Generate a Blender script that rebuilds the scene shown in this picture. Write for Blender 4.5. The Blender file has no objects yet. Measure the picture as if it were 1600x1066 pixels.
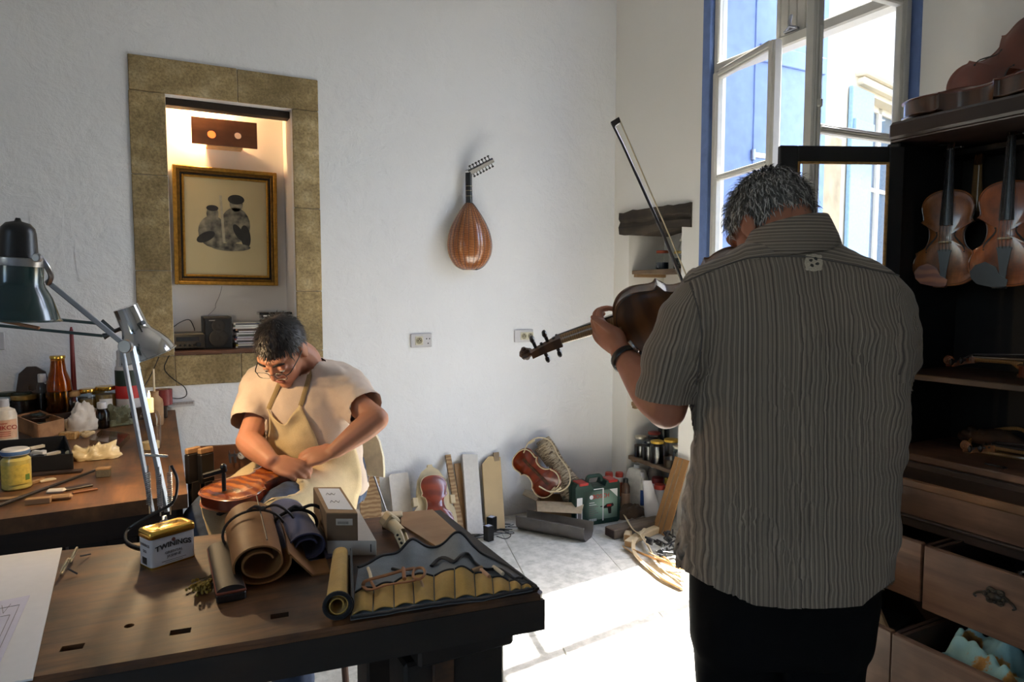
import bpy, bmesh, math, random
import numpy as np
from mathutils import Vector, Matrix, bvhtree, noise
rnd = random.Random(7)
SC = bpy.context.scene
COL = SC.collection
# ------------------------------------------------------------------ camera, light, exposure
H = 1.42; FPX = 1066.67; YAW = math.radians(27.5); PIT = math.radians(4.18)
cam = bpy.data.cameras.new('camera'); cam.lens = 24; cam.sensor_width = 36; cam.clip_start = .05
camo = bpy.data.objects.new('camera', cam); COL.objects.link(camo)
camo.location = (0, 0, H); camo.rotation_euler = (math.pi/2 - PIT, 0, -YAW)
SC.camera = camo
SC.view_settings.view_transform = 'Standard'; SC.view_settings.look = 'None'
SC.view_settings.exposure = 0.95; SC.view_settings.gamma = 1.0; SC.view_settings.use_curve_mapping = False
SC.cycles.use_denoising = True
SC.cycles.diffuse_bounces = 8; SC.cycles.max_bounces = 16; SC.cycles.transparent_max_bounces = 24
SC.cycles.sample_clamp_indirect = 6; SC.cycles.caustics_reflective = False; SC.cycles.caustics_refractive = False
W = bpy.data.worlds.new('sky'); SC.world = W; W.use_nodes = True
wn = W.node_tree.nodes; wl = W.node_tree.links
sky = wn.new('ShaderNodeTexSky'); sky.sky_type = 'NISHITA'; sky.sun_disc = False
sky.sun_elevation = math.radians(58); sky.sun_rotation = math.radians(83); sky.air_density = 1.2; sky.dust_density = 2.5
wn['Background'].inputs['Strength'].default_value = 0.75
wl.new(sky.outputs[0], wn['Background'].inputs[0])
sun = bpy.data.lights.new('sun', 'SUN'); sun.energy = 22; sun.angle = math.radians(.6); sun.color = (1, .95, .86)
suno = bpy.data.objects.new('sun', sun); COL.objects.link(suno)
SUND = Vector((-1, -.12, -1.52)).normalized()          # the way sunlight travels
suno.rotation_euler = SUND.to_track_quat('-Z', 'Y').to_euler()
for nm, loc, rot, sx, sy in (('window_portal', (2.95, 2.36, 1.7), (0, math.pi/2, 0), 3.4, 1.15), ('window_portal', (-3.6, -1.2, 2.05), (0, -math.pi/2, 0), 2.3, 1.4)):
    pa = bpy.data.lights.new(nm, 'AREA'); pa.shape = 'RECTANGLE'; pa.size = sx; pa.size_y = sy; pa.cycles.is_portal = True
    po = bpy.data.objects.new(nm, pa); COL.objects.link(po); po.location = loc; po.rotation_euler = rot
# ------------------------------------------------------------------ photograph pixels -> points of the room
Fh = Vector((math.sin(YAW), math.cos(YAW), 0)); RV = Vector((math.cos(YAW), -math.sin(YAW), 0)); ZV = Vector((0, 0, 1))
FV = Fh*math.cos(PIT) - ZV*math.sin(PIT); UV = ZV*math.cos(PIT) + Fh*math.sin(PIT)
CV = Vector((0, 0, H))
def ray(x, y): return FV + RV*((x-800)/FPX) - UV*((y-533)/FPX)
def PZ(x, y, z): d = ray(x, y); return CV + d*((z-H)/d.z)
def PX(x, y, v): d = ray(x, y); return CV + d*(v/d.x)
def PY(x, y, v): d = ray(x, y); return CV + d*(v/d.y)
def PT(x, y, t): return CV + ray(x, y)*t
def V(*a): return Vector(a)
# ------------------------------------------------------------------ geometry helpers
def frame(o, x, z):
    """matrix with local x along x and local z near z"""
    x = Vector(x).normalized(); z = Vector(z); y = z.cross(x).normalized(); z = x.cross(y)
    return Matrix(((x.x, y.x, z.x, o[0]), (x.y, y.y, z.y, o[1]), (x.z, y.z, z.z, o[2]), (0, 0, 0, 1)))
def frame_yz(o, y, z):
    y = Vector(y).normalized(); x = y.cross(Vector(z)).normalized(); z = x.cross(y)
    return Matrix(((x.x, y.x, z.x, o[0]), (x.y, y.y, z.y, o[1]), (x.z, y.z, z.z, o[2]), (0, 0, 0, 1)))
def TR(x=0, y=0, z=0): return Matrix.Translation((x, y, z))
def RZ(a): return Matrix.Rotation(a, 4, 'Z')
def RX(a): return Matrix.Rotation(a, 4, 'X')
def RY(a): return Matrix.Rotation(a, 4, 'Y')
def spline(pts, n=6, closed=False):
    P = [Vector(p) for p in pts]; out = []
    m = len(P) if closed else len(P)-1
    for i in range(m):
        p1 = P[i]; p2 = P[(i+1) % len(P)]
        p0 = P[i-1] if (i > 0 or closed) else p1*2-p2
        p3 = P[(i+2) % len(P)] if (i+2 < len(P) or closed) else p2*2-p1
        for k in range(n):
            t = k/n
            out.append(.5*((2*p1)+(p2-p0)*t+(2*p0-5*p1+4*p2-p3)*t*t+(3*p1-p0-3*p2+p3)*t**3))
    if not closed: out.append(P[-1])
    return out
def lerps(vals, n=6):
    out = []
    for i in range(len(vals)-1):
        for k in range(n): out.append(vals[i]+(vals[i+1]-vals[i])*k/n)
    return out+[vals[-1]]
class G:
    def __init__(s): s.v = []; s.f = []
    def add(s, vs, fs, m=None):
        b = len(s.v)
        s.v += [(m @ Vector(p)) if m is not None else Vector(p) for p in vs]
        s.f += [tuple(b+i for i in f) for f in fs]
        return s
    def box(s, sx, sy, sz, c=(0, 0, 0), m=None, b=0.0):
        x, y, z = sx/2, sy/2, sz/2; b = min(b, x*.9, y*.9, z*.9)
        cx, cy, cz = c
        if b <= 0:
            vs = [(cx+i*x, cy+j*y, cz+k*z) for i in (-1, 1) for j in (-1, 1) for k in (-1, 1)]
            fs = [(0, 1, 3, 2), (4, 6, 7, 5), (0, 4, 5, 1), (2, 3, 7, 6), (0, 2, 6, 4), (1, 5, 7, 3)]
            return s.add(vs, fs, m)
        vs = []; idx = {}
        for i in (-1, 1):
            for j in (-1, 1):
                for k in (-1, 1):
                    for a in range(3):
                        p = [i*(x-b), j*(y-b), k*(z-b)]
                        p[a] = (i*x, j*y, k*z)[a]
                        idx[(i, j, k, a)] = len(vs); vs.append((cx+p[0], cy+p[1], cz+p[2]))
        fs = []
        for a in range(3):
            o = [q for q in range(3) if q != a]
            for sg in (-1, 1):
                q = []
                for (u, w) in ((-1, -1), (1, -1), (1, 1), (-1, 1)):
                    t = [0, 0, 0]; t[a] = sg; t[o[0]] = u; t[o[1]] = w; q.append(idx[(*t, a)])
                fs.append(q)
                # edges handled below
        for a in range(3):
            o = [q for q in range(3) if q != a]
            for u in (-1, 1):
                for w in (-1, 1):
                    q = []
                    for sg, ax in ((-1, o[0]), (1, o[0]), (1, o[1]), (-1, o[1])):
                        t = [0, 0, 0]; t[a] = sg; t[o[0]] = u; t[o[1]] = w; q.append(idx[(*t, ax)])
                    fs.append(q)
        for i in (-1, 1):
            for j in (-1, 1):
                for k in (-1, 1): fs.append([idx[(i, j, k, a)] for a in range(3)])
        return s.add(vs, fs, m)
    def bx(s, x0, x1, y0, y1, z0, z1, b=0.0, m=None):
        return s.box(abs(x1-x0), abs(y1-y0), abs(z1-z0), ((x0+x1)/2, (y0+y1)/2, (z0+z1)/2), m, b)
    def lathe(s, prof, n=20, m=None, cap=True, sy=1.0):
        vs = []; fs = []
        for r, z in prof:
            for i in range(n):
                a = 2*math.pi*i/n; vs.append((r*math.cos(a), r*sy*math.sin(a), z))
        for k in range(len(prof)-1):
            for i in range(n):
                j = (i+1) % n; fs.append((k*n+i, k*n+j, (k+1)*n+j, (k+1)*n+i))
        if cap:
            fs.append(tuple(reversed(range(n)))); fs.append(tuple((len(prof)-1)*n+i for i in range(n)))
        return s.add(vs, fs, m)
    def cyl(s, r, h, m=None, n=16, r2=None, z0=0, b=0):
        r2 = r if r2 is None else r2
        if b: return s.lathe([(r-b, z0), (r, z0+b), (r2, z0+h-b), (r2-b, z0+h)], n, m)
        return s.lathe([(r, z0), (r2, z0+h)], n, m)
    def tube(s, pts, rad, n=8, cap=True, flat=1.0, m=None, up=None):
        P = [Vector(p) for p in pts]; R = rad if isinstance(rad, (list, tuple)) else [rad]*len(P)
        if len(R) != len(P): R = [R[min(len(R)-1, int(i*len(R)/len(P)))] for i in range(len(P))]
        vs = []; fs = []; nrm = None
        for i, p in enumerate(P):
            t = (P[min(i+1, len(P)-1)]-P[max(i-1, 0)])
            t = t.normalized() if t.length > 1e-9 else Vector((0, 0, 1))
            if nrm is None:
                a = Vector(up) if up is not None else (Vector((0, 0, 1)) if abs(t.z) < .9 else Vector((1, 0, 0)))
                nrm = (a-t*a.dot(t)).normalized()
            else:
                nrm = (nrm-t*nrm.dot(t)); nrm = nrm.normalized() if nrm.length > 1e-6 else t.orthogonal().normalized()
            bi = t.cross(nrm)
            for k in range(n):
                a = 2*math.pi*k/n
                vs.append(p+nrm*(R[i]*flat*math.cos(a))+bi*(R[i]*math.sin(a)))
        for i in range(len(P)-1):
            for k in range(n):
                j = (k+1) % n; fs.append((i*n+k, i*n+j, (i+1)*n+j, (i+1)*n+k))
        if cap:
            fs.append(tuple(reversed(range(n)))); fs.append(tuple((len(P)-1)*n+k for k in range(n)))
        return s.add(vs, fs, m)
    def limb(s, pts, rad, n=14, sub=5):
        """closed tapered limb with round ends"""
        P = spline(pts, sub); R = [max(.002, v) for v in [x[0] for x in spline([(r, 0, 0) for r in rad], sub)]]
        t0 = (P[1]-P[0]).normalized(); t1 = (P[-1]-P[-2]).normalized()
        pre = [P[0]-t0*R[0]*c for c in (.95, .7, .35)]; pr = [R[0]*c for c in (.3, .7, .94)]
        post = [P[-1]+t1*R[-1]*c for c in (.35, .7, .95)]; por = [R[-1]*c for c in (.94, .7, .3)]
        return s.tube(pre+P+post, pr+R+por, n)
    def ell(s, rx, ry, rz, c=(0, 0, 0), m=None, n=16, k=10):
        vs = []; fs = []
        for j in range(1, k):
            b = math.pi*j/k
            for i in range(n):
                a = 2*math.pi*i/n; vs.append((c[0]+rx*math.sin(b)*math.cos(a), c[1]+ry*math.sin(b)*math.sin(a), c[2]-rz*math.cos(b)))
        t = len(vs); vs += [(c[0], c[1], c[2]-rz), (c[0], c[1], c[2]+rz)]
        for j in range(k-2):
            for i in range(n): q = (i+1) % n; fs.append((j*n+i, j*n+q, (j+1)*n+q, (j+1)*n+i))
        for i in range(n):
            q = (i+1) % n; fs.append((t, q, i)); fs.append((t+1, (k-2)*n+i, (k-2)*n+q))
        return s.add(vs, fs, m)
    def prism(s, out, z0, z1, m=None, b=0.0):
        n = len(out); out = [tuple(p) for p in out]
        ar = sum(out[i][0]*out[(i+1) % n][1]-out[(i+1) % n][0]*out[i][1] for i in range(n))
        if ar < 0: out = out[::-1]
        vs = [(p[0], p[1], z0) for p in out]+[(p[0], p[1], z1) for p in out]
        fs = [tuple(reversed(range(n))), tuple(range(n, 2*n))]+[(i, (i+1) % n, n+(i+1) % n, n+i) for i in range(n)]
        return s.add(vs, fs, m)
    def grid(s, P, m=None, thick=0.0, closed=False):
        """P[i][j] points; with thick a second layer is added under it"""
        nu = len(P); nv = len(P[0])
        if thick:
            N = []
            for i in range(nu):
                row = []
                for j in range(nv):
                    a = Vector(P[min(i+1, nu-1)][j])-Vector(P[max(i-1, 0)][j]); b = Vector(P[i][min(j+1, nv-1)])-Vector(P[i][max(j-1, 0)])
                    c = a.cross(b); row.append(c.normalized() if c.length > 1e-12 else Vector((0, 0, 1)))
                N.append(row)
        vs = [Vector(P[i][j]) for i in range(nu) for j in range(nv)]
        fs = [(i*nv+j, (i+1)*nv+j, (i+1)*nv+j+1, i*nv+j+1) for i in range(nu-1) for j in range(nv-1)]
        if closed: fs += [((nu-1)*nv+j, j, j+1, (nu-1)*nv+j+1) for j in range(nv-1)]
        if thick:
            k = len(vs)
            vs += [Vector(P[i][j])-N[i][j]*thick for i in range(nu) for j in range(nv)]
            fs += [tuple(k+q for q in reversed(f)) for f in fs]
            for i in range(nu-1):
                for j in (0, nv-1):
                    a, b = i*nv+j, (i+1)*nv+j; fs.append((a, b, k+b, k+a) if j == nv-1 else (b, a, k+a, k+b))
            if not closed:
                for j in range(nv-1):
                    for i in (0, nu-1):
                        a, b = i*nv+j, i*nv+j+1; fs.append((b, a, k+a, k+b) if i == nu-1 else (a, b, k+b, k+a))
        return s.add(vs, fs, m)
    def quadslab(s, c, th):
        """four corners (counter-clockwise from above) extruded down by th (or along a vector)"""
        d = Vector(th) if not isinstance(th, (int, float)) else Vector((0, 0, -th))
        c = [Vector(p) for p in c]
        return s.add(c+[p+d for p in c], [(0, 1, 2, 3), (7, 6, 5, 4), (0, 4, 5, 1), (1, 5, 6, 2), (2, 6, 7, 3), (3, 7, 4, 0)])
    def mesh(s, name='m'):
        me = bpy.data.meshes.new(name); me.from_pydata([tuple(p) for p in s.v], [], s.f); me.update(); return me
def fixn(me):
    bm = bmesh.new(); bm.from_mesh(me); bmesh.ops.recalc_face_normals(bm, faces=bm.faces); bm.to_mesh(me); bm.free()
PM = {}
def link(name, me, mat, parent=None, smooth=None, world=False):
    if mat is not None and not me.materials:
        me.materials.append(mat)
    if smooth is not None:
        me.polygons.foreach_set('use_smooth', [True]*len(me.polygons))
        if smooth < 180: me.set_sharp_from_angle(angle=math.radians(smooth))
    o = bpy.data.objects.new(name, me); COL.objects.link(o)
    if parent is not None:
        o.parent = parent
        if world: o.matrix_parent_inverse = pmat(parent).inverted()
    return o
def pmat(p):
    m = p.matrix_basis.copy()
    if p.parent is not None: m = pmat(p.parent) @ p.matrix_parent_inverse @ m
    return m
def obj(name, g, mat, parent=None, smooth=35, world=False, m=None):
    me = g.mesh(name) if isinstance(g, G) else g
    fixn(me)
    o = link(name, me, mat, parent, smooth, world)
    if m is not None: o.matrix_basis = m
    return o
def tag(o, label=None, cat=None, group=None, kind=None):
    if label: o['label'] = label
    if cat: o['category'] = cat
    if group: o['group'] = group
    if kind: o['kind'] = kind
    return o
def thing(name, label, cat, m=None, group=None, kind=None):
    o = bpy.data.objects.new(name, None); COL.objects.link(o); o.empty_display_size = .05
    if m is not None: o.matrix_basis = m if isinstance(m, Matrix) else Matrix.Translation(m)
    return tag(o, label, cat, group, kind)
def struct(name, g, mat, parent=None, smooth=35, **k):
    o = obj(name, g, mat, parent, smooth, **k)
    if parent is None: o['kind'] = 'structure'
    return o
def evalmesh(o):
    dg = bpy.context.evaluated_depsgraph_get(); ev = o.evaluated_get(dg)
    me = bpy.data.meshes.new_from_object(ev); return me
def meld(g, voxel=.005, smooth=6, fac=.5):
    """union of overlapping closed lofts as one continuous skin"""
    me = g.mesh('t'); fixn(me)
    o = bpy.data.objects.new('t', me); COL.objects.link(o)
    r = o.modifiers.new('r', 'REMESH'); r.mode = 'VOXEL'; r.voxel_size = voxel; r.use_smooth_shade = True
    if smooth:
        s = o.modifiers.new('s', 'SMOOTH'); s.iterations = smooth; s.factor = fac
    bpy.context.view_layer.update()
    out = evalmesh(o); bpy.data.objects.remove(o); return out
def cut(me, cutters):
    """real holes: boolean difference"""
    o = bpy.data.objects.new('t', me); COL.objects.link(o); tmp = []
    for g in cutters:
        cm = g.mesh('c'); fixn(cm)
        c = bpy.data.objects.new('c', cm); COL.objects.link(c); tmp.append(c)
        b = o.modifiers.new('b', 'BOOLEAN'); b.object = c; b.operation = 'DIFFERENCE'; b.solver = 'EXACT'
    bpy.context.view_layer.update()
    out = evalmesh(o)
    for c in tmp+[o]: bpy.data.objects.remove(c)
    return out
def copy_thing(o, m=None, label=None):
    c = o.copy(); COL.objects.link(c)
    if m is not None: c.matrix_basis = m
    if label: c['label'] = label
    for ch in [q for q in COL.objects if q.parent == o]:
        d = ch.copy(); COL.objects.link(d); d.parent = c
        for gg in [q for q in COL.objects if q.parent == ch]:
            e = gg.copy(); COL.objects.link(e); e.parent = d
    return c
def text(name, s, size, mat, parent, m, shear=0, th=.0004, bold=0, world=False, sx=1, curve=0):
    cu = bpy.data.curves.new('t', 'FONT'); cu.body = s; cu.size = size; cu.align_x = 'CENTER'; cu.align_y = 'CENTER'
    cu.extrude = th; cu.shear = shear; cu.offset = bold; cu.resolution_u = 3
    o = bpy.data.objects.new('t', cu); COL.objects.link(o); bpy.context.view_layer.update()
    me = evalmesh(o); bpy.data.objects.remove(o)
    for v in me.vertices:
        v.co.x *= sx
        if curve: v.co.y -= curve*v.co.x**2
    o = link(name, me, mat, parent, None, world); o.matrix_basis = m
    return o
# ------------------------------------------------------------------ materials
class NT:
    def __init__(s, name):
        s.m = bpy.data.materials.new(name); s.m.use_nodes = True
        s.n = s.m.node_tree.nodes; s.l = s.m.node_tree.links; s.b = s.n['Principled BSDF']
    def node(s, t, **k):
        n = s.n.new('ShaderNode'+t)
        for a, v in k.items(): setattr(n, a, v)
        return n
    def link(s, a, b): s.l.new(a, b)
    def coords(s, scale=(1, 1, 1), rot=(0, 0, 0), kind='Object'):
        tc = s.node('TexCoord'); mp = s.node('Mapping'); s.link(tc.outputs[kind], mp.inputs['Vector'])
        mp.inputs['Scale'].default_value = scale; mp.inputs['Rotation'].default_value = rot
        return mp.outputs['Vector']
    def noise(s, vec, scale=5, detail=4, rough=.55, dist=0):
        n = s.node('TexNoise'); n.inputs['Scale'].default_value = scale; n.inputs['Detail'].default_value = detail
        n.inputs['Roughness'].default_value = rough; n.inputs['Distortion'].default_value = dist
        if vec is not None: s.link(vec, n.inputs['Vector'])
        return n.outputs['Fac']
    def ramp(s, fac, stops):
        r = s.node('ValToRGB'); e = r.color_ramp.elements
        while len(e) < len(stops): e.new(.5)
        for q, (p, c) in zip(e, stops): q.position = p; q.color = (*c, 1) if len(c) == 3 else c
        s.link(fac, r.inputs['Fac']); return r.outputs['Color']
    def mix(s, fac, a, b, mode='MIX'):
        n = s.node('Mix'); n.data_type = 'RGBA'; n.blend_type = mode
        for sock, v in ((n.inputs['Factor'], fac), (n.inputs[6], a), (n.inputs[7], b)):
            if isinstance(v, (int, float)): sock.default_value = v
            elif isinstance(v, tuple): sock.default_value = (*v, 1)
            else: s.link(v, sock)
        return n.outputs[2]
    def bump(s, h, strength=.3, dist=.002, prev=None):
        b = s.node('Bump'); b.inputs['Strength'].default_value = strength; b.inputs['Distance'].default_value = dist
        s.link(h, b.inputs['Height'])
        if prev is not None: s.link(prev, b.inputs['Normal'])
        s.link(b.outputs['Normal'], s.b.inputs['Normal']); return b.outputs['Normal']
    def base(s, c):
        if isinstance(c, tuple): s.b.inputs['Base Color'].default_value = (*c, 1)
        else: s.link(c, s.b.inputs['Base Color'])
    def set(s, rough=.6, metal=0, coat=0, spec=None):
        s.b.inputs['Roughness'].default_value = rough; s.b.inputs['Metallic'].default_value = metal
        s.b.inputs['Coat Weight'].default_value = coat; s.b.inputs['Coat Roughness'].default_value = .12
        if spec is not None: s.b.inputs['Specular IOR Level'].default_value = spec
        return s.m
def C(r, g, b):
    f = lambda u: (u/255/12.92) if u/255 <= .04045 else ((u/255+.055)/1.055)**2.4
    return (f(r), f(g), f(b))
def plain(name, c, rough=.6, metal=0, coat=0, var=.12, scale=40, bump=.1, spec=None):
    t = NT(name); v = t.coords(); n = t.noise(v, scale, 3)
    d = tuple(x*(1-var) for x in c); e = tuple(min(1, x*(1+var)) for x in c)
    t.base(t.ramp(n, [(.3, d), (.7, e)]))
    if bump: t.bump(n, bump, .001)
    return t.set(rough, metal, coat, spec)
def wood(name, c1, c2, rough=.5, scale=30, axis=0, coat=0, bump=.25, stretch=12, c3=None, blot=3):
    t = NT(name); sc = [1, 1, 1]; sc[axis] = 1/stretch
    v = t.coords(tuple(sc)); n = t.noise(v, scale, 6, .6, .4)
    col = t.ramp(n, [(.3, c1), (.68, c2)])
    v2 = t.coords(); n2 = t.noise(v2, blot, 4, .6)
    k = t.node('MapRange'); k.inputs[1].default_value = .4; k.inputs[2].default_value = .68; t.link(n2, k.inputs[0])
    col = t.mix(k.outputs[0], col, c3 if c3 else tuple(x*.6 for x in c1))
    t.base(col); t.bump(n, bump, .002)
    return t.set(rough, 0, coat)
def flame(name, c1, c2, freq=70, axis='Y', rough=.3, coat=.6, edge=None):
    """figured maple: bands across the grain under varnish"""
    t = NT(name); v = t.coords(); w = t.node('TexWave'); w.wave_type = 'BANDS'; w.bands_direction = axis
    w.inputs['Scale'].default_value = freq; w.inputs['Distortion'].default_value = 5; w.inputs['Detail'].default_value = 2; w.inputs['Detail Scale'].default_value = 1.2
    t.link(v, w.inputs['Vector'])
    n = t.noise(v, 9, 4); col = t.ramp(w.outputs['Fac'], [(.15, c1), (.85, c2)])
    col = t.mix(n, col, tuple(x*.7 for x in c1)); t.base(col)
    return t.set(rough, 0, coat)
def glass(name, tint=(1, 1, 1), rough=.02, refl=1.0):
    t = NT(name); t.n.remove(t.b)
    tr = t.node('BsdfTransparent'); tr.inputs[0].default_value = (*tint, 1)
    gl = t.node('BsdfGlossy'); gl.inputs['Roughness'].default_value = rough
    fr = t.node('Fresnel'); fr.inputs[0].default_value = 1.45
    mu = t.node('Math', operation='MULTIPLY'); mu.inputs[1].default_value = refl; t.link(fr.outputs[0], mu.inputs[0])
    ge = t.node('NewGeometry'); iv = t.node('Math', operation='SUBTRACT'); iv.inputs[0].default_value = 1; t.link(ge.outputs['Backfacing'], iv.inputs[1])
    m2 = t.node('Math', operation='MULTIPLY'); t.link(mu.outputs[0], m2.inputs[0]); t.link(iv.outputs[0], m2.inputs[1]); mu = m2
    mx = t.node('MixShader'); t.link(mu.outputs[0], mx.inputs[0]); t.link(tr.outputs[0], mx.inputs[1]); t.link(gl.outputs[0], mx.inputs[2])
    t.link(mx.outputs[0], t.n['Material Output'].inputs['Surface']); return t.m
def emit(name, c, s):
    t = NT(name); t.b.inputs['Emission Color'].default_value = (*c, 1); t.b.inputs['Emission Strength'].default_value = s; t.base(c); return t.m
def cloth(name, c, rough=.9, var=.15, wscale=900, scale=12):
    t = NT(name); v = t.coords(); n = t.noise(v, scale, 5, .6); w = t.noise(v, wscale, 1)
    col = t.ramp(n, [(.3, tuple(x*(1-var) for x in c)), (.7, tuple(min(1, x*(1+var)) for x in c))])
    col = t.mix(.15, col, t.ramp(w, [(.35, (.0, .0, .0)), (.65, (1, 1, 1))]), 'SOFT_LIGHT'); t.base(col)
    p = t.bump(n, .25, .006); t.bump(w, .25, .0008, p)
    t.b.inputs['Sheen Weight'].default_value = .15
    return t.set(rough)
def plaster(name, c, big=.5, scale=7):
    t = NT(name); v = t.coords(); a = t.noise(v, scale, 6, .62, .3); b = t.noise(t.coords((1, 1, 1.5)), 38, 5, .62); q = t.noise(v, .9, 3)
    t.base(t.ramp(q, [(.3, tuple(x*.93 for x in c)), (.7, c)]))
    p = t.bump(a, big, .02); t.bump(b, big*.7, .004, p)
    return t.set(.95, spec=.15)
def stone(name, c1, c2, c3, scale=9, bump=.6):
    t = NT(name); v = t.coords(); a = t.noise(v, scale, 8, .68); b = t.noise(v, scale*9, 4, .7); q = t.noise(v, 2.2, 4, .6)
    col = t.ramp(a, [(.32, c1), (.5, c2), (.68, c3)])
    col = t.mix(t.ramp(q, [(.4, (0, 0, 0)), (.62, (1, 1, 1))]), col, c1)
    col = t.mix(.3, col, t.ramp(b, [(.35, (.1, .08, .05)), (.6, (.9, .85, .75))]), 'OVERLAY'); t.base(col)
    p = t.bump(a, bump*.6, .012); t.bump(b, bump, .004, p)
    return t.set(.92, spec=.2)
M = {}
M['plaster'] = plaster('white_limewash', (.82, .825, .84), .62)
M['plaster_right'] = plaster('smooth_limewash', (.84, .81, .75), .14)
M['niche'] = plaster('niche_paint', (.78, .75, .72), .10)
M['stone'] = stone('yellow_limestone', C(128, 112, 82), C(172, 152, 114), C(198, 182, 148))
M['tile'] = stone('pale_flagstone', C(192, 194, 190), C(205, 205, 200), C(214, 213, 206), 1.6, .06)
M['blue'] = plain('blue_paint', C(104, 128, 180), .55, scale=15)
M['whitewood'] = plain('white_window_paint', C(196, 193, 184), .45, var=.04, scale=25, bump=.02)
M['pane'] = glass('window_glass', (.97, .98, 1))
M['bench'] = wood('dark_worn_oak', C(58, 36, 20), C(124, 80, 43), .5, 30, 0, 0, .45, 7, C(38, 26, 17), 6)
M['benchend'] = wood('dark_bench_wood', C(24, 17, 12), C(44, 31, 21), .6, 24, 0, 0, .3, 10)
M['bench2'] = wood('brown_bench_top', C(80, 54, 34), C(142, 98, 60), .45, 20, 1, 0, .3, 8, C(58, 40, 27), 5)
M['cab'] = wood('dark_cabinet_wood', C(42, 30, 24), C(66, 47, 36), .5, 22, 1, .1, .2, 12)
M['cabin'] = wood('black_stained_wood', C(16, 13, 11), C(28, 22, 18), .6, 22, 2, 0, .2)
M['drawer'] = wood('cabinet_oak', C(98, 68, 50), C(148, 110, 84), .45, 24, 1, .1, .3, 12, C(80, 57, 43))
M['edgewood'] = wood('worn_board_edge', C(104, 68, 38), C(150, 104, 62), .5, 40, 1)
M['black'] = plain('black_plastic', C(16, 16, 17), .35, var=.1)
M['matteblack'] = plain('matt_black', C(14, 13, 13), .7)
M['chrome'] = plain('chrome', C(200, 198, 194), .12, 1, var=.03, bump=0)
M['steel'] = plain('brushed_steel', C(160, 160, 162), .3, 1, var=.06, bump=.02)
M['alu'] = plain('grey_lamp_arm', C(168, 172, 178), .35, .8, var=.04, bump=0)
M['green'] = plain('green_enamel', C(18, 48, 48), .22, 0, .8, var=.08, bump=0)
M['greenarm'] = plain('green_arm', C(54, 74, 74), .35, .3, var=.06, bump=0)
M['gold'] = plain('gilt', C(168, 126, 52), .38, .75, var=.25, scale=60)
M['golddk'] = plain('old_gilt', C(110, 80, 32), .4, .7, var=.3, scale=60)
M['gold_lid'] = plain('gold_lid', C(212, 172, 78), .2, .9, var=.05, bump=0)
M['whitepaint'] = plain('white_tin', C(196, 194, 196), .35, var=.03, bump=0)
M['card'] = plain('cardboard', C(152, 122, 88), .85, var=.08, scale=60)
M['carddk'] = plain('shaded_cardboard', C(120, 92, 66), .85, var=.08, scale=60)
M['paper'] = plain('white_paper', C(226, 224, 222), .8, var=.02, bump=0)
M['lilac'] = plain('tracing_paper', C(214, 210, 222), .8, var=.02, bump=0)
M['ink'] = plain('dark_ink', C(42, 38, 36), .7, bump=0)
M['redink'] = plain('red_ink', C(176, 40, 36), .6, bump=0)
M['greyink'] = plain('grey_ink', C(120, 112, 110), .7, bump=0)
M['skin'] = None
M['jar'] = glass('jar_glass', (.93, .95, .94))
M['plasticclear'] = glass('clear_plastic', (.86, .84, .80), .08)
M['dark_liquid'] = plain('dark_varnish', C(18, 14, 14), .15, 0, .5, bump=0)
M['amber'] = glass('amber_glass', (.75, .42, .08))
M['brownglass'] = glass('brown_glass', (.25, .10, .03))
M['amberliq'] = plain('amber_liquid', C(150, 100, 28), .2, 0, .4, bump=0)
M['maple'] = flame('flamed_maple', C(150, 112, 70), C(206, 172, 122), 13, 'Y', .6, 0)
M['spruce'] = wood('pale_spruce', C(206, 190, 160), C(228, 214, 188), .6, 40, 2, 0, .1, 20, C(210, 194, 164))
M['palewhite'] = wood('white_maple_board', C(206, 200, 190), C(224, 218, 208), .6, 40, 2, 0, .1, 20, C(212, 206, 196))
M['ply'] = wood('light_ply', C(146, 112, 76), C(188, 152, 110), .6, 14, 0, 0, .15, 8, C(130, 98, 66))
M['ebony'] = plain('ebony', C(24, 22, 22), .3, 0, .3, var=.2, bump=.03)
# ================================================================== THE ROOM
WY = 3.775; WX = 2.737; CEIL = 4.1; LX = -3.4; BY = -2.6
def wall_pieces(name, parts, mat):
    g = G()
    for p in parts: g.bx(*p)
    return struct(name, g, mat)
wall_back = wall_pieces('wall_back', [(LX, .073, WY, 4.3, 0, CEIL), (.664, 3.2, WY, 4.3, 0, CEIL), (.073, .664, WY, 4.3, 0, 1.10),
                                      (.073, .664, WY, 4.3, 2.372, CEIL), (.073, .664, 4.075, 4.3, 1.10, 2.372)], M['plaster'])
for q, (a, b, c, d, z0, z1) in enumerate([(.073, .664, 4.068, 4.076, 1.10, 2.372), (.064, .0735, WY+.05, 4.07, 1.10, 2.372), (.6635, .67, WY+.05, 4.07, 1.10, 2.372)]):
    struct('niche_lining', G().bx(a, b, c, d, z0, z1), M['niche'], wall_back)
WIN = (1.765, 2.965, .0, 3.4)          # window opening y0 y1 z0 z1
NI = (3.11, 3.612, 0, 1.80)            # cupboard niche
wall_right = wall_pieces('wall_right', [(WX, 3.1, BY, WIN[0], 0, CEIL), (WX, 3.1, WIN[1], NI[0], 0, CEIL), (WX, 3.1, NI[1], 4.3, 0, CEIL),
                                        (WX, 3.1, WIN[0], WIN[1], WIN[3], CEIL), (WX, 3.1, NI[0], NI[1], NI[3], CEIL), (WX+.29, 3.1, NI[0], NI[1], 0, NI[3])], M['plaster_right'])
W2 = (-1.9, -.5, .9, 3.2)            # unseen window added in the left wall, beside the camera, for fill light
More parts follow.
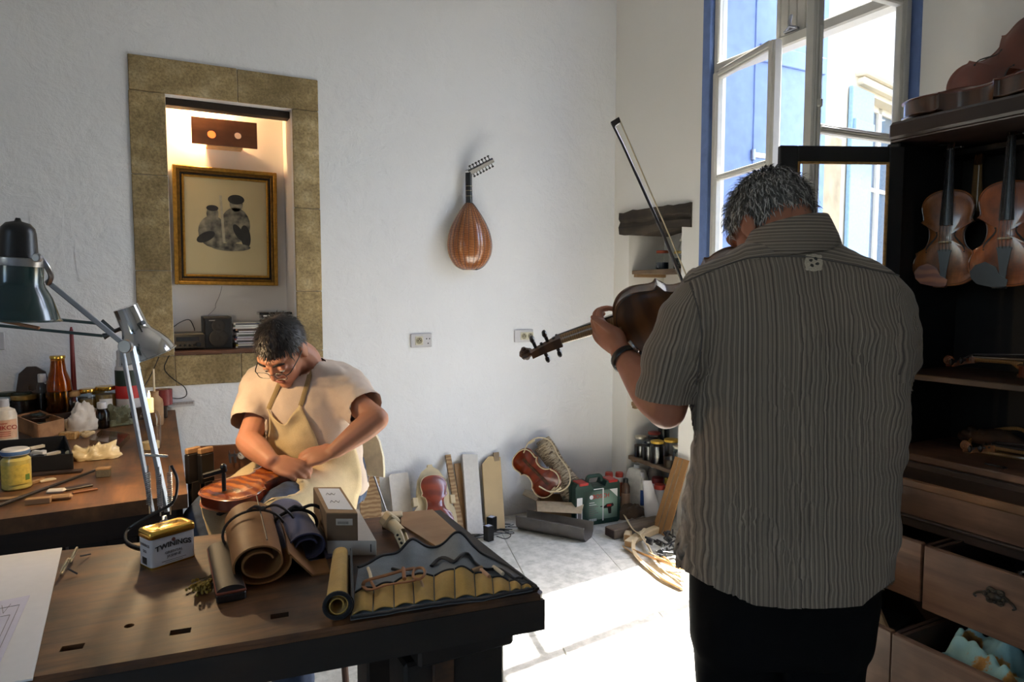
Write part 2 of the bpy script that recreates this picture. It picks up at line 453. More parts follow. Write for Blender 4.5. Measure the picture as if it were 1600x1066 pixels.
wall_pieces('wall_left', [(LX-.3, LX, BY, W2[0], 0, CEIL), (LX-.3, LX, W2[1], 4.3, 0, CEIL), (LX-.3, LX, W2[0], W2[1], 0, W2[2]), (LX-.3, LX, W2[0], W2[1], W2[3], CEIL)], M['plaster'])
wall_pieces('wall_front', [(LX, 3.1, BY-.3, BY, 0, CEIL)], M['plaster'])
g = G().bx(LX-.14, LX-.08, W2[0], W2[1], W2[2], W2[2]+.06).bx(LX-.14, LX-.08, W2[0], W2[1], W2[3]-.06, W2[3])
for y in (W2[0]+.03, (W2[0]+W2[1])/2, W2[1]-.03): g.bx(LX-.14, LX-.08, y-.03, y+.03, W2[2], W2[3])
struct('fill_window', g, M['whitewood'])  # frame of the added fill light opening, out of view
wall_pieces('ceiling', [(LX-.3, 3.1, BY-.3, 4.3, CEIL, CEIL+.2)], M['plaster'])
# plaster patches and scars on the back wall
for (a, b, c, d) in ((118, 392, 172, 442), (48, 326, 104, 430)):
    p, q = PY(a, b, WY), PY(c, d, WY); g = G()
    out = [(p.x+rnd.uniform(-.01, .01), p.z), ((p.x+q.x)/2, p.z+.006), (q.x, p.z-.004), (q.x-.01, (p.z+q.z)/2), (q.x, q.z+.01), ((p.x+q.x)/2, q.z), (p.x+.012, q.z+.01), (p.x, (p.z+q.z)/2)]
    g.prism(out, -.0028, .01, Matrix(((1, 0, 0, 0), (0, 0, 1, WY), (0, 1, 0, 0), (0, 0, 0, 1))))
    struct('plaster_patch', g, M['plaster'], wall_back)
# yellow stone surround of the back niche: separate blocks, slightly proud
sur = thing('trim_1', None, None, V(0, WY, 0), kind='structure')
def block(x0, x1, z0, z1):
    g = G(); e = .0012
    g.box(x1-x0-2*e, .05, z1-z0-2*e, ((x0+x1)/2, .016+rnd.uniform(-.003, .002), (z0+z1)/2), None, .003)
    struct('stone_block', g, M['stone'], sur)
for z0, z1 in ((.948, 1.10), (1.10, 1.52), (1.52, 1.98), (1.98, 2.372)):
    block(-.085, .073, z0, z1)
for z0, z1 in ((.948, 1.10), (1.10, 1.42), (1.42, 1.86), (1.86, 2.372)):
    block(.664, .80, z0, z1)
block(-.082, .40, 2.372, 2.538); block(.40, .80, 2.372, 2.536); block(.073, .38, .948, 1.10); block(.38, .664, .948, 1.10)
struct('lintel_shade', G().bx(.074, .663, 3.83, 3.90, 2.335, 2.371, .002), plain('lintel_shade_brown', C(40, 30, 22), .8), wall_back)  # dark strip standing in for the shade line under the lintel
# floor of large flagstones
floor = struct('floor', G().bx(LX, 3.1, BY, 4.3, -.2, -.004), plain('pale_joint', C(212, 210, 203), .9))
ang = math.radians(-16); ca, sa = math.cos(ang), math.sin(ang); o0 = V(2.13, 3.0)
tm = []
for q in range(6):
    g = G(); g.box(.498, .698, .03, (0, 0, -.015), None, .0035); me = g.mesh('flagstone'); fixn(me); me.materials.append(M['tile']); tm.append(me)
for i in range(-9, 4):
    for j in range(-7, 4):
        u = (i+.5)*.5; v = (j+.5)*.7+(.33 if i % 2 else 0)-.12
        x = o0.x+u*ca-v*sa; y = o0.y+u*sa+v*ca
        if not (LX+.3 < x < 3.2 and -.6 < y < 4.15): continue
        if (x > 2.9 and not WIN[0]-.2 < y < NI[1]) or y > 4.2: continue
        t = bpy.data.objects.new('flagstone', tm[(i*3+j) % 6]); COL.objects.link(t); t.parent = floor
        t.location = (x, y, rnd.uniform(-.0015, .0015)); t.rotation_euler = (0, 0, ang)
# old oak lintel over the cupboard niche
g = G(); L = []
for k in range(15):
    y = 3.025+(3.705-3.025)*k/14; n1 = noise.noise((k*.5, 0, 1))*.012; n2 = noise.noise((k*.5, 3, 1))*.012
    z1 = 1.927+n1+(.006 if k > 3 else 0); z0 = 1.785+n2+.012*math.sin(k*.5)
    L.append([V(WX+.2, y, z0), V(WX-.012, y, z0), V(WX-.018+n1*.4, y, z0+.045), V(WX-.004, y, (z0+z1)/2-.012+.02*(k/14)), V(WX-.017, y, (z0+z1)/2+.008+.02*(k/14)), V(WX-.015, y, z1), V(WX+.2, y, z1)])
g.grid(L); g.f.append(tuple(range(7))); g.f.append(tuple(14*7+q for q in range(7)))
lintel = struct('trim_2', g, wood('old_lintel_oak', C(46, 38, 30), C(84, 72, 58), .85, 30, 1, 0, .7, 14), None, 30)
# ------------------------------------------------------------------ window (French casement, leaves swung inward)
win = thing('window_1', None, None, V(WX, 0, 0), kind='structure'); wi = Matrix.Translation(V(-WX, 0, 0))
def wp(name, g, mat, parent=None): o = struct(name, g, mat, parent or win, world=True); return o
for y0, y1 in ((2.905, 2.965), (1.728, 1.80)): wp('blue_jamb', G().bx(WX-.004, WX+.10, y0, y1, 0, 3.4, .004), M['blue'])
for y0, y1 in ((2.953, 2.968), (1.762, 1.777)): wp('blue_reveal', G().bx(WX+.10, WX+.39, y0, y1, 0, 3.4, .003), M['blue'])
wp('blue_head', G().bx(WX-.004, WX+.10, 1.80, 2.905, 3.35, 3.4, .004), M['blue'])
for y0, y1 in ((2.865, 2.903), (1.802, 1.835)): wp('frame_post', G().bx(WX+.02, WX+.085, y0, y1, 0, 3.35, .006), M['whitewood'])
wp('transom', G().bx(WX+.0, WX+.085, 1.835, 2.865, 2.60, 2.655, .008), M['whitewood'])
wp('threshold', G().bx(WX-.01, WX+.36, 1.80, 2.905, 0, .03, .006), M['tile'])
# fixed lights above the transom
wp('top_pane', G().bx(WX+.045, WX+.049, 2.475, 2.865, 2.655, 3.35), M['pane'])
wp('top_pane', G().bx(WX+.045, WX+.049, 1.835, 2.25, 2.655, 3.35), M['pane'])
wp('top_mullion', G().bx(WX+.02, WX+.085, 2.25, 2.305, 2.655, 3.35, .006), M['whitewood'])
wp('top_stile', G().bx(WX+.02, WX+.085, 2.45, 2.48, 2.655, 3.35, .006), M['whitewood'])
for k in range(3): wp('plank', G().bx(WX+.02, WX+.05, 2.307+k*.048, 2.353+k*.048, 2.655, 3.35, .004), M['whitewood'])
g = G().box(.02, .08, .012, (WX-.008, 2.36, 2.661), None, .003); g.tube([(WX-.012, 2.36, 2.66), (WX-.02, 2.36, 2.70), (WX-.01, 2.36, 2.73)], .008, 8)
g.tube([(WX-.014, 2.33, 2.665), (WX-.03, 2.35, 2.672), (WX-.014, 2.385, 2.665)], .006, 6)
wp('window_catch', g, M['steel'])
def leaf(hinge, width, a, zs, name):
    """casement: local x from hinge to free stile, y through the thickness, z up"""
    m = Matrix.Translation(V(hinge[0]-WX, hinge[1], 0)) @ RZ(a)
    lf = thing(name, None, None, m); lf.parent = win
    st = .05; nz = len(zs)
    for x0, x1, dep in ((0, st, .038), (width-st, width, .044)):
        o = struct('stile', G().bx(x0, x1, -dep/2, dep/2, .03, 2.598, .006).bx(x0+.008, x1-.008, -dep/2-.006, dep/2+.006, .03, 2.598, .004), M['whitewood'], lf)
    for k, z in enumerate(zs):
        h = .05 if k in (0, nz-1) else .032
        struct('rail', G().bx(st, width-st, -.018, .018, z-h/2, z+h/2, .005).bx(st, width-st, -.023, .023, z-h*.22, z+h*.22, .004), M['whitewood'], lf)
    struct('lower_panel', G().bx(st, width-st, -.01, .01, zs[0]+.025, zs[1]-.016, .003), M['whitewood'], lf)
    for k in range(1, nz-1): struct('pane', G().bx(st-.004, width-st+.004, -.002, .002, zs[k]+.014, zs[k+1]-.014), M['pane'], lf)
    for z in (.4, 1.4, 2.4): struct('hinge', G().cyl(.008, .09, TR(-.006, 0, z), 10), M['steel'], lf)
    return lf
leaf((WX+.012, 2.872), .545, math.radians(-90-13), [.03, .36, 2.035, 2.585], 'casement_leaf')
lr = leaf((WX+.0, 1.79), .545, math.radians(180-2), [.06, .5, .975, 1.50, 2.035, 2.585], 'casement_leaf')
g = G().tube([(.52, 0, 1.2), (.52, 0, 2.4)], .006, 8, m=TR(0, .03, 0)).box(.02, .02, .03, (.52, .03, 2.12), None, .004).box(.02, .02, .03, (.52, .03, 1.5), None, .004)
struct('lock_rod', g, M['whitewood'], lr)
# blue outer shutters folded back against the reveal
sh = thing('window_shutter', 'tall blue painted shutter folded outside behind the ajar left casement', 'shutter', V(3.12, 2.965, 0), 'blue window shutters')
obj('shutter_board', G().bx(.0, .62, -.018, .018, .05, 3.3, .004), M['blue'], sh)
for z in (.35, 1.75, 2.75): obj('batten', G().bx(.03, .59, -.032, -.017, z, z+.1, .004), M['blue'], sh)
for z in (.6, 2.2): obj('hinge', G().bx(.0, .2, -.024, -.017, z, z+.03, .002).cyl(.012, .06, TR(0, -.02, z-.015), 8), M['steel'], sh)
# ------------------------------------------------------------------ outside: paved yard and the wing across it
struct('ground', G().bx(3.1, 16, -6, 14, -.4, -.12), plain('yard_paving', C(112, 108, 98), .9))
fo = V(3.25, 3.72, 0); fdir = V(.973, .23, 0).normalized(); fn = V(fdir.y, -fdir.x, 0)
fm = Matrix(((fdir.x, -fn.x, 0, fo.x), (fdir.y, -fn.y, 0, fo.y), (0, 0, 1, -.12), (0, 0, 0, 1)))   # x along facade, -y towards us
fac = thing('building', 'sunlit cream rendered house wing across the yard with pale blue shuttered window', 'building', fm)
MF = plaster('cream_render', (.50, .46, .37), .15); MS = plain('pale_blue_shutter', C(112, 142, 164), .6)
def onfac(px, py):
    d = ray(px, py); k = (fo-CV).dot(fn)/d.dot(fn); p = CV+d*k; return (p-fo).dot(fdir), p.z+.12
a0, zt = onfac(1331, 128); a1, _ = onfac(1378, 150); a2, z2 = onfac(1398, 300)
wz0, wz1 = .95, zt-.05; wx0, wx1 = a0+.42, a0+1.55
g = G(); g.bx(0, wx0, 0, .4, -.3, 7); g.bx(wx1, 9, 0, .4, -.3, 7); g.bx(wx0, wx1, 0, .4, -.3, wz0); g.bx(wx0, wx1, 0, .4, wz1, 7)
obj('wall', g, MF, fac)
obj('cornice', G().bx(wx0-.35, wx1+.35, -.12, .02, wz1+.12, wz1+.2, .02).bx(wx0-.3, wx1+.3, -.07, .02, wz1+.05, wz1+.12, .015), MF, fac)
obj('eave_moulding', G().bx(-.2, .75, -.22, .02, 4.35, 4.5, .02).bx(-.2, .7, -.14, .02, 4.22, 4.35, .02).bx(-.2, .65, -.07, .02, 4.1, 4.22, .02), MF, fac)
wf = obj('window_frame', G().bx(wx0, wx0+.06, .12, .18, wz0, wz1).bx(wx1-.06, wx1, .12, .18, wz0, wz1).bx(wx0, wx1, .12, .18, wz1-.06, wz1).bx(wx0, wx1, .12, .18, wz0, wz0+.06).bx((wx0+wx1)/2-.04, (wx0+wx1)/2+.04, .12, .18, wz0, wz1)
     .bx(wx0, wx1, .13, .17, wz0+(wz1-wz0)*.33-.02, wz0+(wz1-wz0)*.33+.02).bx(wx0, wx1, .13, .17, wz0+(wz1-wz0)*.66-.02, wz0+(wz1-wz0)*.66+.02), M['whitewood'], fac)
obj('pane', G().bx(wx0, wx1, .145, .15, wz0, wz1), plain('far_dark_glass', C(92, 104, 116), .05, bump=0), wf)
for x0, x1 in ((wx0-.5, wx0-.02), (wx1+.02, wx1+.5)):
    s = obj('shutter', G().bx(x0, x1, -.05, -.01, wz0-.05, wz1, .006), MS, fac)
    for zb in (wz0+.2, wz1-.4): obj('batten', G().bx(x0+.03, x1-.03, -.075, -.048, zb, zb+.1, .004), MS, s)
obj('quoin_strip', G().bx(wx0-1.15, wx0-.6, -.012, .01, -.2, wz1-.5, .006), plain('bare_stone_strip', C(150, 134, 106), .9, var=.25, scale=6), fac)
# ------------------------------------------------------------------ niche: shelf, lamp, picture, hi-fi
shelf = thing('wall_shelf', 'reddish brown board shelf in the stone framed niche', 'shelf', V(.07, WY+.15, 1.10))
MSH = wood('red_brown_shelf', C(84, 50, 34), C(122, 78, 54), .5, 20, 0)
obj('shelf_board', G().bx(-.0, .592, -.158, .14, .0, .018, .002), MSH, shelf)
for x in (.10, .33): obj('batten', G().bx(x, x+.12, -.156, -.10, -.008, .0005, .001), M['cabin'], shelf)
SZ = 1.1185
# wall lamp: a wooden board with two round holes in front of the bulb
la = PY(298, 180, 3.98); lb = PY(402, 235, 3.98)
lamp = thing('wall_lamp', 'brown wooden plate wall lamp with two round holes glowing in niche', 'lamp', V((la.x+lb.x)/2, 4.068, (la.z+lb.z)/2))
hw = (lb.x-la.x)/2; hh = (la.z-lb.z)/2-.006
pm = cut(G().bx(-hw, hw, -.096, -.084, -hh, hh, .001).mesh('p'), [G().cyl(.0205, .06, TR(-hw*.40, -.06, -.014) @ RX(math.pi/2), 24), G().cyl(.0175, .06, TR(hw*.40, -.06, -.008) @ RX(math.pi/2), 24)])
obj('lamp_plate', pm, wood('lamp_veneer', C(112, 68, 42), C(150, 98, 62), .45, 18, 0), lamp)
obj('orange_filter', G().cyl(.024, .003, TR(-hw*.40, -.079, -.014) @ RX(math.pi/2), 20), emit('orange_filter', (1, .16, .03), 1.3), lamp)
obj('amber_filter', G().cyl(.022, .003, TR(hw*.40, -.079, -.008) @ RX(math.pi/2), 20), emit('amber_filter', (.62, .34, .18), .42), lamp)
obj('lamp_base', G().bx(-hw*.55, hw*.55, -.085, -.001, -hh-.006, -hh+.012, .002), plain('lamp_white', C(214, 170, 120), .5), lamp)
obj('bulb', G().ell(.015, .015, .026, (-.10, -.04, .02)), emit('lamp_bulb', (1, .72, .38), 40), lamp)
pl = bpy.data.lights.new('niche_bulb', 'POINT'); pl.energy = 17; pl.color = (1, .64, .29); pl.shadow_soft_size = .02
plo = bpy.data.objects.new('niche_bulb', pl); COL.objects.link(plo); plo.location = V((la.x+lb.x)/2-.10, 4.025, (la.z+lb.z)/2+.03)
# picture in a gilt frame: plain grey tubular shapes on cream paper
p0 = PY(272, 257, 4.045); p1 = PY(434, 273, 4.045); p2 = PY(430, 446, 4.045)
pw, ph = (p1.x-p0.x), (p0.z+p1.z)/2-p2.z; pc = V((p0.x+p1.x)/2-.014, 4.04, (p0.z+p1.z)/2-ph/2)
pic = thing('picture', 'gilt framed drawing of rounded grey figures on cream paper in niche', 'picture', Matrix.Translation(pc) @ RY(math.radians(.6)))
def ring(w, h, t, y0, y1, prof=None):
    g = G()
    for sx in (-1, 1): g.bx(sx*w/2, sx*(w/2-t), y0, y1, -h/2, h/2, .003)
    for sz in (-1, 1): g.bx(-w/2+t*.999, w/2-t*.999, y0, y1, sz*h/2, sz*(h/2-t), .003)
    return g
obj('frame', ring(pw, ph, .019, -.03, .025), M['gold'], pic); obj('frame_step', ring(pw-.036, ph-.036, .016, -.022, .02), M['golddk'], pic)
obj('dark_band', ring(pw-.066, ph-.066, .011, -.012, .02), M['matteblack'], pic); obj('inner_slip', ring(pw-.086, ph-.086, .012, -.016, .02), M['gold'], pic)
obj('sheet', G().bx(-pw/2+.05, pw/2-.05, -.004, .01, -ph/2+.05, ph/2-.05), plain('cream_paper', C(186, 170, 130), .8, var=.04, scale=5, bump=0), pic)
MG = NT('graphite_shading'); v = MG.coords(); MG.base(MG.ramp(MG.noise(v, 22, 2), [(.3, C(58, 56, 52)), (.7, C(150, 142, 122))])); MG = MG.set(.9); MGd = plain('graphite_dark', C(52, 50, 47), .9, bump=0)
def flat(pts, z=-.0045, th=.0006): return G().prism(pts, z, z-th, Matrix(((1, 0, 0, 0), (0, 0, 1, 0), (0, 1, 0, 0), (0, 0, 0, 1))))
def oval(cx, cy, rx, ry, n=22, a=0): return [(cx+rx*math.cos(2*math.pi*i/n)*math.cos(a)-ry*math.sin(2*math.pi*i/n)*math.sin(a), cy+rx*math.cos(2*math.pi*i/n)*math.sin(a)+ry*math.sin(2*math.pi*i/n)*math.cos(a)) for i in range(n)]
k = pw/.52
for (cx, cy, rx, ry, a, mt, dz) in ((.045, .02, .075, .095, 0, MG, 0), (.05, .135, .034, .043, 0, MG, 0), (.05, .158, .042, .026, 0, MGd, -.0003), (-.07, -.02, .072, .085, 0, MG, -.0003), (-.07, .075, .03, .042, 0, MG, -.0006),
                                 (-.07, .105, .03, .016, 0, MGd, -.0009), (-.105, -.05, .05, .024, .5, MGd, -.0009), (.0, -.055, .055, .022, -.3, MG, -.0012), (.095, -.04, .026, .062, .1, MGd, -.0009),
                                 (.02, -.1, .1, .022, 0, MG, -.0012), (.06, -.02, .02, .05, .5, MGd, -.0015)):
    obj('drawn_shape', flat(oval(cx*k, (cy-.005)*k, rx*k, ry*k, 22, a), -.0045+dz), mt, pic)
obj('drawn_pole', flat([(-.035*k, .17*k), (-.022*k, .17*k), (-.008*k, -.08*k), (-.021*k, -.08*k)], -.0065), plain('graphite_light', C(168, 158, 134), .9, bump=0), pic)
# hi-fi receiver, loudspeaker, discs
def at_shelf(px, py, y): p = PY(px, py, y); return p
a = at_shelf(264, 548, 3.86); b = at_shelf(322, 517, 3.86)
rec = thing('stereo_receiver', 'low black hi-fi receiver at the left end of niche shelf', 'stereo', V((a.x+b.x)/2, 3.96, SZ))
w = b.x-a.x-.008; h = b.z-SZ-.012
obj('body', G().bx(-w/2, w/2, -.10, .10, .006, h, .003), M['black'], rec)
obj('front_panel', G().bx(-w/2+.003, w/2-.003, -.106, -.099, .01, h-.004, .002), plain('front_black', C(24, 24, 26), .25, bump=0), rec)
obj('display', G().bx(-w/2+.03, w/2-.03, -.1075, -.105, h*.55, h*.8, .001), plain('display_grey', C(40, 42, 46), .1, bump=0), rec)
for k in range(5): obj('button', G().cyl(.006, .006, TR(-w/2+.025+k*.022, -.105, h*.3) @ RX(math.pi/2), 10), M['steel'] if k == 0 else M['matteblack'], rec)
obj('volume_knob', G().cyl(.013, .014, TR(w/2-.035, -.105, h*.34) @ RX(math.pi/2), 18, b=.002), M['matteblack'], rec)
for sx in (-1, 1): obj('foot', G().cyl(.01, .007, TR(sx*w*.4, -.08, 0), 10), M['matteblack'], rec)
a = at_shelf(317, 550, 3.86); b = at_shelf(364, 495, 3.86)
spk = thing('loudspeaker', 'black bookshelf loudspeaker between receiver and stacked discs', 'speaker', V((a.x+b.x)/2, 3.96, SZ)); w = b.x-a.x-.012; h = b.z-SZ
obj('cabinet', G().bx(-w/2, w/2, -.09, .09, 0, h, .002), plain('speaker_ash', C(34, 33, 34), .5), spk)
obj('grille', G().bx(-w/2+.006, w/2-.002, -.098, -.089, .004, h-.006, .004), M['matteblack'], spk)
for z, r in ((h*.34, w*.34), (h*.72, w*.24)): obj('driver', G().lathe([(r, 0), (r, .003), (r*.85, .004), (r*.4, .001), (0.002, .003)], 24, TR(.004, -.098, z) @ RX(math.pi/2)), M['black'], spk)
obj('badge', G().bx(-w*.3, -w*.08, -.099, -.0975, h-.02, h-.016), M['steel'], spk)
cols = [(205, 200, 190), (170, 150, 60), (60, 60, 66), (196, 196, 200), (120, 40, 40), (40, 50, 80), (180, 178, 170), (90, 92, 96), (30, 30, 32), (150, 120, 90), (210, 208, 205), (70, 80, 70)]
mcd = [plain('disc_case_%s' % 'abcdefghijkl'[i], C(*c), .3, bump=0) for i, c in enumerate(cols)]
names = ['white', 'mustard', 'charcoal', 'pale grey', 'dark red', 'navy', 'ivory', 'mid grey', 'black', 'tan', 'bright white', 'olive grey']
def disc(x, y, z, rz, i, label):
    o = thing('disc_case', label, 'disc case', Matrix.Translation(V(x, y, z)) @ RZ(rz), 'disc cases on the niche shelf')
    obj('case', G().bx(-.07, .07, -.062, .062, .0, .0098, .001), mcd[i % 12], o)
    obj('spine_label', G().bx(-.060, .060, -.0628, -.0615, .002, .008), M['paper'] if i % 3 else mcd[(i+5) % 12], o)
ORD = ['bottom', 'second', 'third', 'fourth', 'fifth', 'sixth', 'seventh', 'eighth', 'ninth', 'tenth', 'eleventh', 'twelfth', 'thirteenth', 'fourteenth', 'fifteenth', 'sixteenth', 'seventeenth']
a = at_shelf(390, 545, 3.88); nst = 13
for k in range(nst): disc(a.x+rnd.uniform(-.006, .006), 3.94+rnd.uniform(-.008, .008), SZ+k*.0102, rnd.uniform(-.08, .08), k, '%s disc case, %s from the bottom of stack beside loudspeaker' % (names[k % 12], ORD[k]))
a = at_shelf(424, 545, 3.88)
for k in range(17): disc(a.x+.03+rnd.uniform(-.005, .005), 3.945+rnd.uniform(-.008, .008), SZ+k*.0102, rnd.uniform(-.1, .1), k+4, '%s disc case, %s from the bottom of taller stack by niche edge' % (names[(k+4) % 12], ORD[k]))
a = at_shelf(430, 487, 3.88)
o = thing('cassette_box', 'flat black media box lying across the top of taller disc stack', 'box', V(a.x+.02, 3.945, SZ+17*.0102+.001))
obj('body', G().bx(-.10, .07, -.06, .06, 0, .012, .002), M['black'], o); obj('side_label', G().bx(-.101, -.0995, -.05, .05, .002, .010), M['steel'], o)
# black cable from the receiver over the niche sill, and thin flex of the picture lamp
tag(obj('cable', G().tube(spline([PY(267, 514, 3.9), PY(283, 503, 3.92), PY(296, 500, 3.95), PY(303, 512, 3.98), PY(304, 517, 3.99)], 6), .0022, 6), M['black']), 'short black cable looping over the top of the hi-fi receiver', 'cable')
tag(obj('cable', G().tube(spline([PY(268, 552, 3.79), PY(262, 560, 3.755), PY(257, 577, 3.752), PY(270, 592, 3.752), PY(288, 605, 3.75), PY(291, 618, 3.75), PY(278, 623, 3.75), PY(255, 619, 3.72)], 6), .0025, 6), M['black']), 'black cable hanging from niche shelf in a loop to the bench', 'cable')
tag(obj('cable', G().tube(spline([PY(248, 558, 3.755), PY(240, 577, 3.755), PY(228, 600, 3.752), PY(215, 615, 3.745)], 6), .0024, 6), M['black']), 'black cable running diagonally down the stone niche surround', 'cable')
tag(obj('cable', G().tube(spline([PY(347, 447, 4.066), PY(343, 462, 4.066), PY(337, 475, 4.066), PY(336, 482, 4.066), PY(325, 493, 4.066)], 6), .001, 5), M['greyink']), 'thin grey lamp flex on the wall beneath the gilt picture', 'cable')
# ------------------------------------------------------------------ wall sockets
def socket(px0, py0, px1, py1, label, n, extra):
    a = PY(px0, py0, WY); b = PY(px1, py1, WY)
    o = thing('wall_socket', label, 'socket', V((a.x+b.x)/2, WY, (a.z+b.z)/2)); w = b.x-a.x; h = a.z-b.z
    obj('plate', G().bx(-w/2, w/2, -.012, .001, -h/2, h/2, .003), M['whitepaint'], o)
    for k in range(n):
        x = (-w*.12 if n == 1 else -w*.02)+k*w*.34
        f = obj('socket_face', G().bx(x-h*.30, x+h*.30, -.016, -.011, -h*.32, h*.32, .003), plain('ivory_socket', C(206, 200, 176), .4, bump=0), o)
        obj('well', G().lathe([(h*.24, 0), (h*.22, .003), (h*.20, .0005)], 16, TR(x, -.016, 0) @ RX(math.pi/2)), plain('socket_well', C(150, 142, 116), .5, bump=0), f)
        for dx, dz in ((-.35, 0), (.35, 0), (0, .4)): obj('pin_hole', G().cyl(h*.045, .001, TR(x+dx*h*.28, -.0165, dz*h*.28) @ RX(math.pi/2), 8), M['ink'], f)
    if extra:
        for dx, dz in ((.24, .12), (.38, .12), (.31, -.22)): obj('hole', G().cyl(h*.05, .001, TR(dx*w, -.012, dz*h) @ RX(math.pi/2), 8), M['ink'], o)
socket(641, 522, 674, 542, 'white wall socket with one ivory outlet, nearer the niche', 1, True)
socket(803, 516, 832, 534, 'white double wall socket beside the held violin scroll', 2, False)
a = PY(0, 533, WY); tag(obj('switch_plate', G().bx(a.x-.06, a.x+.02, WY-.012, WY+.001, a.z-.04, a.z+.04, .004), M['whitepaint']), 'white switch plate on back wall above the jars', 'switch')
# ================================================================== CABINET against the right wall
CY1 = 1.55; CY0 = .25
cabm = V(2.45, .9, 0)
cabt = thing('cabinet', 'tall dark oak cupboard with open glazed door, shelves and pulled out drawers', 'cabinet', cabm)
def cp(name, g, mat, parent=None): return obj(name, g, mat, parent or cabt, world=True)
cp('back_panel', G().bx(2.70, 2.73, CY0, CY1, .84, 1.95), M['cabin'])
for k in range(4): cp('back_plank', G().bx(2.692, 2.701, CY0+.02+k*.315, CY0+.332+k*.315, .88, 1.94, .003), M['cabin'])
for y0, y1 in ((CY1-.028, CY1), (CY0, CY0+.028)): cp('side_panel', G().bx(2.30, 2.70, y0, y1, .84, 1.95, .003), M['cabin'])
cp('front_stile', G().bx(2.287, 2.312, CY1-.045, CY1+.002, .875, 1.932, .004), M['cabin'])
cp('cornice', G().bx(2.272, 2.72, CY0, CY1-.02, 1.934, 1.942, .003).bx(2.265, 2.72, CY0, CY1-.014, 1.940, 2.0, .010), M['cab'])
cp('shelf', G().bx(2.315, 2.695, CY0+.03, CY1-.03, 1.117, 1.135, .002).bx(2.308, 2.318, CY0+.03, CY1-.03, 1.116, 1.136, .003), wood('old_shelf', C(56, 40, 28), C(92, 66, 42), .5, 30, 1))
cp('bottom_board', G().bx(2.285, 2.70, CY0, CY1, .838, .862, .004).bx(2.272, 2.29, CY0, CY1, .842, .866, .004), M['drawer'])
cp('ledge', G().bx(2.11, 2.66, CY0, CY1, .80, .824, .003), M['cab']); cp('worn_lip', G().bx(2.098, 2.114, CY0, CY1, .799, .826, .004), M['edgewood'])
cp('riser', G().bx(2.255, 2.275, CY0, CY1, .822, .842, .002), M['cab'])
cp('frieze_panel', G().bx(2.112, 2.13, CY0, CY1, .708, .80, .002), M['drawer'])
cp('moulding', G().bx(2.095, 2.13, CY0, CY1, .70, .709, .003).bx(2.105, 2.14, CY0, CY1, .672, .70, .003), M['cab'])
for y0, y1 in ((CY1-.03, CY1), (CY0, CY0+.03)): cp('base_side', G().bx(2.12, 2.66, y0, y1, .02, .80, .002), M['cab'])
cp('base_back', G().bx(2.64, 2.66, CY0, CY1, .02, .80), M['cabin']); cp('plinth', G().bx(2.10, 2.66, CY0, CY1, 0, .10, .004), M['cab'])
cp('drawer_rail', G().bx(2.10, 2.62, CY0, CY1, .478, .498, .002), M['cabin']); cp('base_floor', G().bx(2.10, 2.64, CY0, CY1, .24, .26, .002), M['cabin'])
cp('cupboard_front', G().bx(2.10, 2.12, CY0, CY1, .10, .255, .003), M['drawer'])
def drawer(xf, y0, y1, z0, z1, handle):
    d = cp('drawer', G().bx(xf, xf+.02, y0, y1, z0, z1, .003), M['drawer'])
    for y in (y0+.006, y1-.006): obj('drawer_side', G().bx(xf+.02, xf+.48, y-.006, y+.006, z0+.01, z1-.012, .001), M['cab'], d, world=True)
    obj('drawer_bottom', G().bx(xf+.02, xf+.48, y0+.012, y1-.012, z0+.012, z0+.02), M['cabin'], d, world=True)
    obj('drawer_back', G().bx(xf+.468, xf+.48, y0+.012, y1-.012, z0+.02, z1-.02), M['cab'], d, world=True)
    for (yy, zz) in handle:
        g = G(); o = [(.030*math.cos(a)*(1+.14*math.cos(6*a)), .021*math.sin(a)*(1+.14*math.cos(6*a))) for a in [2*math.pi*i/36 for i in range(36)]]
        mm = Matrix(((0, 0, -1, xf), (-1, 0, 0, yy), (0, 1, 0, zz), (0, 0, 0, 1)))
        g.prism(o, -.001, .006, mm).ell(.017, .011, .008, (0, 0, .006), mm, 14, 8)
        for i in range(8): a = 2*math.pi*i/8; g.ell(.006, .005, .006, (.022*math.cos(a), .014*math.sin(a), .005), mm, 8, 6)
        for sx in (-1, 1): g.tube(spline([(sx*.03, 0, .003), (sx*.042, -.004, .006), (sx*.05, -.012, .008), (sx*.044, -.017, .007)], 3), .003, 6, m=mm)
        obj('carved_handle', g, plain('bronze', C(70, 62, 52), .45, .6, var=.3), d, world=True)
    return d
drawer(1.95, 1.166, 1.465, .512, .688, [])
drawer(1.93, .62, 1.148, .505, .692, [((PX(1556, 932, 1.93)).y, PX(1556, 932, 1.93).z)])
drawer(1.75, 1.118, 1.465, .262, .492, []); ld = drawer(1.745, .45, 1.114, .262, .492, [(.75, .36)])
# glazed door swung open
hx, hy = 2.272, 1.482; dz0, dz1 = .875, 1.908; fx, fy = 1.878, 1.660
dl = math.hypot(fx-hx, fy-hy); dm = Matrix.Translation(V(hx-cabm.x, hy-cabm.y, 0)) @ RZ(math.atan2(fy-hy, fx-hx))
dr = obj('door', G().bx(0, .052, -.011, .011, dz0, dz1, .003).bx(dl-.062, dl, -.011, .011, dz0, dz1, .003), M['cabin'], cabt, m=dm)
for z0, z1 in ((dz0, dz0+.06), (dz1-.052, dz1)): obj('door_rail', G().bx(.052, dl-.062, -.011, .011, z0, z1, .003), M['cabin'], dr)
g = G()
for x0, x1, z0, z1 in ((.052, .060, dz0+.06, dz1-.052), (dl-.070, dl-.062, dz0+.06, dz1-.052), (.06, dl-.07, dz1-.060, dz1-.052), (.06, dl-.07, dz0+.06, dz0+.068)): g.bx(x0, x1, .002, .013, z0, z1, .002)
obj('glazing_bead', g, plain('yellow_putty', C(150, 112, 58), .7, var=.35, scale=70), dr)
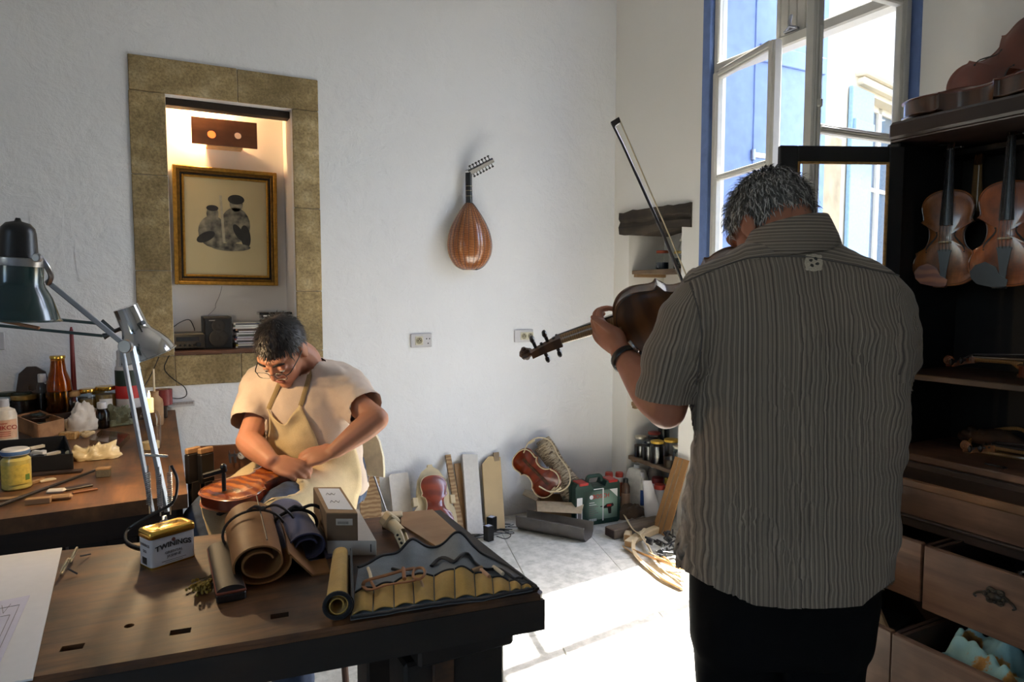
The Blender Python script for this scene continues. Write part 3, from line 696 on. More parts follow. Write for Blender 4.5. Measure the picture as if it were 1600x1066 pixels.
obj('pane', G().bx(.053, dl-.063, -.002, .001, dz0+.061, dz1-.053), M['pane'], dr)
for z in (1.1, 1.7): obj('hinge', G().cyl(.006, .06, TR(0, -.012, z), 8), M['steel'], dr)
# ================================================================== WORKBENCH in front
BZ = .82
bA, bB, bC, bD = V(.672, 1.144, BZ), V(.677, 1.722, BZ), V(-1.0, 1.975, BZ), V(-1.0, 1.345, BZ)
wb = thing('workbench', 'heavy dark worn oak workbench with square dog holes in the foreground', 'workbench', V(-.1, 1.5, 0))
g = G(); th = .078; out = [bA+V(-.012, 0, 0), bA+V(0, .014, 0), bB+V(0, -.01, 0), bB+V(-.01, 0, 0), bC, bD]
vs = []
for z, ins in ((BZ-th, .006), (BZ-th+.008, 0), (BZ-.005, 0), (BZ, .005)):
    cc = V(-.16, 1.53, 0)
    for p in out: d = (V(p.x, p.y, 0)-cc); vs.append(V(p.x-ins*(1 if d.x > 0 else -1), p.y-ins*(1 if d.y > 0 else -1), z))
n = len(out); fs = [tuple(range(n-1, -1, -1)), tuple(range(3*n, 4*n))]+[(k*n+i, k*n+(i+1) % n, (k+1)*n+(i+1) % n, (k+1)*n+i) for k in range(3) for i in range(n)]
g.add(vs, fs); fdirb = (bA-bD).normalized(); ab = math.atan2(fdirb.y, fdirb.x)
cuts = []
for (px, py, w, h) in ((113, 1012, .034, .020), (282, 987, .034, .020), (437, 962, .032, .020), (325, 914, .052, .014)):
    p = PZ(px, py, BZ); cuts.append(G().box(w, h, .09, (0, 0, 0), TR(p.x, p.y, BZ) @ RZ(ab)))
p = PZ(202, 978, BZ); cuts.append(G().cyl(.0085, .09, TR(p.x, p.y, BZ-.045), 16))
obj('bench_top', cut(g.mesh('t'), cuts), M['bench'], wb, world=True)
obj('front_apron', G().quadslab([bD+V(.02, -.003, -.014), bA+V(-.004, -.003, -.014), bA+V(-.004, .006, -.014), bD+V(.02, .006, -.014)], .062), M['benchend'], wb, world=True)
# darker board along the right end and back tool ledge
e0, e1 = PZ(693, 797, BZ), PZ(745, 792, BZ)
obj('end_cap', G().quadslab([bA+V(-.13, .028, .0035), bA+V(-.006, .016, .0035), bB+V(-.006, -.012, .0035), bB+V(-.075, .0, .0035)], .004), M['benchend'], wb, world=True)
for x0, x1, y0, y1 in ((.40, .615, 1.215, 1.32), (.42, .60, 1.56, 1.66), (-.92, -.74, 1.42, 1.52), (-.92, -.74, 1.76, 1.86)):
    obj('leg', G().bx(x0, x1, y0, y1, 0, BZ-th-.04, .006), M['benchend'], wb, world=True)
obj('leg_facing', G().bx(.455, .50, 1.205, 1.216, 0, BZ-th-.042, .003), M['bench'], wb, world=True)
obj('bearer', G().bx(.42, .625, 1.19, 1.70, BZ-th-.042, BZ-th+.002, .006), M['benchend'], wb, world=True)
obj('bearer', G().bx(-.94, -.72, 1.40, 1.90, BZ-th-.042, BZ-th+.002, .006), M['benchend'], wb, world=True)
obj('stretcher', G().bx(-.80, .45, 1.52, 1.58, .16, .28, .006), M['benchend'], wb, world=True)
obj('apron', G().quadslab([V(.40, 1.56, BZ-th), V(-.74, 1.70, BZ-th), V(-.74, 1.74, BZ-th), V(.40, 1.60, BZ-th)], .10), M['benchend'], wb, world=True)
# ================================================================== LONG BENCH on the left
B2 = .83
q0 = PZ(293, 772, B2); q1 = PZ(0, 812, B2); dq = (q1-q0).normalized()
lb_ = thing('long_workbench', 'long brown wooden side bench crowded with jars along the left', 'workbench', V(-.8, 2.9, 0))
fl = q0+dq*1.9; bt = [fl, q0, V(.066, WY-.012, B2), V(fl.x, WY-.012, B2)]
obj('bench_top', G().quadslab(bt, .042), M['bench2'], lb_, world=True)
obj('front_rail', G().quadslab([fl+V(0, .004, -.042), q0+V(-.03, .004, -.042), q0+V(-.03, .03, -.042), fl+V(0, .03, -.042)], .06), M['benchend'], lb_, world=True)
obj('side_rail', G().bx(.015, .05, q0.y+.03, WY-.03, B2-.14, B2-.042, .003), M['benchend'], lb_, world=True)
for (px, dx) in ((280, .0), (190, 0), (75, 0)):
    k = (PZ(px, 800, B2).x-q0.x)/dq.x; c = q0+dq*max(.05, k)
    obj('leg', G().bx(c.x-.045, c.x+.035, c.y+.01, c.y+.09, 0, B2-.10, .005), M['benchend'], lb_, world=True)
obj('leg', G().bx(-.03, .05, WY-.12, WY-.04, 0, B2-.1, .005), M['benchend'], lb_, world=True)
obj('back_panel', G().bx(-1.9, .0, 3.0, 3.03, .05, B2-.05, .003), M['cabin'], lb_, world=True)
obj('lower_shelf', G().bx(-1.9, 0, 2.35, 3.0, .22, .25, .003), M['benchend'], lb_, world=True)
# ================================================================== INSTRUMENTS
def varnish(n, c1, c2, freq=46, coat=.7): return flame(n, c1, c2, freq, 'Y', .28, coat)
def top_varnish(n, c1, c2): return wood(n, c1, c2, .28, 60, 1, .7, .05, 30, tuple(x*.55 for x in c1), 14)
VM = {'orange_top': top_varnish('orange_belly', C(136, 68, 26), C(172, 92, 38)), 'amber_top': top_varnish('amber_belly', C(130, 74, 30), C(164, 98, 46)), 'red_top': top_varnish('red_belly', C(86, 40, 22), C(120, 60, 34)), 'brown_top': top_varnish('brown_belly', C(84, 50, 26), C(120, 76, 42)), 'orange': varnish('orange_varnish', C(128, 62, 24), C(188, 108, 46), 9), 'red': varnish('red_brown_varnish', C(86, 40, 22), C(132, 68, 36), 12),
      'amber': varnish('amber_varnish', C(120, 68, 30), C(176, 112, 58), 12), 'brown': varnish('brown_varnish', C(74, 46, 26), C(112, 70, 38), 8),
      'deep': varnish('deep_red_varnish', C(120, 42, 16), C(160, 62, 24), 5, .9),
      'cello': varnish('cello_varnish', C(104, 54, 38), C(124, 66, 46), 2, .3), 'neck': varnish('bare_neck_maple', C(132, 96, 56), C(176, 136, 84), 60, .2),
      'white': plain('white_unvarnished_maple', C(204, 186, 150), .6, var=.06, scale=20, bump=.05)}
def vio_outline(sub=3):
    lo = [(0, 0), (28, 1), (58, 7), (84, 24), (100, 50), (104, 76), (100, 98), (94, 112), (97, 122)]
    ci = [(97, 122), (82, 130), (66, 146), (57, 168), (55, 190), (58, 210), (67, 226), (85, 237)]
    up = [(85, 237), (78, 245), (78, 257), (82, 276), (84, 294), (80, 314), (69, 332), (50, 346), (26, 354), (0, 356)]
    h = []
    for seg in (lo, ci, up):
        s = spline([(x/1000, y/1000, 0) for x, y in seg], sub); h += [(p.x, p.y) for p in (s[:-1] if seg is not up else s)]
    return h+[(-x, y) for x, y in reversed(h[1:-1])]
VO = vio_outline(); VC = (0, .178)
def plate(g, out, z0, arch, edge, sgn, cen=VC):
    """arched plate: sgn +1 belly up, -1 back down"""
    n = len(out); vs = []; fs = []
    prof = [(.985, 0), (1, edge*.5), (.985, edge), (.93, edge*.85), (.84, edge+arch*.25), (.68, edge+arch*.6), (.45, edge+arch*.86), (.2, edge+arch*.98)]
    for s, h in prof:
        for x, y in out: vs.append((cen[0]+(x-cen[0])*s, cen[1]+(y-cen[1])*s, z0+sgn*h))
    for k in range(len(prof)-1):
        for i in range(n): j = (i+1) % n; fs.append((k*n+i, k*n+j, (k+1)*n+j, (k+1)*n+i))
    c = len(vs); vs.append((cen[0], cen[1], z0+sgn*(edge+arch))); b = len(prof)-1
    fs += [(b*n+i, b*n+(i+1) % n, c) for i in range(n)]; fs.append(tuple(range(n)))
    return g.add(vs, fs)
def ribs(g, out, z0, z1, inset=.97, cen=VC):
    n = len(out); vs = []
    for z in (z0, z1):
        for x, y in out: vs.append((cen[0]+(x-cen[0])*inset, cen[1]+(y-cen[1])*inset, z))
    return g.add(vs, [(i, (i+1) % n, n+(i+1) % n, n+i) for i in range(n)])
def scroll_geo(g, y0, z0):
    """pegbox and scroll, from the nut onwards (local y onwards, z up)"""
    L = []
    for k in range(9):
        t = k/8; y = y0+.075*t; z = z0-.012*t-.012*t*t; w = .0125-.004*t; h = .013-.003*t
        L.append([V(-w, y, z-h), V(w, y, z-h), V(w, y, z+h*.55), V(w*.55, y, z+h*.6), V(w*.5, y, z-h*.2), V(-w*.5, y, z-h*.2), V(-w*.55, y, z+h*.6), V(-w, y, z+h*.55), V(-w, y, z-h)])
    g.grid(L); g.f.append(tuple(len(g.v)-81+i for i in range(8))); g.f.append(tuple(len(g.v)-9+i for i in range(8)))
    yc, zc = y0+.092, z0-.012
    pts = []; rad = []
    for k in range(40):
        a = -1.9+k/39*4.3*math.pi; r = .0165*(1-k/46)
        pts.append(V(0, yc-r*math.cos(a)*1.0, zc+r*math.sin(a)*1.0)); rad.append(.0065*(1-.55*k/39))
    vs = []
    g.tube(pts, rad, 8, flat=1.0)
    for k, (r, w) in enumerate(((.0135, .0085), (.0095, .0125), (.0058, .017))):
        g.cyl(r, 2*w, TR(-w, yc, zc) @ RY(math.pi/2), 18, b=.0015)
    return yc, zc
def peg(parent, y, z, sgn, mat=None, length=.028):
    g = G().tube([(-sgn*.014, y, z), (sgn*.024, y, z)], [.0036, .0045], 8)
    g.lathe([(.002, 0), (.0055, .003), (.0105, .006), (.0125, .011), (.0095, .017), (.002, .019)], 14, TR(sgn*.022, y, z) @ RY(sgn*math.pi/2), sy=.5)
    return obj('peg', g, mat or M['ebony'], parent)
def violin(name, label, cat, m, front, back, s=1.0, strings=True, neck=True, pegs=(1, -1, 1, -1), group=None, chin=True, ribm=None, fittings=True, neckm=None, chinm=None, tail=None):
    o = thing(name, label, cat, m @ Matrix.Scale(s, 4), group)
    obj('belly', plate(G(), VO, 0, .0125, .004, 1), front, o, 60)
    obj('back', plate(G(), VO, -.031, .0125, .004, -1), back, o, 60)
    obj('ribs', ribs(G(), VO, -.032, .001), ribm or back, o, 60)
    g = G()
    for z in (.0042, -.0352): g.tube([(x*.957+0, VC[1]+(y-VC[1])*.965, z) for x, y in VO]+[(VO[0][0]*.957, VC[1]+(VO[0][1]-VC[1])*.965, z)], .0007, 4)
    obj('purfling', g, M['ink'], o)
    for sg in (-1, 1):
        pts = []
        for k in range(15):
            t = k/14; y = .125+.072*t; x = .040+.012*math.sin((t-.5)*-5.2)*(.6+.8*abs(t-.5))-.004*t+.012*(1-t)
            r = math.hypot(x/.1, (y-.178)/.19); pts.append(V(sg*x, y, .0045+.0125*max(0, 1-r*r*.9)))
        g = G().tube(spline(pts, 2), [.0012+.0022*math.sin(math.pi*i/28) for i in range(29)], 6, flat=.25, up=(0, 0, 1))
        g.ell(.004, .004, .001, pts[0]).ell(.003, .003, .001, pts[-1])
        obj('sound_hole', g, M['ink'], o)
    if neck:
        g = G(); L = []
        for k in range(9):
            t = k/8; y = .345+.15*t; w = .0165-.004*t; zb = -.030+.026*min(1, t*4) if t < .25 else -.004+.0015*math.sin(t*3); zt = .010+.001*t
            L.append([V(w*math.cos(a), y, zt+(zb-zt)*math.sin(a)) for a in [math.pi*q/8 for q in range(9)]])
        g.grid(L); g.f.append(tuple(len(g.v)-9+q for q in range(9))); g.f.append(tuple(len(g.v)-81+q for q in range(9)))
        g.prism([(-.010, .342), (.010, .342), (.011, .356), (.008, .364), (-.008, .364), (-.011, .356)], -.038, -.030)
        obj('neck', g, neckm or VM['neck'], o)
        g = G(); scroll_geo(g, .490, .006); obj('scroll', g, neckm or back, o)
        for k, sg in enumerate(pegs):
            if sg: peg(o, .506+k*.0155, .004-.004*k, sg)
    if fittings:
        g = G(); L = []
        for k in range(7):
            t = k/6; y = .222+.275*t; w = .021-.009*t; z = .0245-.009*t
            L.append([V(-w, y, z-.005), V(-w, y, z), V(-w*.5, y, z+.0035), V(0, y, z+.0045), V(w*.5, y, z+.0035), V(w, y, z), V(w, y, z-.005)])
        g.grid(L); g.f.append(tuple(range(7))); g.f.append(tuple(42+q for q in range(7)))
        obj('fingerboard', g, M['ebony'], o)
        obj('nut', G().bx(-.012, .012, .497, .502, .010, .0215, .001), M['ebony'], o)
        tp = [(-.008, .02), (.008, .02), (.011, .06), (.019, .118), (.022, .130), (.012, .134), (-.012, .134), (-.022, .130), (-.019, .118), (-.011, .06)]
        obj('tailpiece', G().prism(tp, .020, .026), tail or M['ebony'], o)
        br = [(-.020, 0), (-.014, 0), (-.011, .006), (0, .011), (.011, .006), (.014, 0), (.020, 0), (.018, .012), (.020, .024), (.012, .031), (0, .033), (-.012, .030), (-.020, .022), (-.017, .012)]
        obj('bridge', G().prism(br, -.0022, .0022, Matrix(((1, 0, 0, 0), (0, 0, 1, .160), (0, 1, 0, .0165), (0, 0, 0, 1)))), VM['white'], o)
        if chin:
            g = G(); L = []
            for k in range(9):
                b = -1.35+2.7*k/8
                L.append([V(-.042+ (.052)*math.sin(b)*(.62+.3*0)*r, .052+.044*math.cos(b+.3)*r, .030-.010*(1-r)+.004*r) for r in (0.02, .35, .7, 1.0)])
            g = G(); g.prism([(-.088, .028), (-.070, .008), (-.03, -.002), (.012, .0), (.016, .022), (-.008, .038), (-.02, .066), (-.05, .083), (-.078, .072), (-.092, .05)], .024, .033)
            g.bx(-.03, .008, -.006, .001, -.036, .026, .002)
            obj('chin_rest', g, chinm or M['ebony'], o, 50)
    if strings:
        for k in range(4):
            x = (k-1.5)
            g = G().tube([(x*.010, .128, .0275), (x*.0112, .160, .0495-abs(x)*.0016), (x*.0056, .499, .0222), (x*.004, .53, .006)], .00085, 5)
            obj('string', g, M['steel'], o)
    return o
def hang_violin(px, py, x, facing, up=(0, 0, 1)):
    p = PX(px, py, x); return frame_yz(p, up, facing)
# two violins hanging in the cupboard, third neck behind
violin('violin', 'orange violin with brown chin rest hanging on the left inside cupboard', 'violin', hang_violin(1474, 447, 2.45, (-1, -.42, .02), (.02, 0, 1)), VM['amber_top'], VM['brown'], .94, group='violins hanging in the cupboard', chinm=VM['orange'])
violin('violin', 'orange violin with black chin rest hanging nearer the frame edge in cupboard', 'violin', hang_violin(1567, 448, 2.47, (-1, -.36, .02), (.02, 0, 1)), VM['orange_top'], VM['brown'], .97, group='violins hanging in the cupboard')
a = PX(1524, 340, 2.60)
o = thing('violin_neck', 'bare pale violin neck hanging behind between the two hung violins', 'violin neck', frame_yz(a, (0, 0, 1), (-1, -.2, 0)))
g = G(); L = []
for k in range(7):
    t = k/6; w = .019-.006*t; L.append([V(w*math.cos(q), .19*t, -.02*math.sin(q)) for q in [math.pi*i/8 for i in range(9)]])
g.grid(L); g.f.append(tuple(range(9))); g.f.append(tuple(54+i for i in range(9))); obj('neck', g, VM['neck'], o)
g = G(); scroll_geo(g, .188, -.002); obj('scroll', g, VM['brown'], o); obj('mount_block', G().bx(-.018, .018, -.01, .02, -.045, -.005, .003), VM['brown'], o)
hk = obj('hanging_rail', G().bx(2.56, 2.695, CY0+.03, CY1-.03, 1.905, 1.925, .003), M['cabin'], cabt, world=True)
# violin lying on the cupboard shelf, scroll to the left
p = PX(1600, 575, 2.40)
sc_ = PX(1478, 562, 2.42)
violin('violin', 'dark red violin lying on its back on the middle cupboard shelf', 'violin', Matrix.Translation(V(2.43, sc_.y-.585, 1.136+.051)) @ RZ(.0), VM['red_top'], VM['red'], 1.0, chin=False, group=None)
# on the lower board: violin with flamed ribs, carved head with hoop behind
sc2 = PX(1498, 690, 2.36)
violin('violin', 'amber flamed violin lying on the lowest cupboard board at frame edge', 'violin', Matrix.Translation(V(2.40, sc2.y-.60, .864+.051)) @ RZ(.06), VM['amber_top'], VM['amber'], 1.0, chin=False)
p = PX(1545, 690, 2.52)
o = thing('carved_scroll', 'rough brown carved instrument head lying with a wooden hoop in cupboard', 'carving', V(2.57, p.y, .864))
g = G().limb([(0, .11, .035), (0, .05, .04), (0, -.01, .05), (.01, -.08, .035)], [.02, .026, .032, .018], 10, 3)
for k in range(26): a = k*.7; g.ell(.012, .014, .012, (rnd.uniform(-.02, .02), rnd.uniform(-.08, .1), .045+rnd.uniform(-.015, .02)), None, 8, 6)
obj('carving', meld(g, .0035, 2), wood('rough_old_wood', C(50, 34, 22), C(92, 62, 38), .8, 40, 1), o)
obj('hoop', G().tube(spline([(.02, -.10, .055), (-.03, -.13, .01), (-.06, -.05, .006), (-.05, .06, .006), (.0, .06, .05), (.04, -.04, .085)], 6, True)+[V(.02, -.10, .055)], .0065, 7), VM['neck'], o)
p = PX(1556, 708, 2.33); tag(obj('tuning_peg', G().tube([(2.33, p.y+.03, .871), (2.33, p.y-.02, .871)], [.0035, .0045], 8).lathe([(.002, 0), (.006, .003), (.010, .008), (.002, .017)], 12, TR(2.33, p.y-.018, .8705) @ RX(math.pi/2), sy=.5), M['ebony']), 'small black peg on cupboard board in front of the carved head', 'peg')
# big instrument bodies on top of the cupboard
TOPZ = 2.0
p = PX(1428, 168, 2.45)
o = thing('unfinished_cello', 'small brown instrument body lying flat on top of the cupboard', 'instrument', Matrix.Translation(V(2.47, p.y+.005, TOPZ+.0475*1.45+.003)) @ RZ(math.pi-.06) @ Matrix.Diagonal((1.45, 1.45, 1.45, 1)))
obj('belly', plate(G(), VO, 0, .012, .004, 1), VM['cello'], o, 60); obj('back', plate(G(), VO, -.032, .012, .004, -1), VM['brown'], o, 60); obj('ribs', ribs(G(), VO, -.033, .001), VM['brown'], o, 60)
obj('neck_block', G().bx(-.03, .03, .345, .40, -.03, .02, .004), VM['brown'], o)
obj('soundpost_clamp', G().bx(-.03, .03, .30, .36, .010, .022, .004).tube([(-.03, .33, .026), (.03, .33, .028)], .006, 8), M['matteblack'], o)
# red-brown cello belly leaning on its side against the wall
lc_, uc_ = PX(1537, 104, 2.66), PX(1566, 67, 2.66)      # the two corners of its upper waist
sc3 = (uc_-lc_).length/.113*1.35; ch = (uc_-lc_).normalized(); ch = V(0, ch.y*.985-ch.z*.174, ch.z*.985+ch.y*.174); sd = V(0, ch.z, -ch.y)
ax = (ch*.115+sd*-.010).normalized(); sd = V(0, ax.z, -ax.y)
if sd.z > 0: sd = -sd
lc_ = lc_+V(0, .05, .035)
cm = frame_yz(lc_+(sd*.097-ax*.122)*sc3, ax, V(-1, 0, .0))
o = thing('cello_belly', 'red brown cello front with sound hole leaning on wall above cupboard', 'cello', cm @ Matrix.Scale(sc3, 4))
obj('plate', plate(G(), VO, 0, .014, .003, 1), VM['cello'], o, 60)
for sg in (-1, 1):
    pts = []
    for k in range(15):
        t = k/14; y = .130+.085*t; x = .048+.014*math.sin((t-.5)*-5.2)*(.6+.8*abs(t-.5))-.004*t+.008*(1-t)
        r = math.hypot(x/.1, (y-.178)/.19); pts.append(V(sg*x, y, .004+.0145*max(0, 1-r*r*.85)))
    g = G().tube(spline(pts, 2), [.001+.002*math.sin(math.pi*i/28) for i in range(29)], 6, flat=.3, up=(0, 0, 1)); g.ell(.004, .004, .001, pts[0]).ell(.0035, .0035, .001, pts[-1])
    obj('sound_hole', g, M['ink'], o)
# ------------------------------------------------------------------ lute on the back wall
ly = 3.60; b0 = PY(748, 421, ly); b1 = PY(747, 313, ly); lh = b1.z-b0.z; lw = (PY(782, 370, ly)-PY(713, 370, ly)).x
lm = frame_yz(V((b0.x+b1.x)/2, WY-.045, b0.z), (.00, 0, 1), (0, -1, 0))
lute = thing('lute', 'lute with rounded striped wooden bowl hanging face to the back wall', 'lute', lm)
prof = [(0, .30), (.025, .50), (.07, .68), (.14, .83), (.22, .94), (.31, .995), (.40, 1.0), (.50, .955), (.61, .86), (.72, .71), (.82, .54), (.91, .36), (.97, .23), (1.0, .15)]
pp = spline([(h, w, 0) for h, w in prof], 3); NS = 13
stave_m = [flame('lute_rib_a', C(146, 82, 40), C(182, 114, 62), 26, 'Y', .25, .8), flame('lute_rib_b', C(156, 92, 46), C(192, 124, 70), 22, 'Y', .25, .8)]
flipy = [(p.x*lh, max(.0, p.y)*lw/2) for p in pp]
# teardrop: broad below, narrowing to the neck
for k in range(NS):
    a0, a1 = math.pi*k/NS, math.pi*(k+1)/NS; P = []
    for (h, w) in flipy:
        row = []
        for q in range(4):
            a = a0+(a1-a0)*(q/3*.94+.03); bul = 1+.012*math.sin(math.pi*q/3); row.append(V(w*math.cos(a)*bul, h, w*math.sin(a)*.82*bul))
        P.append(row)
    obj('rib_stave', G().grid(P, None, .002), stave_m[k % 2], lute, 60)
g = G()
for k in range(1, NS): g.tube([V(w*math.cos(math.pi*k/NS)*.995, h, w*math.sin(math.pi*k/NS)*.82*.995) for h, w in flipy], .0016, 5)
obj('seam_lines', g, M['ink'], lute)
obj('soundboard', G().prism([(w, h) for h, w in flipy]+[(-w, h) for h, w in reversed(flipy)], -.006, .0), VM['white'], lute)
nz = (PY(750, 265, ly)).z-b0.z; hw0 = .0165
g = G(); L = []
for k in range(7):
    t = k/6; w = .021-.006*t; y = lh*.985+(nz-lh*.985)*t; L.append([V(w*math.cos(q), y, .020*math.sin(q)) for q in [math.pi*i/8 for i in range(9)]])
g.grid(L); g.f.append(tuple(range(9))); g.f.append(tuple(54+i for i in range(9))); g.bx(-.02, .02, lh*.985, nz, -.005, .0)
obj('neck', g, M['ebony'], lute)
for k in (.45, .6, .78): y = nz+(lh-nz)*k; obj('fret', G().tube([(.021*math.cos(q), y, .0205*math.sin(q)) for q in [math.pi*i/10 for i in range(11)]], .0009, 5), VM['white'], lute)
pe = PY(778, 247, ly); pdir = V(pe.x-lm.translation.x, pe.z-b0.z-nz, .065)
pm_ = frame_yz(V(0, nz, .004), pdir, (0, -.5, 1)); pl_ = pdir.length
obj('pegbox', G().prism([(-.014, 0), (.014, 0), (.010, pl_), (-.010, pl_)], -.011, .011), M['ebony'], lute, m=pm_)
for k in range(7):
    for sg in (-1, 1): obj('peg', G().tube([(0, 0, 0), (sg*.032, 0, 0)], [.003, .0035], 6).ell(.006, .008, .003, (sg*.036, 0, 0)), M['ebony'], lute, m=pm_ @ TR(0, .02+k*(pl_-.03)/6.5, 0))
obj('wall_hook', G().tube([(.0, nz+.02, -.05), (.0, nz+.02, .0), (.0, nz+.035, .004)], .0025, 6), M['steel'], lute)
# ================================================================== PEOPLE
def rings(g, R, n=24, e=2.4):
    """closed loft; each ring (centre, half-width vector, half-depth vector)"""
    vs = []; fs = []
    for c, a, b in R:
        for i in range(n):
            t = 2*math.pi*i/n; x, y = math.cos(t), math.sin(t)
            x = math.copysign(abs(x)**(2/e), x); y = math.copysign(abs(y)**(2/e), y); vs.append(Vector(c)+a*x+b*y)
    for k in range(len(R)-1):
        for i in range(n): j = (i+1) % n; fs.append((k*n+i, k*n+j, (k+1)*n+j, (k+1)*n+i))
    fs.append(tuple(range(n))); fs.append(tuple((len(R)-1)*n+i for i in range(n)))
    return g.add(vs, fs)
def skinmat(name, c, red):
    t = NT(name); v = t.coords(); n = t.noise(v, 14, 4); f = t.noise(v, 160, 3)
    t.base(t.ramp(n, [(.35, c), (.7, red)])); t.bump(f, .12, .001)
    t.b.inputs['Subsurface Weight'].default_value = .08; t.b.inputs['Subsurface Radius'].default_value = (.01, .004, .002)
    return t.set(.5, spec=.35)
def head(g, m, s=1.0):
    A = lambda rx, ry, rz, c: g.ell(rx*s, ry*s, rz*s, tuple(q*s for q in c), m, 20, 14)
    A(.074, .092, .088, (0, -.012, .038)); A(.064, .072, .082, (0, .018, -.022)); A(.050, .050, .060, (0, .034, -.062)); A(.026, .022, .02, (0, .072, -.098))
    A(.058, .030, .018, (0, .068, .032))                               # brow
    for sg in (-1, 1):
        A(.022, .018, .018, (sg*.042, .062, -.028)); A(.018, .014, .009, (sg*.031, .077, -.004))   # cheek, eyelid
        A(.008, .022, .031, (sg*.077, -.012, -.006)); A(.010, .012, .012, (sg*.074, -.008, -.032)); A(.009, .008, .008, (sg*.011, .094, -.034))
        A(.030, .03, .05, (sg*.032, .0, -.07))
    g.limb([m @ V(0, .080*s, .018*s), m @ V(0, .100*s, -.012*s), m @ V(0, .106*s, -.030*s)], [.009*s, .011*s, .013*s], 10, 3)
    A(.024, .010, .0065, (0, .082, -.060)); A(.022, .010, .007, (0, .080, -.071))
def hand(g, m, curl=(.5, .6, .6, .7), s=1.0, thumb=(.035, .065, -.02), side=1):
    """wrist at the origin, fingers along y, back of the hand +z, thumb on +x*side"""
    g.ell(.040*s, .052*s, .0155*s, (0, .050*s, 0), m, 16, 10); g.ell(.030*s, .04*s, .017*s, (0, .012*s, 0), m, 14, 8)
    for k in range(4):
        x = side*(.030-.020*k)*s; L = (.072, .080, .075, .058)[k]*s; y = (.088, .092, .089, .080)[k]*s
        p = V(x, y-.03*s, 0); q = V(x, y, .002); pts = [p, q]; a = 0
        for f, c in ((.45, .5), (.32, .9), (.23, .6)):
            a += curl[k]*c; q = q+V(side*.02*(1.5-k)*L*f*.5, math.cos(a)*L*f, -math.sin(a)*L*f); pts.append(q)
        g.limb([m @ v for v in pts], [.0105*s, .010*s, .009*s, .0084*s, .0072*s], 10, 3)
    a, b, c = thumb
    g.limb([m @ V(side*.016*s, .012*s, -.004*s), m @ V(side*.034*s, .034*s, -.008*s), m @ V(side*(.034+a*.45)*s, (.034+b*.45)*s, (-.008+c*.5)*s), m @ V(side*(.034+a*.8)*s, (.034+b)*s, (-.008+c)*s)], [.014*s, .013*s, .0105*s, .0085*s], 10, 3)
def hair(parent, m, cover, mat, mat2, nst, ln, s=1.0, seed=1, r=(.0775, .0965, .092), flow=(0, .01, .13)):
    rr = random.Random(seed); cz = .038; g = G()
    g.ell(r[0]*s, r[1]*s, r[2]*s, (0, -.012*s, cz*s), None, 40, 30)
    keep = []
    for f in g.f:
        c = sum((g.v[i] for i in f), Vector())/len(f)/s
        if cover(c): keep.append(f)
    g.f = keep
    for i, v in enumerate(g.v):
        n = (v/s-V(0, -.012, cz)).normalized(); g.v[i] = v+n*(noise.noise(v*55)*.004+noise.noise(v*18)*.004)
    g.v = [m @ v for v in g.v]; obj('hair_cap', g, mat, parent, 180, world=True)
    for mt, k in ((mat, .62), (mat2, .38)):
        g = G(); crown = V(0, -.05, .13)
        for _ in range(int(nst*k)):
            while True:
                d = V(rr.gauss(0, 1), rr.gauss(0, 1), rr.gauss(0, 1)).normalized(); p = V(d.x*r[0], -.012+d.y*r[1], cz+d.z*r[2])
                if cover(p): break
            n = V(d.x/r[0], d.y/r[1], d.z/r[2]).normalized(); fl = (p-crown); fl = (fl-n*fl.dot(n)); fl = fl.normalized() if fl.length > 1e-6 else n.orthogonal()
            fl = (fl+V(rr.gauss(0, .35), rr.gauss(0, .25), rr.gauss(0, .25)-.15)).normalized(); L = ln*rr.uniform(.6, 1.3)
            q0 = p-n*.002; q1 = p+fl*L*.5+n*L*.22; q2 = p+fl*L+n*L*rr.uniform(.02, .22); w = fl.cross(n).normalized()*.0014
            vs = [q0-w, q0+w, q1-w*.9, q1+w*.9, q2]
            g.add([m @ (v*s) for v in vs], [(0, 1, 3, 2), (2, 3, 4)])
        o = link('hair', g.mesh('hair'), mt, parent, 180, True); o['kind'] = 'stuff'
def bvh_of(me): return bvhtree.BVHTree.FromPolygons([v.co for v in me.vertices], [tuple(p.vertices) for p in me.polygons])
def onto(b, px, py, off=.0, t=None):
    """where the sight line through a photograph pixel meets a garment, lifted off it"""
    d = ray(px, py).normalized(); loc, n, i, dist = b.ray_cast(CV, d)
    if loc is None: return PT(px, py, t or 2)
    if n.dot(d) > 0: n = -n
    return loc+n*off
def trim_mesh(me, test):
    bm = bmesh.new(); bm.from_mesh(me); dele = [f for f in bm.faces if test(f.calc_center_median())]
    bmesh.ops.delete(bm, geom=dele, context='FACES'); bm.to_mesh(me); bm.free(); return me
def project(p):
    d = p-CV; w = d.dot(FV); return 800+FPX*d.dot(RV)/w, 533-FPX*d.dot(UV)/w
def folds(me, fn):
    me.update()
    for v in me.vertices: v.co = v.co+v.normal*fn(v.co)
    me.update()
SK1 = skinmat('tanned_skin', C(158, 104, 78), C(178, 116, 90)); SK2 = skinmat('fair_skin', C(178, 124, 94), C(192, 132, 106))
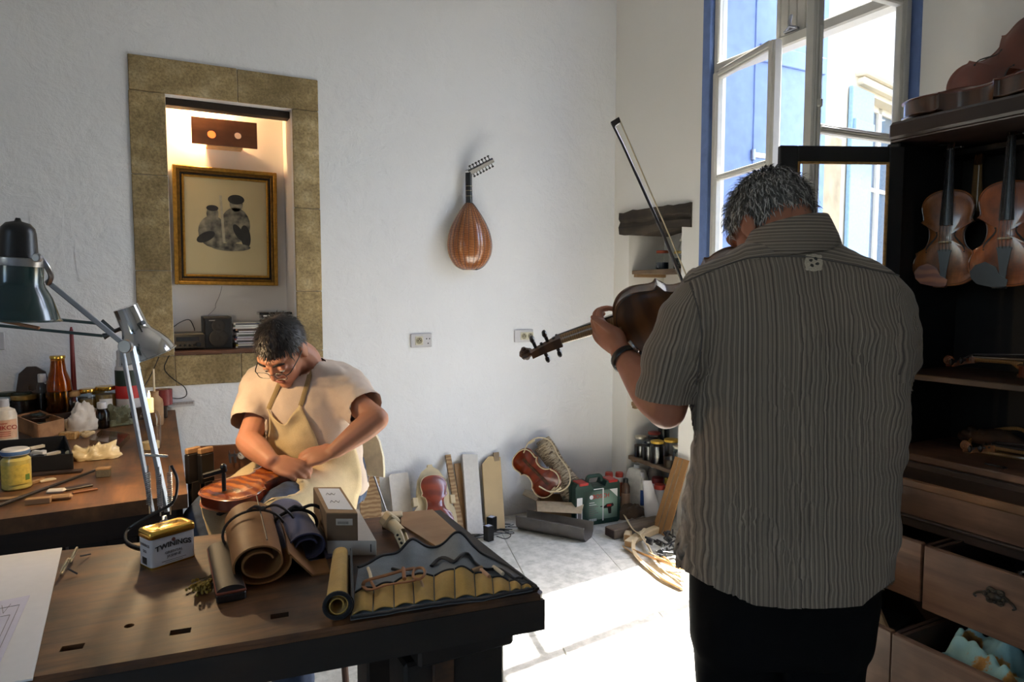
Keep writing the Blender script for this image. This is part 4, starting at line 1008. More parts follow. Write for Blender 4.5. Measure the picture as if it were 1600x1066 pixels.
# ------------------------------------------------------------------ man standing with his back to us
T0 = 1.46
man = thing('person', 'standing grey haired man seen from behind in striped grey shirt holding up a violin', 'person', V(*PT(1215, 700, T0).xy, 0))
Rl = RV; Fw = Fh
def row(xl, xr, py, t, dep): a, b = PT(xl, py, t), PT(xr, py, t); return ((a+b)/2, (b-a)/2, Fw*dep)
sh_l, el_l, wr_l = PT(1092, 462, 1.45), PT(1041, 640, 1.50), PT(972, 552, 1.69)
sh_r, el_r, wr_r = PT(1386, 460, 1.45), PT(1372, 592, 1.60), PT(1160, 560, 1.72)
nk0, nk1 = PT(1232, 392, 1.46), PT(1222, 335, 1.50); hc = PT(1204, 360, 1.53)
hm = frame_yz(hc, RV*-.34+Fh*.72-ZV*.58, ZV+RV*.0+Fh*.1)
g = G(); head(g, hm, 1.0); g.limb([nk0, nk1, hc-ZV*.03], [.062, .058, .055], 16)
rings(g, [row(1120, 1365, 430, 1.46, .06), row(1125, 1370, 560, 1.47, .09), row(1125, 1365, 700, 1.48, .10), row(1115, 1355, 850, 1.48, .10), row(1120, 1345, 960, 1.48, .095)], 20)
g.limb([PT(1110, 490, 1.46), (sh_l+el_l)/2+RV*-.002, el_l, ], [.05, .05, .044], 14); g.limb([el_l, el_l.lerp(wr_l, .35)-ZV*.006, wr_l], [.044, .046, .029], 14)
g.limb([PT(1366, 490, 1.46), el_r], [.05, .044], 14); g.limb([el_r, el_r.lerp(wr_r, .4), wr_r], [.042, .042, .028], 14)
# left hand closed round the violin neck, right hand on the bow frog
vs0, vs1 = PT(826, 549, 1.79), PT(1052, 480, 1.70)                     # scroll ... middle of the body
vax = (vs1-vs0).normalized(); hp = PT(948, 517, 1.70)
lhm = frame_yz(wr_l, (PT(925, 502, 1.735)-wr_l), -Fh*.6-RV*.3-ZV*.6)
hand(g, lhm, (1.15, 1.0, .9, .95), 1.0, (.01, .07, .03), 1)
rhm = frame_yz(wr_r, PT(1110, 545, 1.74)-wr_r, ZV-Fh*.2); hand(g, rhm, (.8, .9, .9, .9), .95, (.0, .06, -.03), -1)
for sg, px in ((-1, 1140), (1, 1280)):
    hpq = PT(px, 960, 1.48); g.limb([hpq, V(hpq.x, hpq.y, .52)+RV*sg*.005, V(hpq.x, hpq.y, .09)+RV*sg*.02], [.075, .05, .038], 12)
body = meld(g, .0045, 5); obj('body', body, SK1, man, 180, world=True)
MH1 = plain('grey_hair', C(98, 94, 88), .55, var=.35, scale=90); MH2 = plain('silver_hair', C(176, 172, 164), .5, var=.15, scale=90)
def cov1(p):
    if p.y > .055: return p.z > .075
    if p.y > .012: return p.z > .03-.0*p.y
    if abs(p.x) > .055 and p.y > -.03: return p.z > .022
    return p.z > -.092-.2*max(0, p.y+.05)
hair(man, hm, cov1, MH1, MH2, 5200, .030, 1.0, 3, (.079, .1, .094))
g = G(); rr = random.Random(5)
for _ in range(700):
    a = rr.uniform(-1, 1); p = V((.045+.02*rr.random())*(1 if a > 0 else -1), rr.uniform(.0, .07), rr.uniform(-.105, -.045)); n = V(p.x, p.y*.4, -.02).normalized(); q = p.lerp(V(0, .0, -.04), -.02)
    g.add([hm @ (q+V(-.0006, 0, 0)), hm @ (q+V(.0006, 0, 0)), hm @ (q+n*.007-V(0, 0, .004))], [(0, 1, 2)])
o = link('beard', g.mesh('b'), MH2, man, 180, True); o['kind'] = 'stuff'
# shirt
def shirtmat():
    t = NT('striped_shirt'); at = t.node('Attribute'); at.attribute_name = 'su'
    n1 = t.node('TexNoise', noise_dimensions='1D'); n1.inputs['Scale'].default_value = 330; n1.inputs['Detail'].default_value = 2; t.link(at.outputs['Fac'], n1.inputs['W'])
    w = t.node('Math', operation='SINE'); mu = t.node('Math', operation='MULTIPLY'); mu.inputs[1].default_value = 2*math.pi/.0088; t.link(at.outputs['Fac'], mu.inputs[0]); t.link(mu.outputs[0], w.inputs[0])
    ad = t.node('MapRange'); ad.inputs[1].default_value = -1; ad.inputs[2].default_value = 1; t.link(w.outputs[0], ad.inputs[0])
    c = t.ramp(ad.outputs[0], [(.2, C(92, 80, 67)), (.6, C(124, 109, 92)), (.92, C(164, 148, 128))])
    c2 = t.ramp(n1.outputs['Fac'], [(.3, C(70, 61, 53)), (.7, C(164, 148, 128))]); c = t.mix(.5, c, c2)
    v = t.coords(); n = t.noise(v, 5, 4); c = t.mix(n, c, t.mix(.2, c, (.02, .02, .02))); t.base(c)
    f = t.noise(v, 700, 1); f2 = t.noise(v, 26, 4, .6); p = t.bump(f, .2, .0006); p = t.bump(f2, .5, .010, p); t.bump(ad.outputs[0], .08, .0008, p)
    t.b.inputs['Sheen Weight'].default_value = .1
    return t.set(.9)
g = G()
rings(g, [row(1178, 1290, 376, 1.475, .072), row(1128, 1340, 398, 1.468, .082), row(1084, 1384, 422, 1.462, .092), row(1064, 1412, 452, 1.46, .105), row(1076, 1418, 500, 1.465, .125), row(1090, 1412, 570, 1.47, .135),
          row(1088, 1404, 650, 1.475, .14), row(1081, 1397, 730, 1.48, .145), row(1073, 1388, 810, 1.485, .148), row(1066, 1381, 875, 1.485, .15), row(1066, 1375, 950, 1.485, .15), row(1068, 1370, 1010, 1.485, .148)], 36, 2.5)
slL = [PT(1104, 484, 1.46), PT(1072, 530, 1.455), PT(1046, 590, 1.465), PT(1038, 655, 1.485)]
slR = [PT(1368, 492, 1.46), PT(1391, 530, 1.48), PT(1388, 570, 1.53), PT(1372, 640, 1.60)]
g.limb(slL, [.082, .078, .068, .066], 18); g.limb(slR, [.084, .068, .062, .06], 18)
sm = meld(g, .0085, 9)
axl = (slL[3]-slL[1]).normalized(); axr = (slR[3]-slR[1]).normalized()
def hemy(px): return np.interp(px, [1040, 1070, 1120, 1180, 1230, 1300, 1345, 1400], [885, 889, 918, 946, 954, 950, 946, 905])
cuffL = PT(1040, 622, 1.475); cuffLn = (axl+ZV*-.25+RV*.12).normalized()
def shirt_off(c):
    x, y = project(c)
    if y > 700 and y > hemy(x): return True
    if (c-cuffL).dot(cuffLn) > 0 and (c-cuffL).length < .14 and x < 1077 and y > 560: return True
    if (c-slR[2]).dot(axr) > .055 and x > 1330 and (c-slR[3]).length < .1 and y > 585: return True
    return (c-nk0.lerp(nk1, .7)).length < .066 and y < 380
trim_mesh(sm, shirt_off)
def even_edges(me, fns):
    bm = bmesh.new(); bm.from_mesh(me)
    for v in bm.verts:
        if v.is_boundary:
            for fn in fns:
                q = fn(v.co)
                if q is not None: v.co = q; break
    bm.to_mesh(me); bm.free()
def e_hem(p):
    x, y = project(p)
    if y < 800: return None
    return p-UV*((hemy(x)-y)*(p-CV).dot(FV)/FPX)
def e_cuff(p):
    x, y = project(p)
    if 550 < y < 720 and (p-cuffL).length < .13 and x < 1100: return p-cuffLn*(p-cuffL).dot(cuffLn)
    if (p-slR[3]).length < .12 and y > 560: return p-axr*((p-slR[2]).dot(axr)-.055)
def e_neck(p):
    x, y = project(p)
    q = nk0.lerp(nk1, .7)
    if y < 400 and (p-q).length < .09: return p+(p-q).normalized()*(.066-(p-q).length)
def sfold(p):
    x, y = project(p); u = (p-man.location).dot(RV); z = p.z
    d = noise.noise((u*9+z*2.2, z*1.6, 0))*.016*min(1, max(0, (y-430)/200))                # long vertical falls
    d += noise.noise((u*13+z*11, (z-u)*3.5, 4))*.009*(1 if y > 460 else .4)                  # diagonals from the armpits
    d += noise.noise((u*20, z*34, 8))*.0045+noise.noise((u*45+z*30, z*50, 2))*.0012
    if x > 1330: d += .006*math.sin((z*46+u*20))*max(0, 1-abs(y-560)/150)
    if x < 1085: d += .004*math.sin(z*60+u*25+noise.noise((u*9, z*9, 3))*3)
    d += .004*math.sin(u*60+noise.noise((z*3, u*4, 1))*4)*max(0, (y-840)/110)
    return d
even_edges(sm, [e_hem, e_cuff, e_neck]); flatco = [v.co.copy() for v in sm.vertices]
folds(sm, sfold)
su = sm.attributes.new('su', 'FLOAT', 'CORNER')
def seam(px): return np.interp(px, [1040, 1074, 1165, 1212, 1260, 1314, 1430, 1460], [455, 439, 405, 401, 402, 411, 436, 440])
arml = lambda y: np.interp(y, [430, 445, 480, 520, 560, 650], [1068, 1078, 1092, 1098, 1094, 1086])
vals = np.zeros(len(sm.loops), np.float32)
for f in sm.polygons:
    c = f.center; x, y = project(c); mode = 0
    if y < seam(x) and y < 470: mode = 1
    elif x < arml(y) and y < 665 and y > 430: mode = 2
    elif x > 1404 and y < 600: mode = 3
    for li in f.loop_indices:
        p = flatco[sm.loops[li].vertex_index]
        if mode == 0: v = (p-man.location).dot(RV)+.02*math.sin(p.z*3)*0
        elif mode == 1: q = project(p); v = (seam(q[0])-q[1])*.00137*1.25+5
        else:
            o0, ax_ = (slL[1], axl) if mode == 2 else (slR[1], axr); r_ = p-o0; r_ -= ax_*r_.dot(ax_); e1 = ax_.cross(Fw).normalized(); v = math.atan2(r_.dot(e1), -r_.dot(Fw))*.068+9
        vals[li] = v
su.data.foreach_set('value', vals)
sb = bvh_of(sm); MSHIRT = shirtmat()
shirt = link('shirt', sm, MSHIRT, man, 180, True)
g = G()
for pts in ([(1070, 441), (1110, 424), (1165, 405), (1212, 401), (1260, 402), (1314, 411), (1360, 421), (1405, 431)], [(1078, 443), (1090, 480), (1096, 520), (1093, 560), (1087, 600)]):
    g.tube([onto(sb, x, y, .0012, 1.35) for x, y in [(p.x, p.y) for p in spline([(a, b, 0) for a, b in pts], 8)]], .0016, 6)
obj('seam', g, plain('seam_thread', C(96, 88, 80), .9), shirt, world=True)
# collar
def colring(r, dz, e=1.0): return [nk0.lerp(nk1, .20)+RV*.002+(RV*math.cos(a)*r*1.08+Fh*math.sin(a)*r*.95)+ZV*(dz*1.05+.014*math.sin(a)*-1+.014*math.cos(a)) for a in [2*math.pi*i/40 for i in range(40)]]
L = [colring(.066, -.012), colring(.066, .014), colring(.068, .03), colring(.073, .036), colring(.079, .024), colring(.092, -.004), colring(.098, -.022), colring(.095, -.036)]
g = G(); g.grid([[r[i] for r in L] for i in range(40)], None, .002, True)
col = obj('collar', g, MSHIRT, man, 60, world=True); ca = col.data.attributes.new('su', 'FLOAT', 'POINT')
ca.data.foreach_set('value', np.array([v.co.z*1.3 for v in col.data.vertices], np.float32))
# embroidered patch on the yoke
g = G(); n = 36; cx, cy = 1271, 411; P = []
for q, r in enumerate((14.5, 10.5, 10.0, 4, 3.5, .01)):
    P.append([onto(sb, cx+r*math.cos(2*math.pi*i/n)*(1+(.18 if q == 0 and i % 9 in (4, 5) else 0)), cy+r*math.sin(2*math.pi*i/n)*.95*(1+(.18 if q == 0 and i % 9 in (4, 5) else 0)), (.0012, .0022, .0022, .0022, .0022, .0022)[q], 1.35) for i in range(n+1)])
g.grid(P); pt = obj('patch', g, plain('beige_embroidery', C(186, 172, 148), .9, scale=300, var=.2), shirt, 180, world=True)
g = G()
for a in (.5, 2.07, 3.64, 5.2):
    c = onto(sb, cx+6*math.cos(a), cy+6*math.sin(a), .0026, 1.35); d = (c-CV).normalized(); mm = frame_yz(c, UV, -d); g.ell(.0042, .0032, .0012, (0, 0, 0), mm @ RZ(a), 10, 6)
obj('patch_mark', g, plain('dark_embroidery', C(72, 66, 60), .9), pt, world=True)['kind'] = 'stuff'
# trousers and shoes
g = G(); rings(g, [row(1083, 1372, 830, 1.485, .115), row(1080, 1366, 930, 1.485, .125), row(1080, 1352, 1010, 1.485, .118)], 28)
for sg, px, pb in ((-1, 1148, 1152), (1, 1282, 1280)):
    a = PT(px, 985, 1.485); b = PT(pb, 1066, 1.485)
    g.limb([a, b, V(b.x, b.y, .40)+RV*sg*.008, V(b.x, b.y, .07)+RV*sg*.02], [.094, .09, .078, .082], 18)
tm_ = meld(g, .009, 8); folds(tm_, lambda p: noise.noise(p*14)*.004); trim_mesh(tm_, lambda c: c.z < .05)
obj('trousers', tm_, plain('black_trousers', C(14, 13, 13), .85, spec=.1), man, 180, world=True)
for sg, px in ((-1, 1152), (1, 1280)):
    b = PT(px, 1066, 1.485); b = V(b.x, b.y, 0)+RV*sg*.02
    s_ = obj('shoe', meld(G().limb([b+ZV*.045-Fh*.06, b+ZV*.045+Fh*.04, b+ZV*.032+Fh*.15], [.042, .045, .032], 14), .006, 4), plain('black_leather', C(22, 20, 19), .4), man, 180, world=True)
    obj('sole', G().prism([(RV*c+Fh*d+b).xy[:] for c, d in ((-.042, -.10), (.042, -.10), (.047, .05), (.035, .18), (-.035, .18), (-.047, .05))], .001, .016), M['black'], s_, world=True)
# watch
wv = (el_l-wr_l).normalized(); wc = wr_l+wv*.028; e1 = wv.cross(ZV).normalized(); e2 = wv.cross(e1)
P = [[wc+wv*o_+(e1*math.cos(a)*.036+e2*math.sin(a)*.033)*k for o_, k in ((-.009, .98), (-.007, 1.04), (.007, 1.06), (.009, 1.0))] for a in [2*math.pi*i/28 for i in range(28)]]
wt = obj('watch_strap', G().grid(P, None, -.002, True), M['black'], man, 60, world=True)
obj('watch_case', G().cyl(.018, .009, frame_yz(wc+(e1*.2-e2*.9).normalized()*.034+RV*.012, wv, (RV*.8-Fh*.5+ZV*.3)), 20, b=.002), M['steel'], wt, world=True)
# the violin he holds, back towards us, and the bow
vup = (-Fh*.80+RV*-.10-ZV*.42)                                          # outward from the violin's back
vm = frame_yz(vs0+vax*.62, -vax, -vup)
hv = violin('violin', 'old brown violin held up by the standing man, back facing us', 'violin', vm, VM['brown_top'], flame('old_back', C(72, 42, 20), C(116, 72, 36), 7, 'Y', .3, .6), 1.08, pegs=(1, -1, 1, -1))
b0_, b1_ = PT(962, 192, 1.93), PT(1114, 548, 1.74)
bd = (b1_-b0_).normalized(); bl = (b1_-b0_).length; bn = (RV-bd*RV.dot(bd)).normalized()
bow = thing('violin_bow', 'dark violin bow with pale hair slanting up beside the standing man', 'bow', frame(b0_, bd, Fh))
g = G(); g.tube([(0, .010, 0), (bl*.1, .006, 0), (bl*.5, .0, 0), (bl*.85, .005, 0), (bl+.02, .008, 0)], [.0034, .0036, .0042, .0048, .0048], 10); g.prism([(-.012, -.014), (.004, -.014), (.010, .004), (.016, .011), (-.006, .013)], -.004, .004)
obj('stick', g, wood('dark_bow_wood', C(28, 18, 14), C(52, 34, 26), .3, 40, 0, .6), bow)
obj('bow_hair', G().box(bl-.03, .0014, .010, (bl/2-.015, -.0135, 0)), plain('horse_hair', C(196, 178, 140), .6, bump=0), bow)
obj('frog', G().bx(bl-.04, bl+.005, -.016, .004, -.006, .006, .002), M['ebony'], bow); obj('screw', G().cyl(.004, .014, TR(bl+.018, .008, 0) @ RY(math.pi/2), 10), M['steel'], bow)
# ------------------------------------------------------------------ man sitting, working on a violin in his lap
sm2 = thing('person', 'seated dark haired man with glasses and canvas apron bent over violin on his lap', 'person', V(*PT(495, 745, 2.45).xy, 0))
s_l, s_r = PT(536, 594, 2.40), PT(412, 594, 2.42)
e_l, w_l = PT(588, 655, 2.24), PT(524, 704, 2.20)
e_r, w_r = PT(388, 690, 2.27), PT(424, 722, 2.15)
pel, che, nb = PT(500, 752, 2.46), PT(476, 632, 2.42), PT(480, 566, 2.38)
k_l, k_r = PT(432, 806, 2.02), PT(322, 812, 2.10); h_l, h_r = PT(525, 760, 2.44), PT(470, 758, 2.48)
acr = (s_l-s_r).normalized(); fr = acr.cross(ZV).normalized(); fr = fr if fr.dot(Fh) < 0 else -fr        # chest normal, towards us
hc2 = PT(442, 547, 2.27); hm2 = frame_yz(hc2, -Fh*.70-RV*.20-ZV*.72, ZV*.75-Fh*.5-RV*.12)
footY = 1.835
g = G(); head(g, hm2, .92); g.limb([nb-ZV*.03, PT(474, 560, 2.35), hc2-hm2.to_3x3() @ V(0, .02, .03)], [.058, .054, .054], 14)
tor = [(pel, .15, .105), (pel.lerp(che, .5), .14, .10), (che, .15, .10), (che.lerp(nb, .55)+ZV*.0, .155, .085), (nb-ZV*.015, .09, .06)]
rings(g, [(c, acr*a, fr*b) for c, a, b in tor], 20)
g.limb([PT(524, 606, 2.40), e_l], [.045, .040], 14); g.limb([e_l, e_l.lerp(w_l, .35), w_l], [.041, .042, .027], 14)
g.limb([PT(420, 606, 2.42), e_r], [.045, .040], 14); g.limb([e_r, e_r.lerp(w_r, .35), w_r], [.041, .042, .027], 14)
for sg, hp_, kp in ((1, h_l, k_l), (-1, h_r, k_r)):
    an = V(kp.x, footY, .34); g.limb([hp_, kp, kp.lerp(an, .4), an], [.07, .05, .045, .032], 12)
lm2 = frame_yz(w_l, PT(482, 716, 2.19)-w_l, -Fh*.55+ZV*.75); hand(g, lm2, (.9, .8, .8, .9), .98, (-.01, .06, -.035), 1)
rm2 = frame_yz(w_r, PT(462, 734, 2.14)-w_r, ZV*.8-Fh*.55); hand(g, rm2, (1.1, 1.2, 1.3, 1.4), .98, (-.02, .05, -.03), -1)
bd2 = meld(g, .0042, 4); obj('body', bd2, SK2, sm2, 180, world=True)
MH3 = plain('dark_hair', C(30, 26, 25), .5, var=.3, scale=90); MH4 = plain('dark_brown_hair', C(54, 46, 42), .5, var=.2, scale=90)
def cov2(p):
    if p.y > .045: return p.z > .052+.02*math.sin(p.x*60)*.4
    if abs(p.x) > .05 and p.y > -.02: return p.z > .026
    return p.z > -.05-.1*max(0, p.y+.05)
hair(sm2, hm2, cov2, MH3, MH4, 2600, .026, .92, 9, (.0775, .0975, .092))
for sg in (-1, 1):
    e = obj('eye', G().ell(.010, .008, .008, (sg*.031, .0835, -.010), hm2 @ Matrix.Scale(.92, 4), 12, 8), plain('eye_white', C(200, 192, 184), .3, bump=0), sm2, world=True)
    obj('iris', G().ell(.005, .003, .005, (sg*.031, .090, -.013), hm2 @ Matrix.Scale(.92, 4), 10, 6), plain('iris_dark', C(44, 32, 26), .3, bump=0), e, world=True)
    obj('eyebrow', G().limb([hm2 @ V(sg*.015, .0885, .020), hm2 @ V(sg*.031, .0855, .026), hm2 @ V(sg*.048, .0735, .020)], [.003, .004, .0025], 8, 3), MH3, sm2, world=True)
g = G().limb([hm2 @ V(-.018, .085, -.061), hm2 @ V(0, .088, -.061), hm2 @ V(.018, .085, -.061)], [.0025, .0042, .0025], 8, 3); obj('lips', g, skinmat('lips', C(150, 88, 76), C(160, 92, 80)), sm2, world=True)
gl = thing('glasses', None, None); gl.parent = sm2; gl.matrix_parent_inverse = pmat(sm2).inverted(); gl.matrix_basis = hm2 @ Matrix.Scale(.92, 4)
for sg in (-1, 1):
    out = [(sg*(.034+.0235*math.copysign(abs(math.cos(a))**.6, math.cos(a))), .108, -.016+.0155*math.copysign(abs(math.sin(a))**.6, math.sin(a))) for a in [2*math.pi*i/24 for i in range(24)]]
    obj('rim', G().tube(out+out[:1], .0012, 6), M['black'], gl); obj('lens', G().add([out[i] for i in range(24)], [tuple(range(24))]), M['pane'], gl)
    obj('temple', G().tube(spline([(sg*.0585, .106, -.010), (sg*.072, .09, -.006), (sg*.079, .02, .0), (sg*.080, -.012, .006), (sg*.076, -.03, -.02)], 4), .0019, 6), M['black'], gl)
obj('bridge', G().tube(spline([(-.011, .108, -.012), (0, .112, -.006), (.011, .108, -.012)], 4), .0012, 6), M['steel'], gl)
# jeans, shoes
g = G(); rings(g, [(pel+ZV*.09, acr*.155, fr*.11), (pel, acr*.17, fr*.125), (pel-ZV*.07, acr*.165, fr*.13)], 24)
for sg, hp_, kp in ((1, h_l, k_l), (-1, h_r, k_r)):
    an = V(kp.x, footY, .34); g.limb([hp_-ZV*.01, hp_.lerp(kp, .5), kp, kp.lerp(an, .35), an], [.085, .078, .068, .062, .055], 16)
    s_ = obj('shoe', meld(G().limb([an+V(0, .04, -.03), an+V(0, -.05, -.033), an+V(0, -.16, -.042)], [.04, .042, .030], 12), .006, 4), plain('brown_shoe', C(44, 34, 28), .5), sm2, 180, world=True)
jm = meld(g, .0085, 6); folds(jm, lambda p: noise.noise(p*22)*.005+noise.noise(p*60)*.0015)
t = NT('worn_denim'); v = t.coords(); c = t.ramp(t.noise(v, 11, 4), [(.35, C(38, 45, 60)), (.62, C(70, 84, 110)), (.85, C(146, 156, 172))]); t.base(c); t.bump(t.noise(v, 500, 1), .3, .001)
jb = bvh_of(jm); obj('jeans', jm, t.set(.9), sm2, 180, world=True)
# T-shirt
g = G()
rings(g, [(pel-ZV*.04, acr*.178, fr*.135), (pel.lerp(che, .45), acr*.168, fr*.128), (che, acr*.178, fr*.122), (che.lerp(nb, .5)+ZV*.005, acr*.185, fr*.108), (che.lerp(nb, .8)+ZV*.005, acr*.155, fr*.09), (nb+ZV*.008, acr*.085, fr*.07)], 30)
tl = [PT(526, 602, 2.40), PT(552, 620, 2.35), PT(570, 640, 2.29), PT(584, 655, 2.25)]; tr_ = [PT(420, 602, 2.42), PT(402, 626, 2.38), PT(391, 655, 2.32), PT(386, 690, 2.28)]
g.limb(tl, [.086, .077, .066, .062], 18); g.limb(tr_, [.086, .077, .066, .062], 18)
ts = meld(g, .0085, 8); dl_, dr_ = (tl[3]-tl[1]).normalized(), (tr_[3]-tr_[1]).normalized()
nkc = nb.lerp(hc2, .22)
def ts_off(c):
    if (c-tl[2]).dot(dl_) > 0 and (c-tl[2]).length < .13 and project(c)[0] > 552: return True
    if (c-tr_[2]).dot(dr_) > .012 and (c-tr_[2]).length < .14 and project(c)[0] < 412: return True
    return (c-nkc).length < .078 and c.z > nb.z-.035 or c.z < pel.z-.04
trim_mesh(ts, ts_off)
folds(ts, lambda p: noise.noise(V(p.x*16+p.z*9, p.y*9, p.z*11-p.x*8))*.011+noise.noise(p*38)*.0035)
def e_ts(p):
    if (p-tl[2]).length < .12 and project(p)[0] > 540: return p-dl_*(p-tl[2]).dot(dl_)
    if (p-tr_[2]).length < .12 and project(p)[0] < 420: return p-dr_*((p-tr_[2]).dot(dr_)-.012)
    if (p-nkc).length < .10: return p+(p-nkc).normalized()*(.080-(p-nkc).length)
even_edges(ts, [e_ts])
MT = cloth('cream_cotton', C(206, 186, 168), .9, .05); tsb = bvh_of(ts); tso = link('t_shirt', ts, MT, sm2, 180, True)
# apron: bib, neck straps, skirt over the thighs
MA = cloth('canvas_apron', C(204, 182, 140), .95, .14, 500, 9)
def smooth_grid(rows, nu=5, nv=5):
    R = [spline(r, nv) for r in rows]; cols = [spline([r[j] for r in R], nu) for j in range(len(R[0]))]
    return [[c[i] for c in cols] for i in range(len(cols[0]))]
def bibpt(x, y, o=.010): return onto(tsb, x, y, o, 2.28)
rows = [[(419, 638), (432, 652), (447, 661), (459, 646), (470, 632)], [(417, 655), (433, 664), (449, 672), (466, 660), (481, 655)], [(416, 680), (434, 684), (452, 688), (474, 682), (492, 680)], [(414, 712), (436, 712), (456, 712), (480, 708), (500, 700)], [(412, 735), (436, 735), (458, 735), (482, 732), (505, 722)]]
gp = smooth_grid([[bibpt(x, y, .012+.004*math.sin(i*2.1+j)) for j, (x, y) in enumerate(r)] for i, r in enumerate(rows)], 4, 4)
for r in gp:
    for k, p in enumerate(r): r[k] = p+(-Fh)*noise.noise(p*30)*.006
obj('apron_bib', G().grid(gp, None, .002), MA, sm2, 180, world=True)
MST = cloth('tan_strap', C(150, 128, 88), .9)
obj('apron_strap', G().tube([bibpt(x, y, .004) for x, y in [(p.x, p.y) for p in spline([(420, 640, 0), (428, 622, 0), (437, 600, 0), (444, 585, 0)], 5)]], .008, 8, flat=.25, up=-Fh), MST, sm2, world=True)
obj('apron_strap', G().tube([bibpt(x, y, .004) for x, y in [(p.x, p.y) for p in spline([(470, 634, 0), (477, 612, 0), (483, 590, 0), (485, 572, 0), (480, 558, 0)], 5)]], .008, 8, flat=.25, up=-Fh), MST, sm2, world=True)
rows = [[(398, 722, 2.36), (425, 722, 2.33), (455, 722, 2.32), (490, 712, 2.33), (522, 703, 2.38), (550, 690, 2.44)],
        [(366, 738, 2.28), (400, 742, 2.26), (440, 748, 2.25), (480, 746, 2.25), (520, 738, 2.28), (562, 736, 2.44)],
        [(326, 764, 2.14), (362, 774, 2.16), (412, 786, 2.16), (455, 776, 2.15), (508, 766, 2.19), (562, 775, 2.38)],
        [(314, 786, 2.08), (338, 808, 2.08), (388, 822, 2.12), (424, 784, 2.035), (488, 790, 2.09), (556, 812, 2.32)],
        [(318, 806, 2.06), (334, 828, 2.06), (380, 846, 2.12), (436, 796, 1.99), (474, 822, 2.05), (545, 848, 2.24)],
        [(326, 838, 2.09), (338, 850, 2.09), (380, 866, 2.14), (462, 832, 2.02), (470, 846, 2.03), (516, 872, 2.18)]]
def lap_pt(x, y, t):
    q = PT(x, y, t)
    for b in (jb, tsb):
        h = onto(b, x, y, .013, t)
        if (h-CV).dot(FV) < (q-CV).dot(FV): q = h
    return q
gp = smooth_grid([[PT(*q) for q in r] for r in rows], 6, 6)
for r in gp:
    for k, p in enumerate(r):
        x, y = project(p); q = lap_pt(x, y, (p-CV).dot(FV)); r[k] = q if 0 < (p-q).length < .16 else p
gp = [[(gp[max(i-1, 0)][j]+gp[min(i+1, len(gp)-1)][j]+gp[i][max(j-1, 0)]+gp[i][min(j+1, len(gp[0])-1)]+gp[i][j]*2)/6 for j in range(len(gp[0]))] for i in range(len(gp))]
for r in gp:
    for k, p in enumerate(r): r[k] = p+ZV*(noise.noise(V(p.x*18, p.y*18, 3))*.009+noise.noise(p*45)*.003)+(-Fh)*.004
obj('apron_skirt', G().grid(gp, None, .002), MA, sm2, 180, world=True)
# chair: cream shell on thin brown legs
ch = thing('chair', 'cream plastic shell chair with brown legs behind the seated man', 'chair', V(pel.x, pel.y, 0)); sd_ = acr; bk = -fr
MC = plain('cream_plastic', C(206, 196, 166), .4, bump=0); c0 = V(pel.x, pel.y, pel.z-.115)+bk*.05
P = [[c0+sd_*(.12*u-.05)+fr*(.14*w)+ZV*(.02*abs(u)**3-.012*(w > .7)) for u in (-1, -.8, -.4, 0, .4, .8, 1)] for w in (-1, -.6, 0, .5, 1)]
obj('seat', G().grid(P, None, .012), MC, ch, 60, world=True)
P = []
for w in (0, .15, .4, .7, .92, 1):
    hw_ = .20*(1-.25*w**3); P.append([PT(520, 742, 2.60).lerp(PT(522, 664, 2.66), w)+sd_*(hw_*u+.01)-fr*(-.03*abs(u)**2.5) for u in (-1, -.8, -.4, 0, .4, .8, 1)])
obj('backrest', G().grid(P, None, .012), MC, ch, 60, world=True)
MBL = plain('brown_metal', C(84, 54, 38), .5, var=.08)
for u in (-1, 1):
    for w in (-1, 1): a = c0+sd_*(.11*u-.04)+fr*.11*w-ZV*.012; obj('leg', G().tube([a, V(a.x, a.y, 0)+(sd_*u+fr*w)*.05], .012, 10), MBL, ch, world=True)
    obj('back_support', G().tube([c0+sd_*(.12*u-.02)-fr*.13-ZV*.01, PT(520, 735, 2.61)+sd_*.14*u], .010, 8), MBL, ch, world=True)
obj('foot_ring', G().tube(spline([c0+sd_*.2*a+fr*.16*b-ZV*(c0.z-.28) for a, b in ((-1, -1), (1, -1), (1, 1), (-1, 1))], 1, True)+[c0+sd_*-.2+fr*-.16-ZV*(c0.z-.28)], .008, 8), MBL, ch, world=True)
# foot rail of the front bench, under his shoes
obj('foot_rail', G().bx(-.80, .60, footY-.035, footY+.02, .215, .255, .005), M['benchend'], wb, world=True)
# violin on his lap
va, vb = PZ(331, 797, .790), PZ(466, 735, .826)
vx2 = (vb-va).normalized(); bn2 = ZV*.99-Fh*.02
lap = violin('violin', 'glossy flamed orange violin lying back up across the seated man\'s lap', 'violin', frame_yz(va, vx2, -bn2), VM['orange_top'], flame('flamed_orange_back', C(126, 54, 18), C(206, 120, 50), 10, 'Y', .25, .8), .98, strings=False, ribm=VM['deep'], chin=False)
# small black holding arm with upright rod resting on that violin
p0_ = va+vx2*.045+bn2.normalized()*.022; p1_ = p0_+ZV*.085
vh = thing('holding_clamp', 'black rod clamp standing upright on the lap violin\'s end', 'clamp', p0_)
obj('rod', G().tube([p0_+ZV*.001, p1_], .0062, 12), M['black'], vh, world=True); obj('pad', G().cyl(.010, .008, Matrix.Translation(p0_), 14, b=.002), M['black'], vh, world=True)
obj('head', G().ell(.010, .010, .011, tuple(p1_+ZV*.004)), M['black'], vh, world=True); obj('arm', G().box((p1_-PT(322, 740, 1.99)).length+.02, .012, .016, (0, 0, 0), frame((p1_+PT(322, 740, 1.99))/2-ZV*.006, PT(322, 740, 1.99)-p1_, ZV), .003), M['black'], vh, world=True)
# ================================================================== THINGS ON THE FRONT BENCH
def onb(px, py, z=BZ): return PZ(px, py, z)
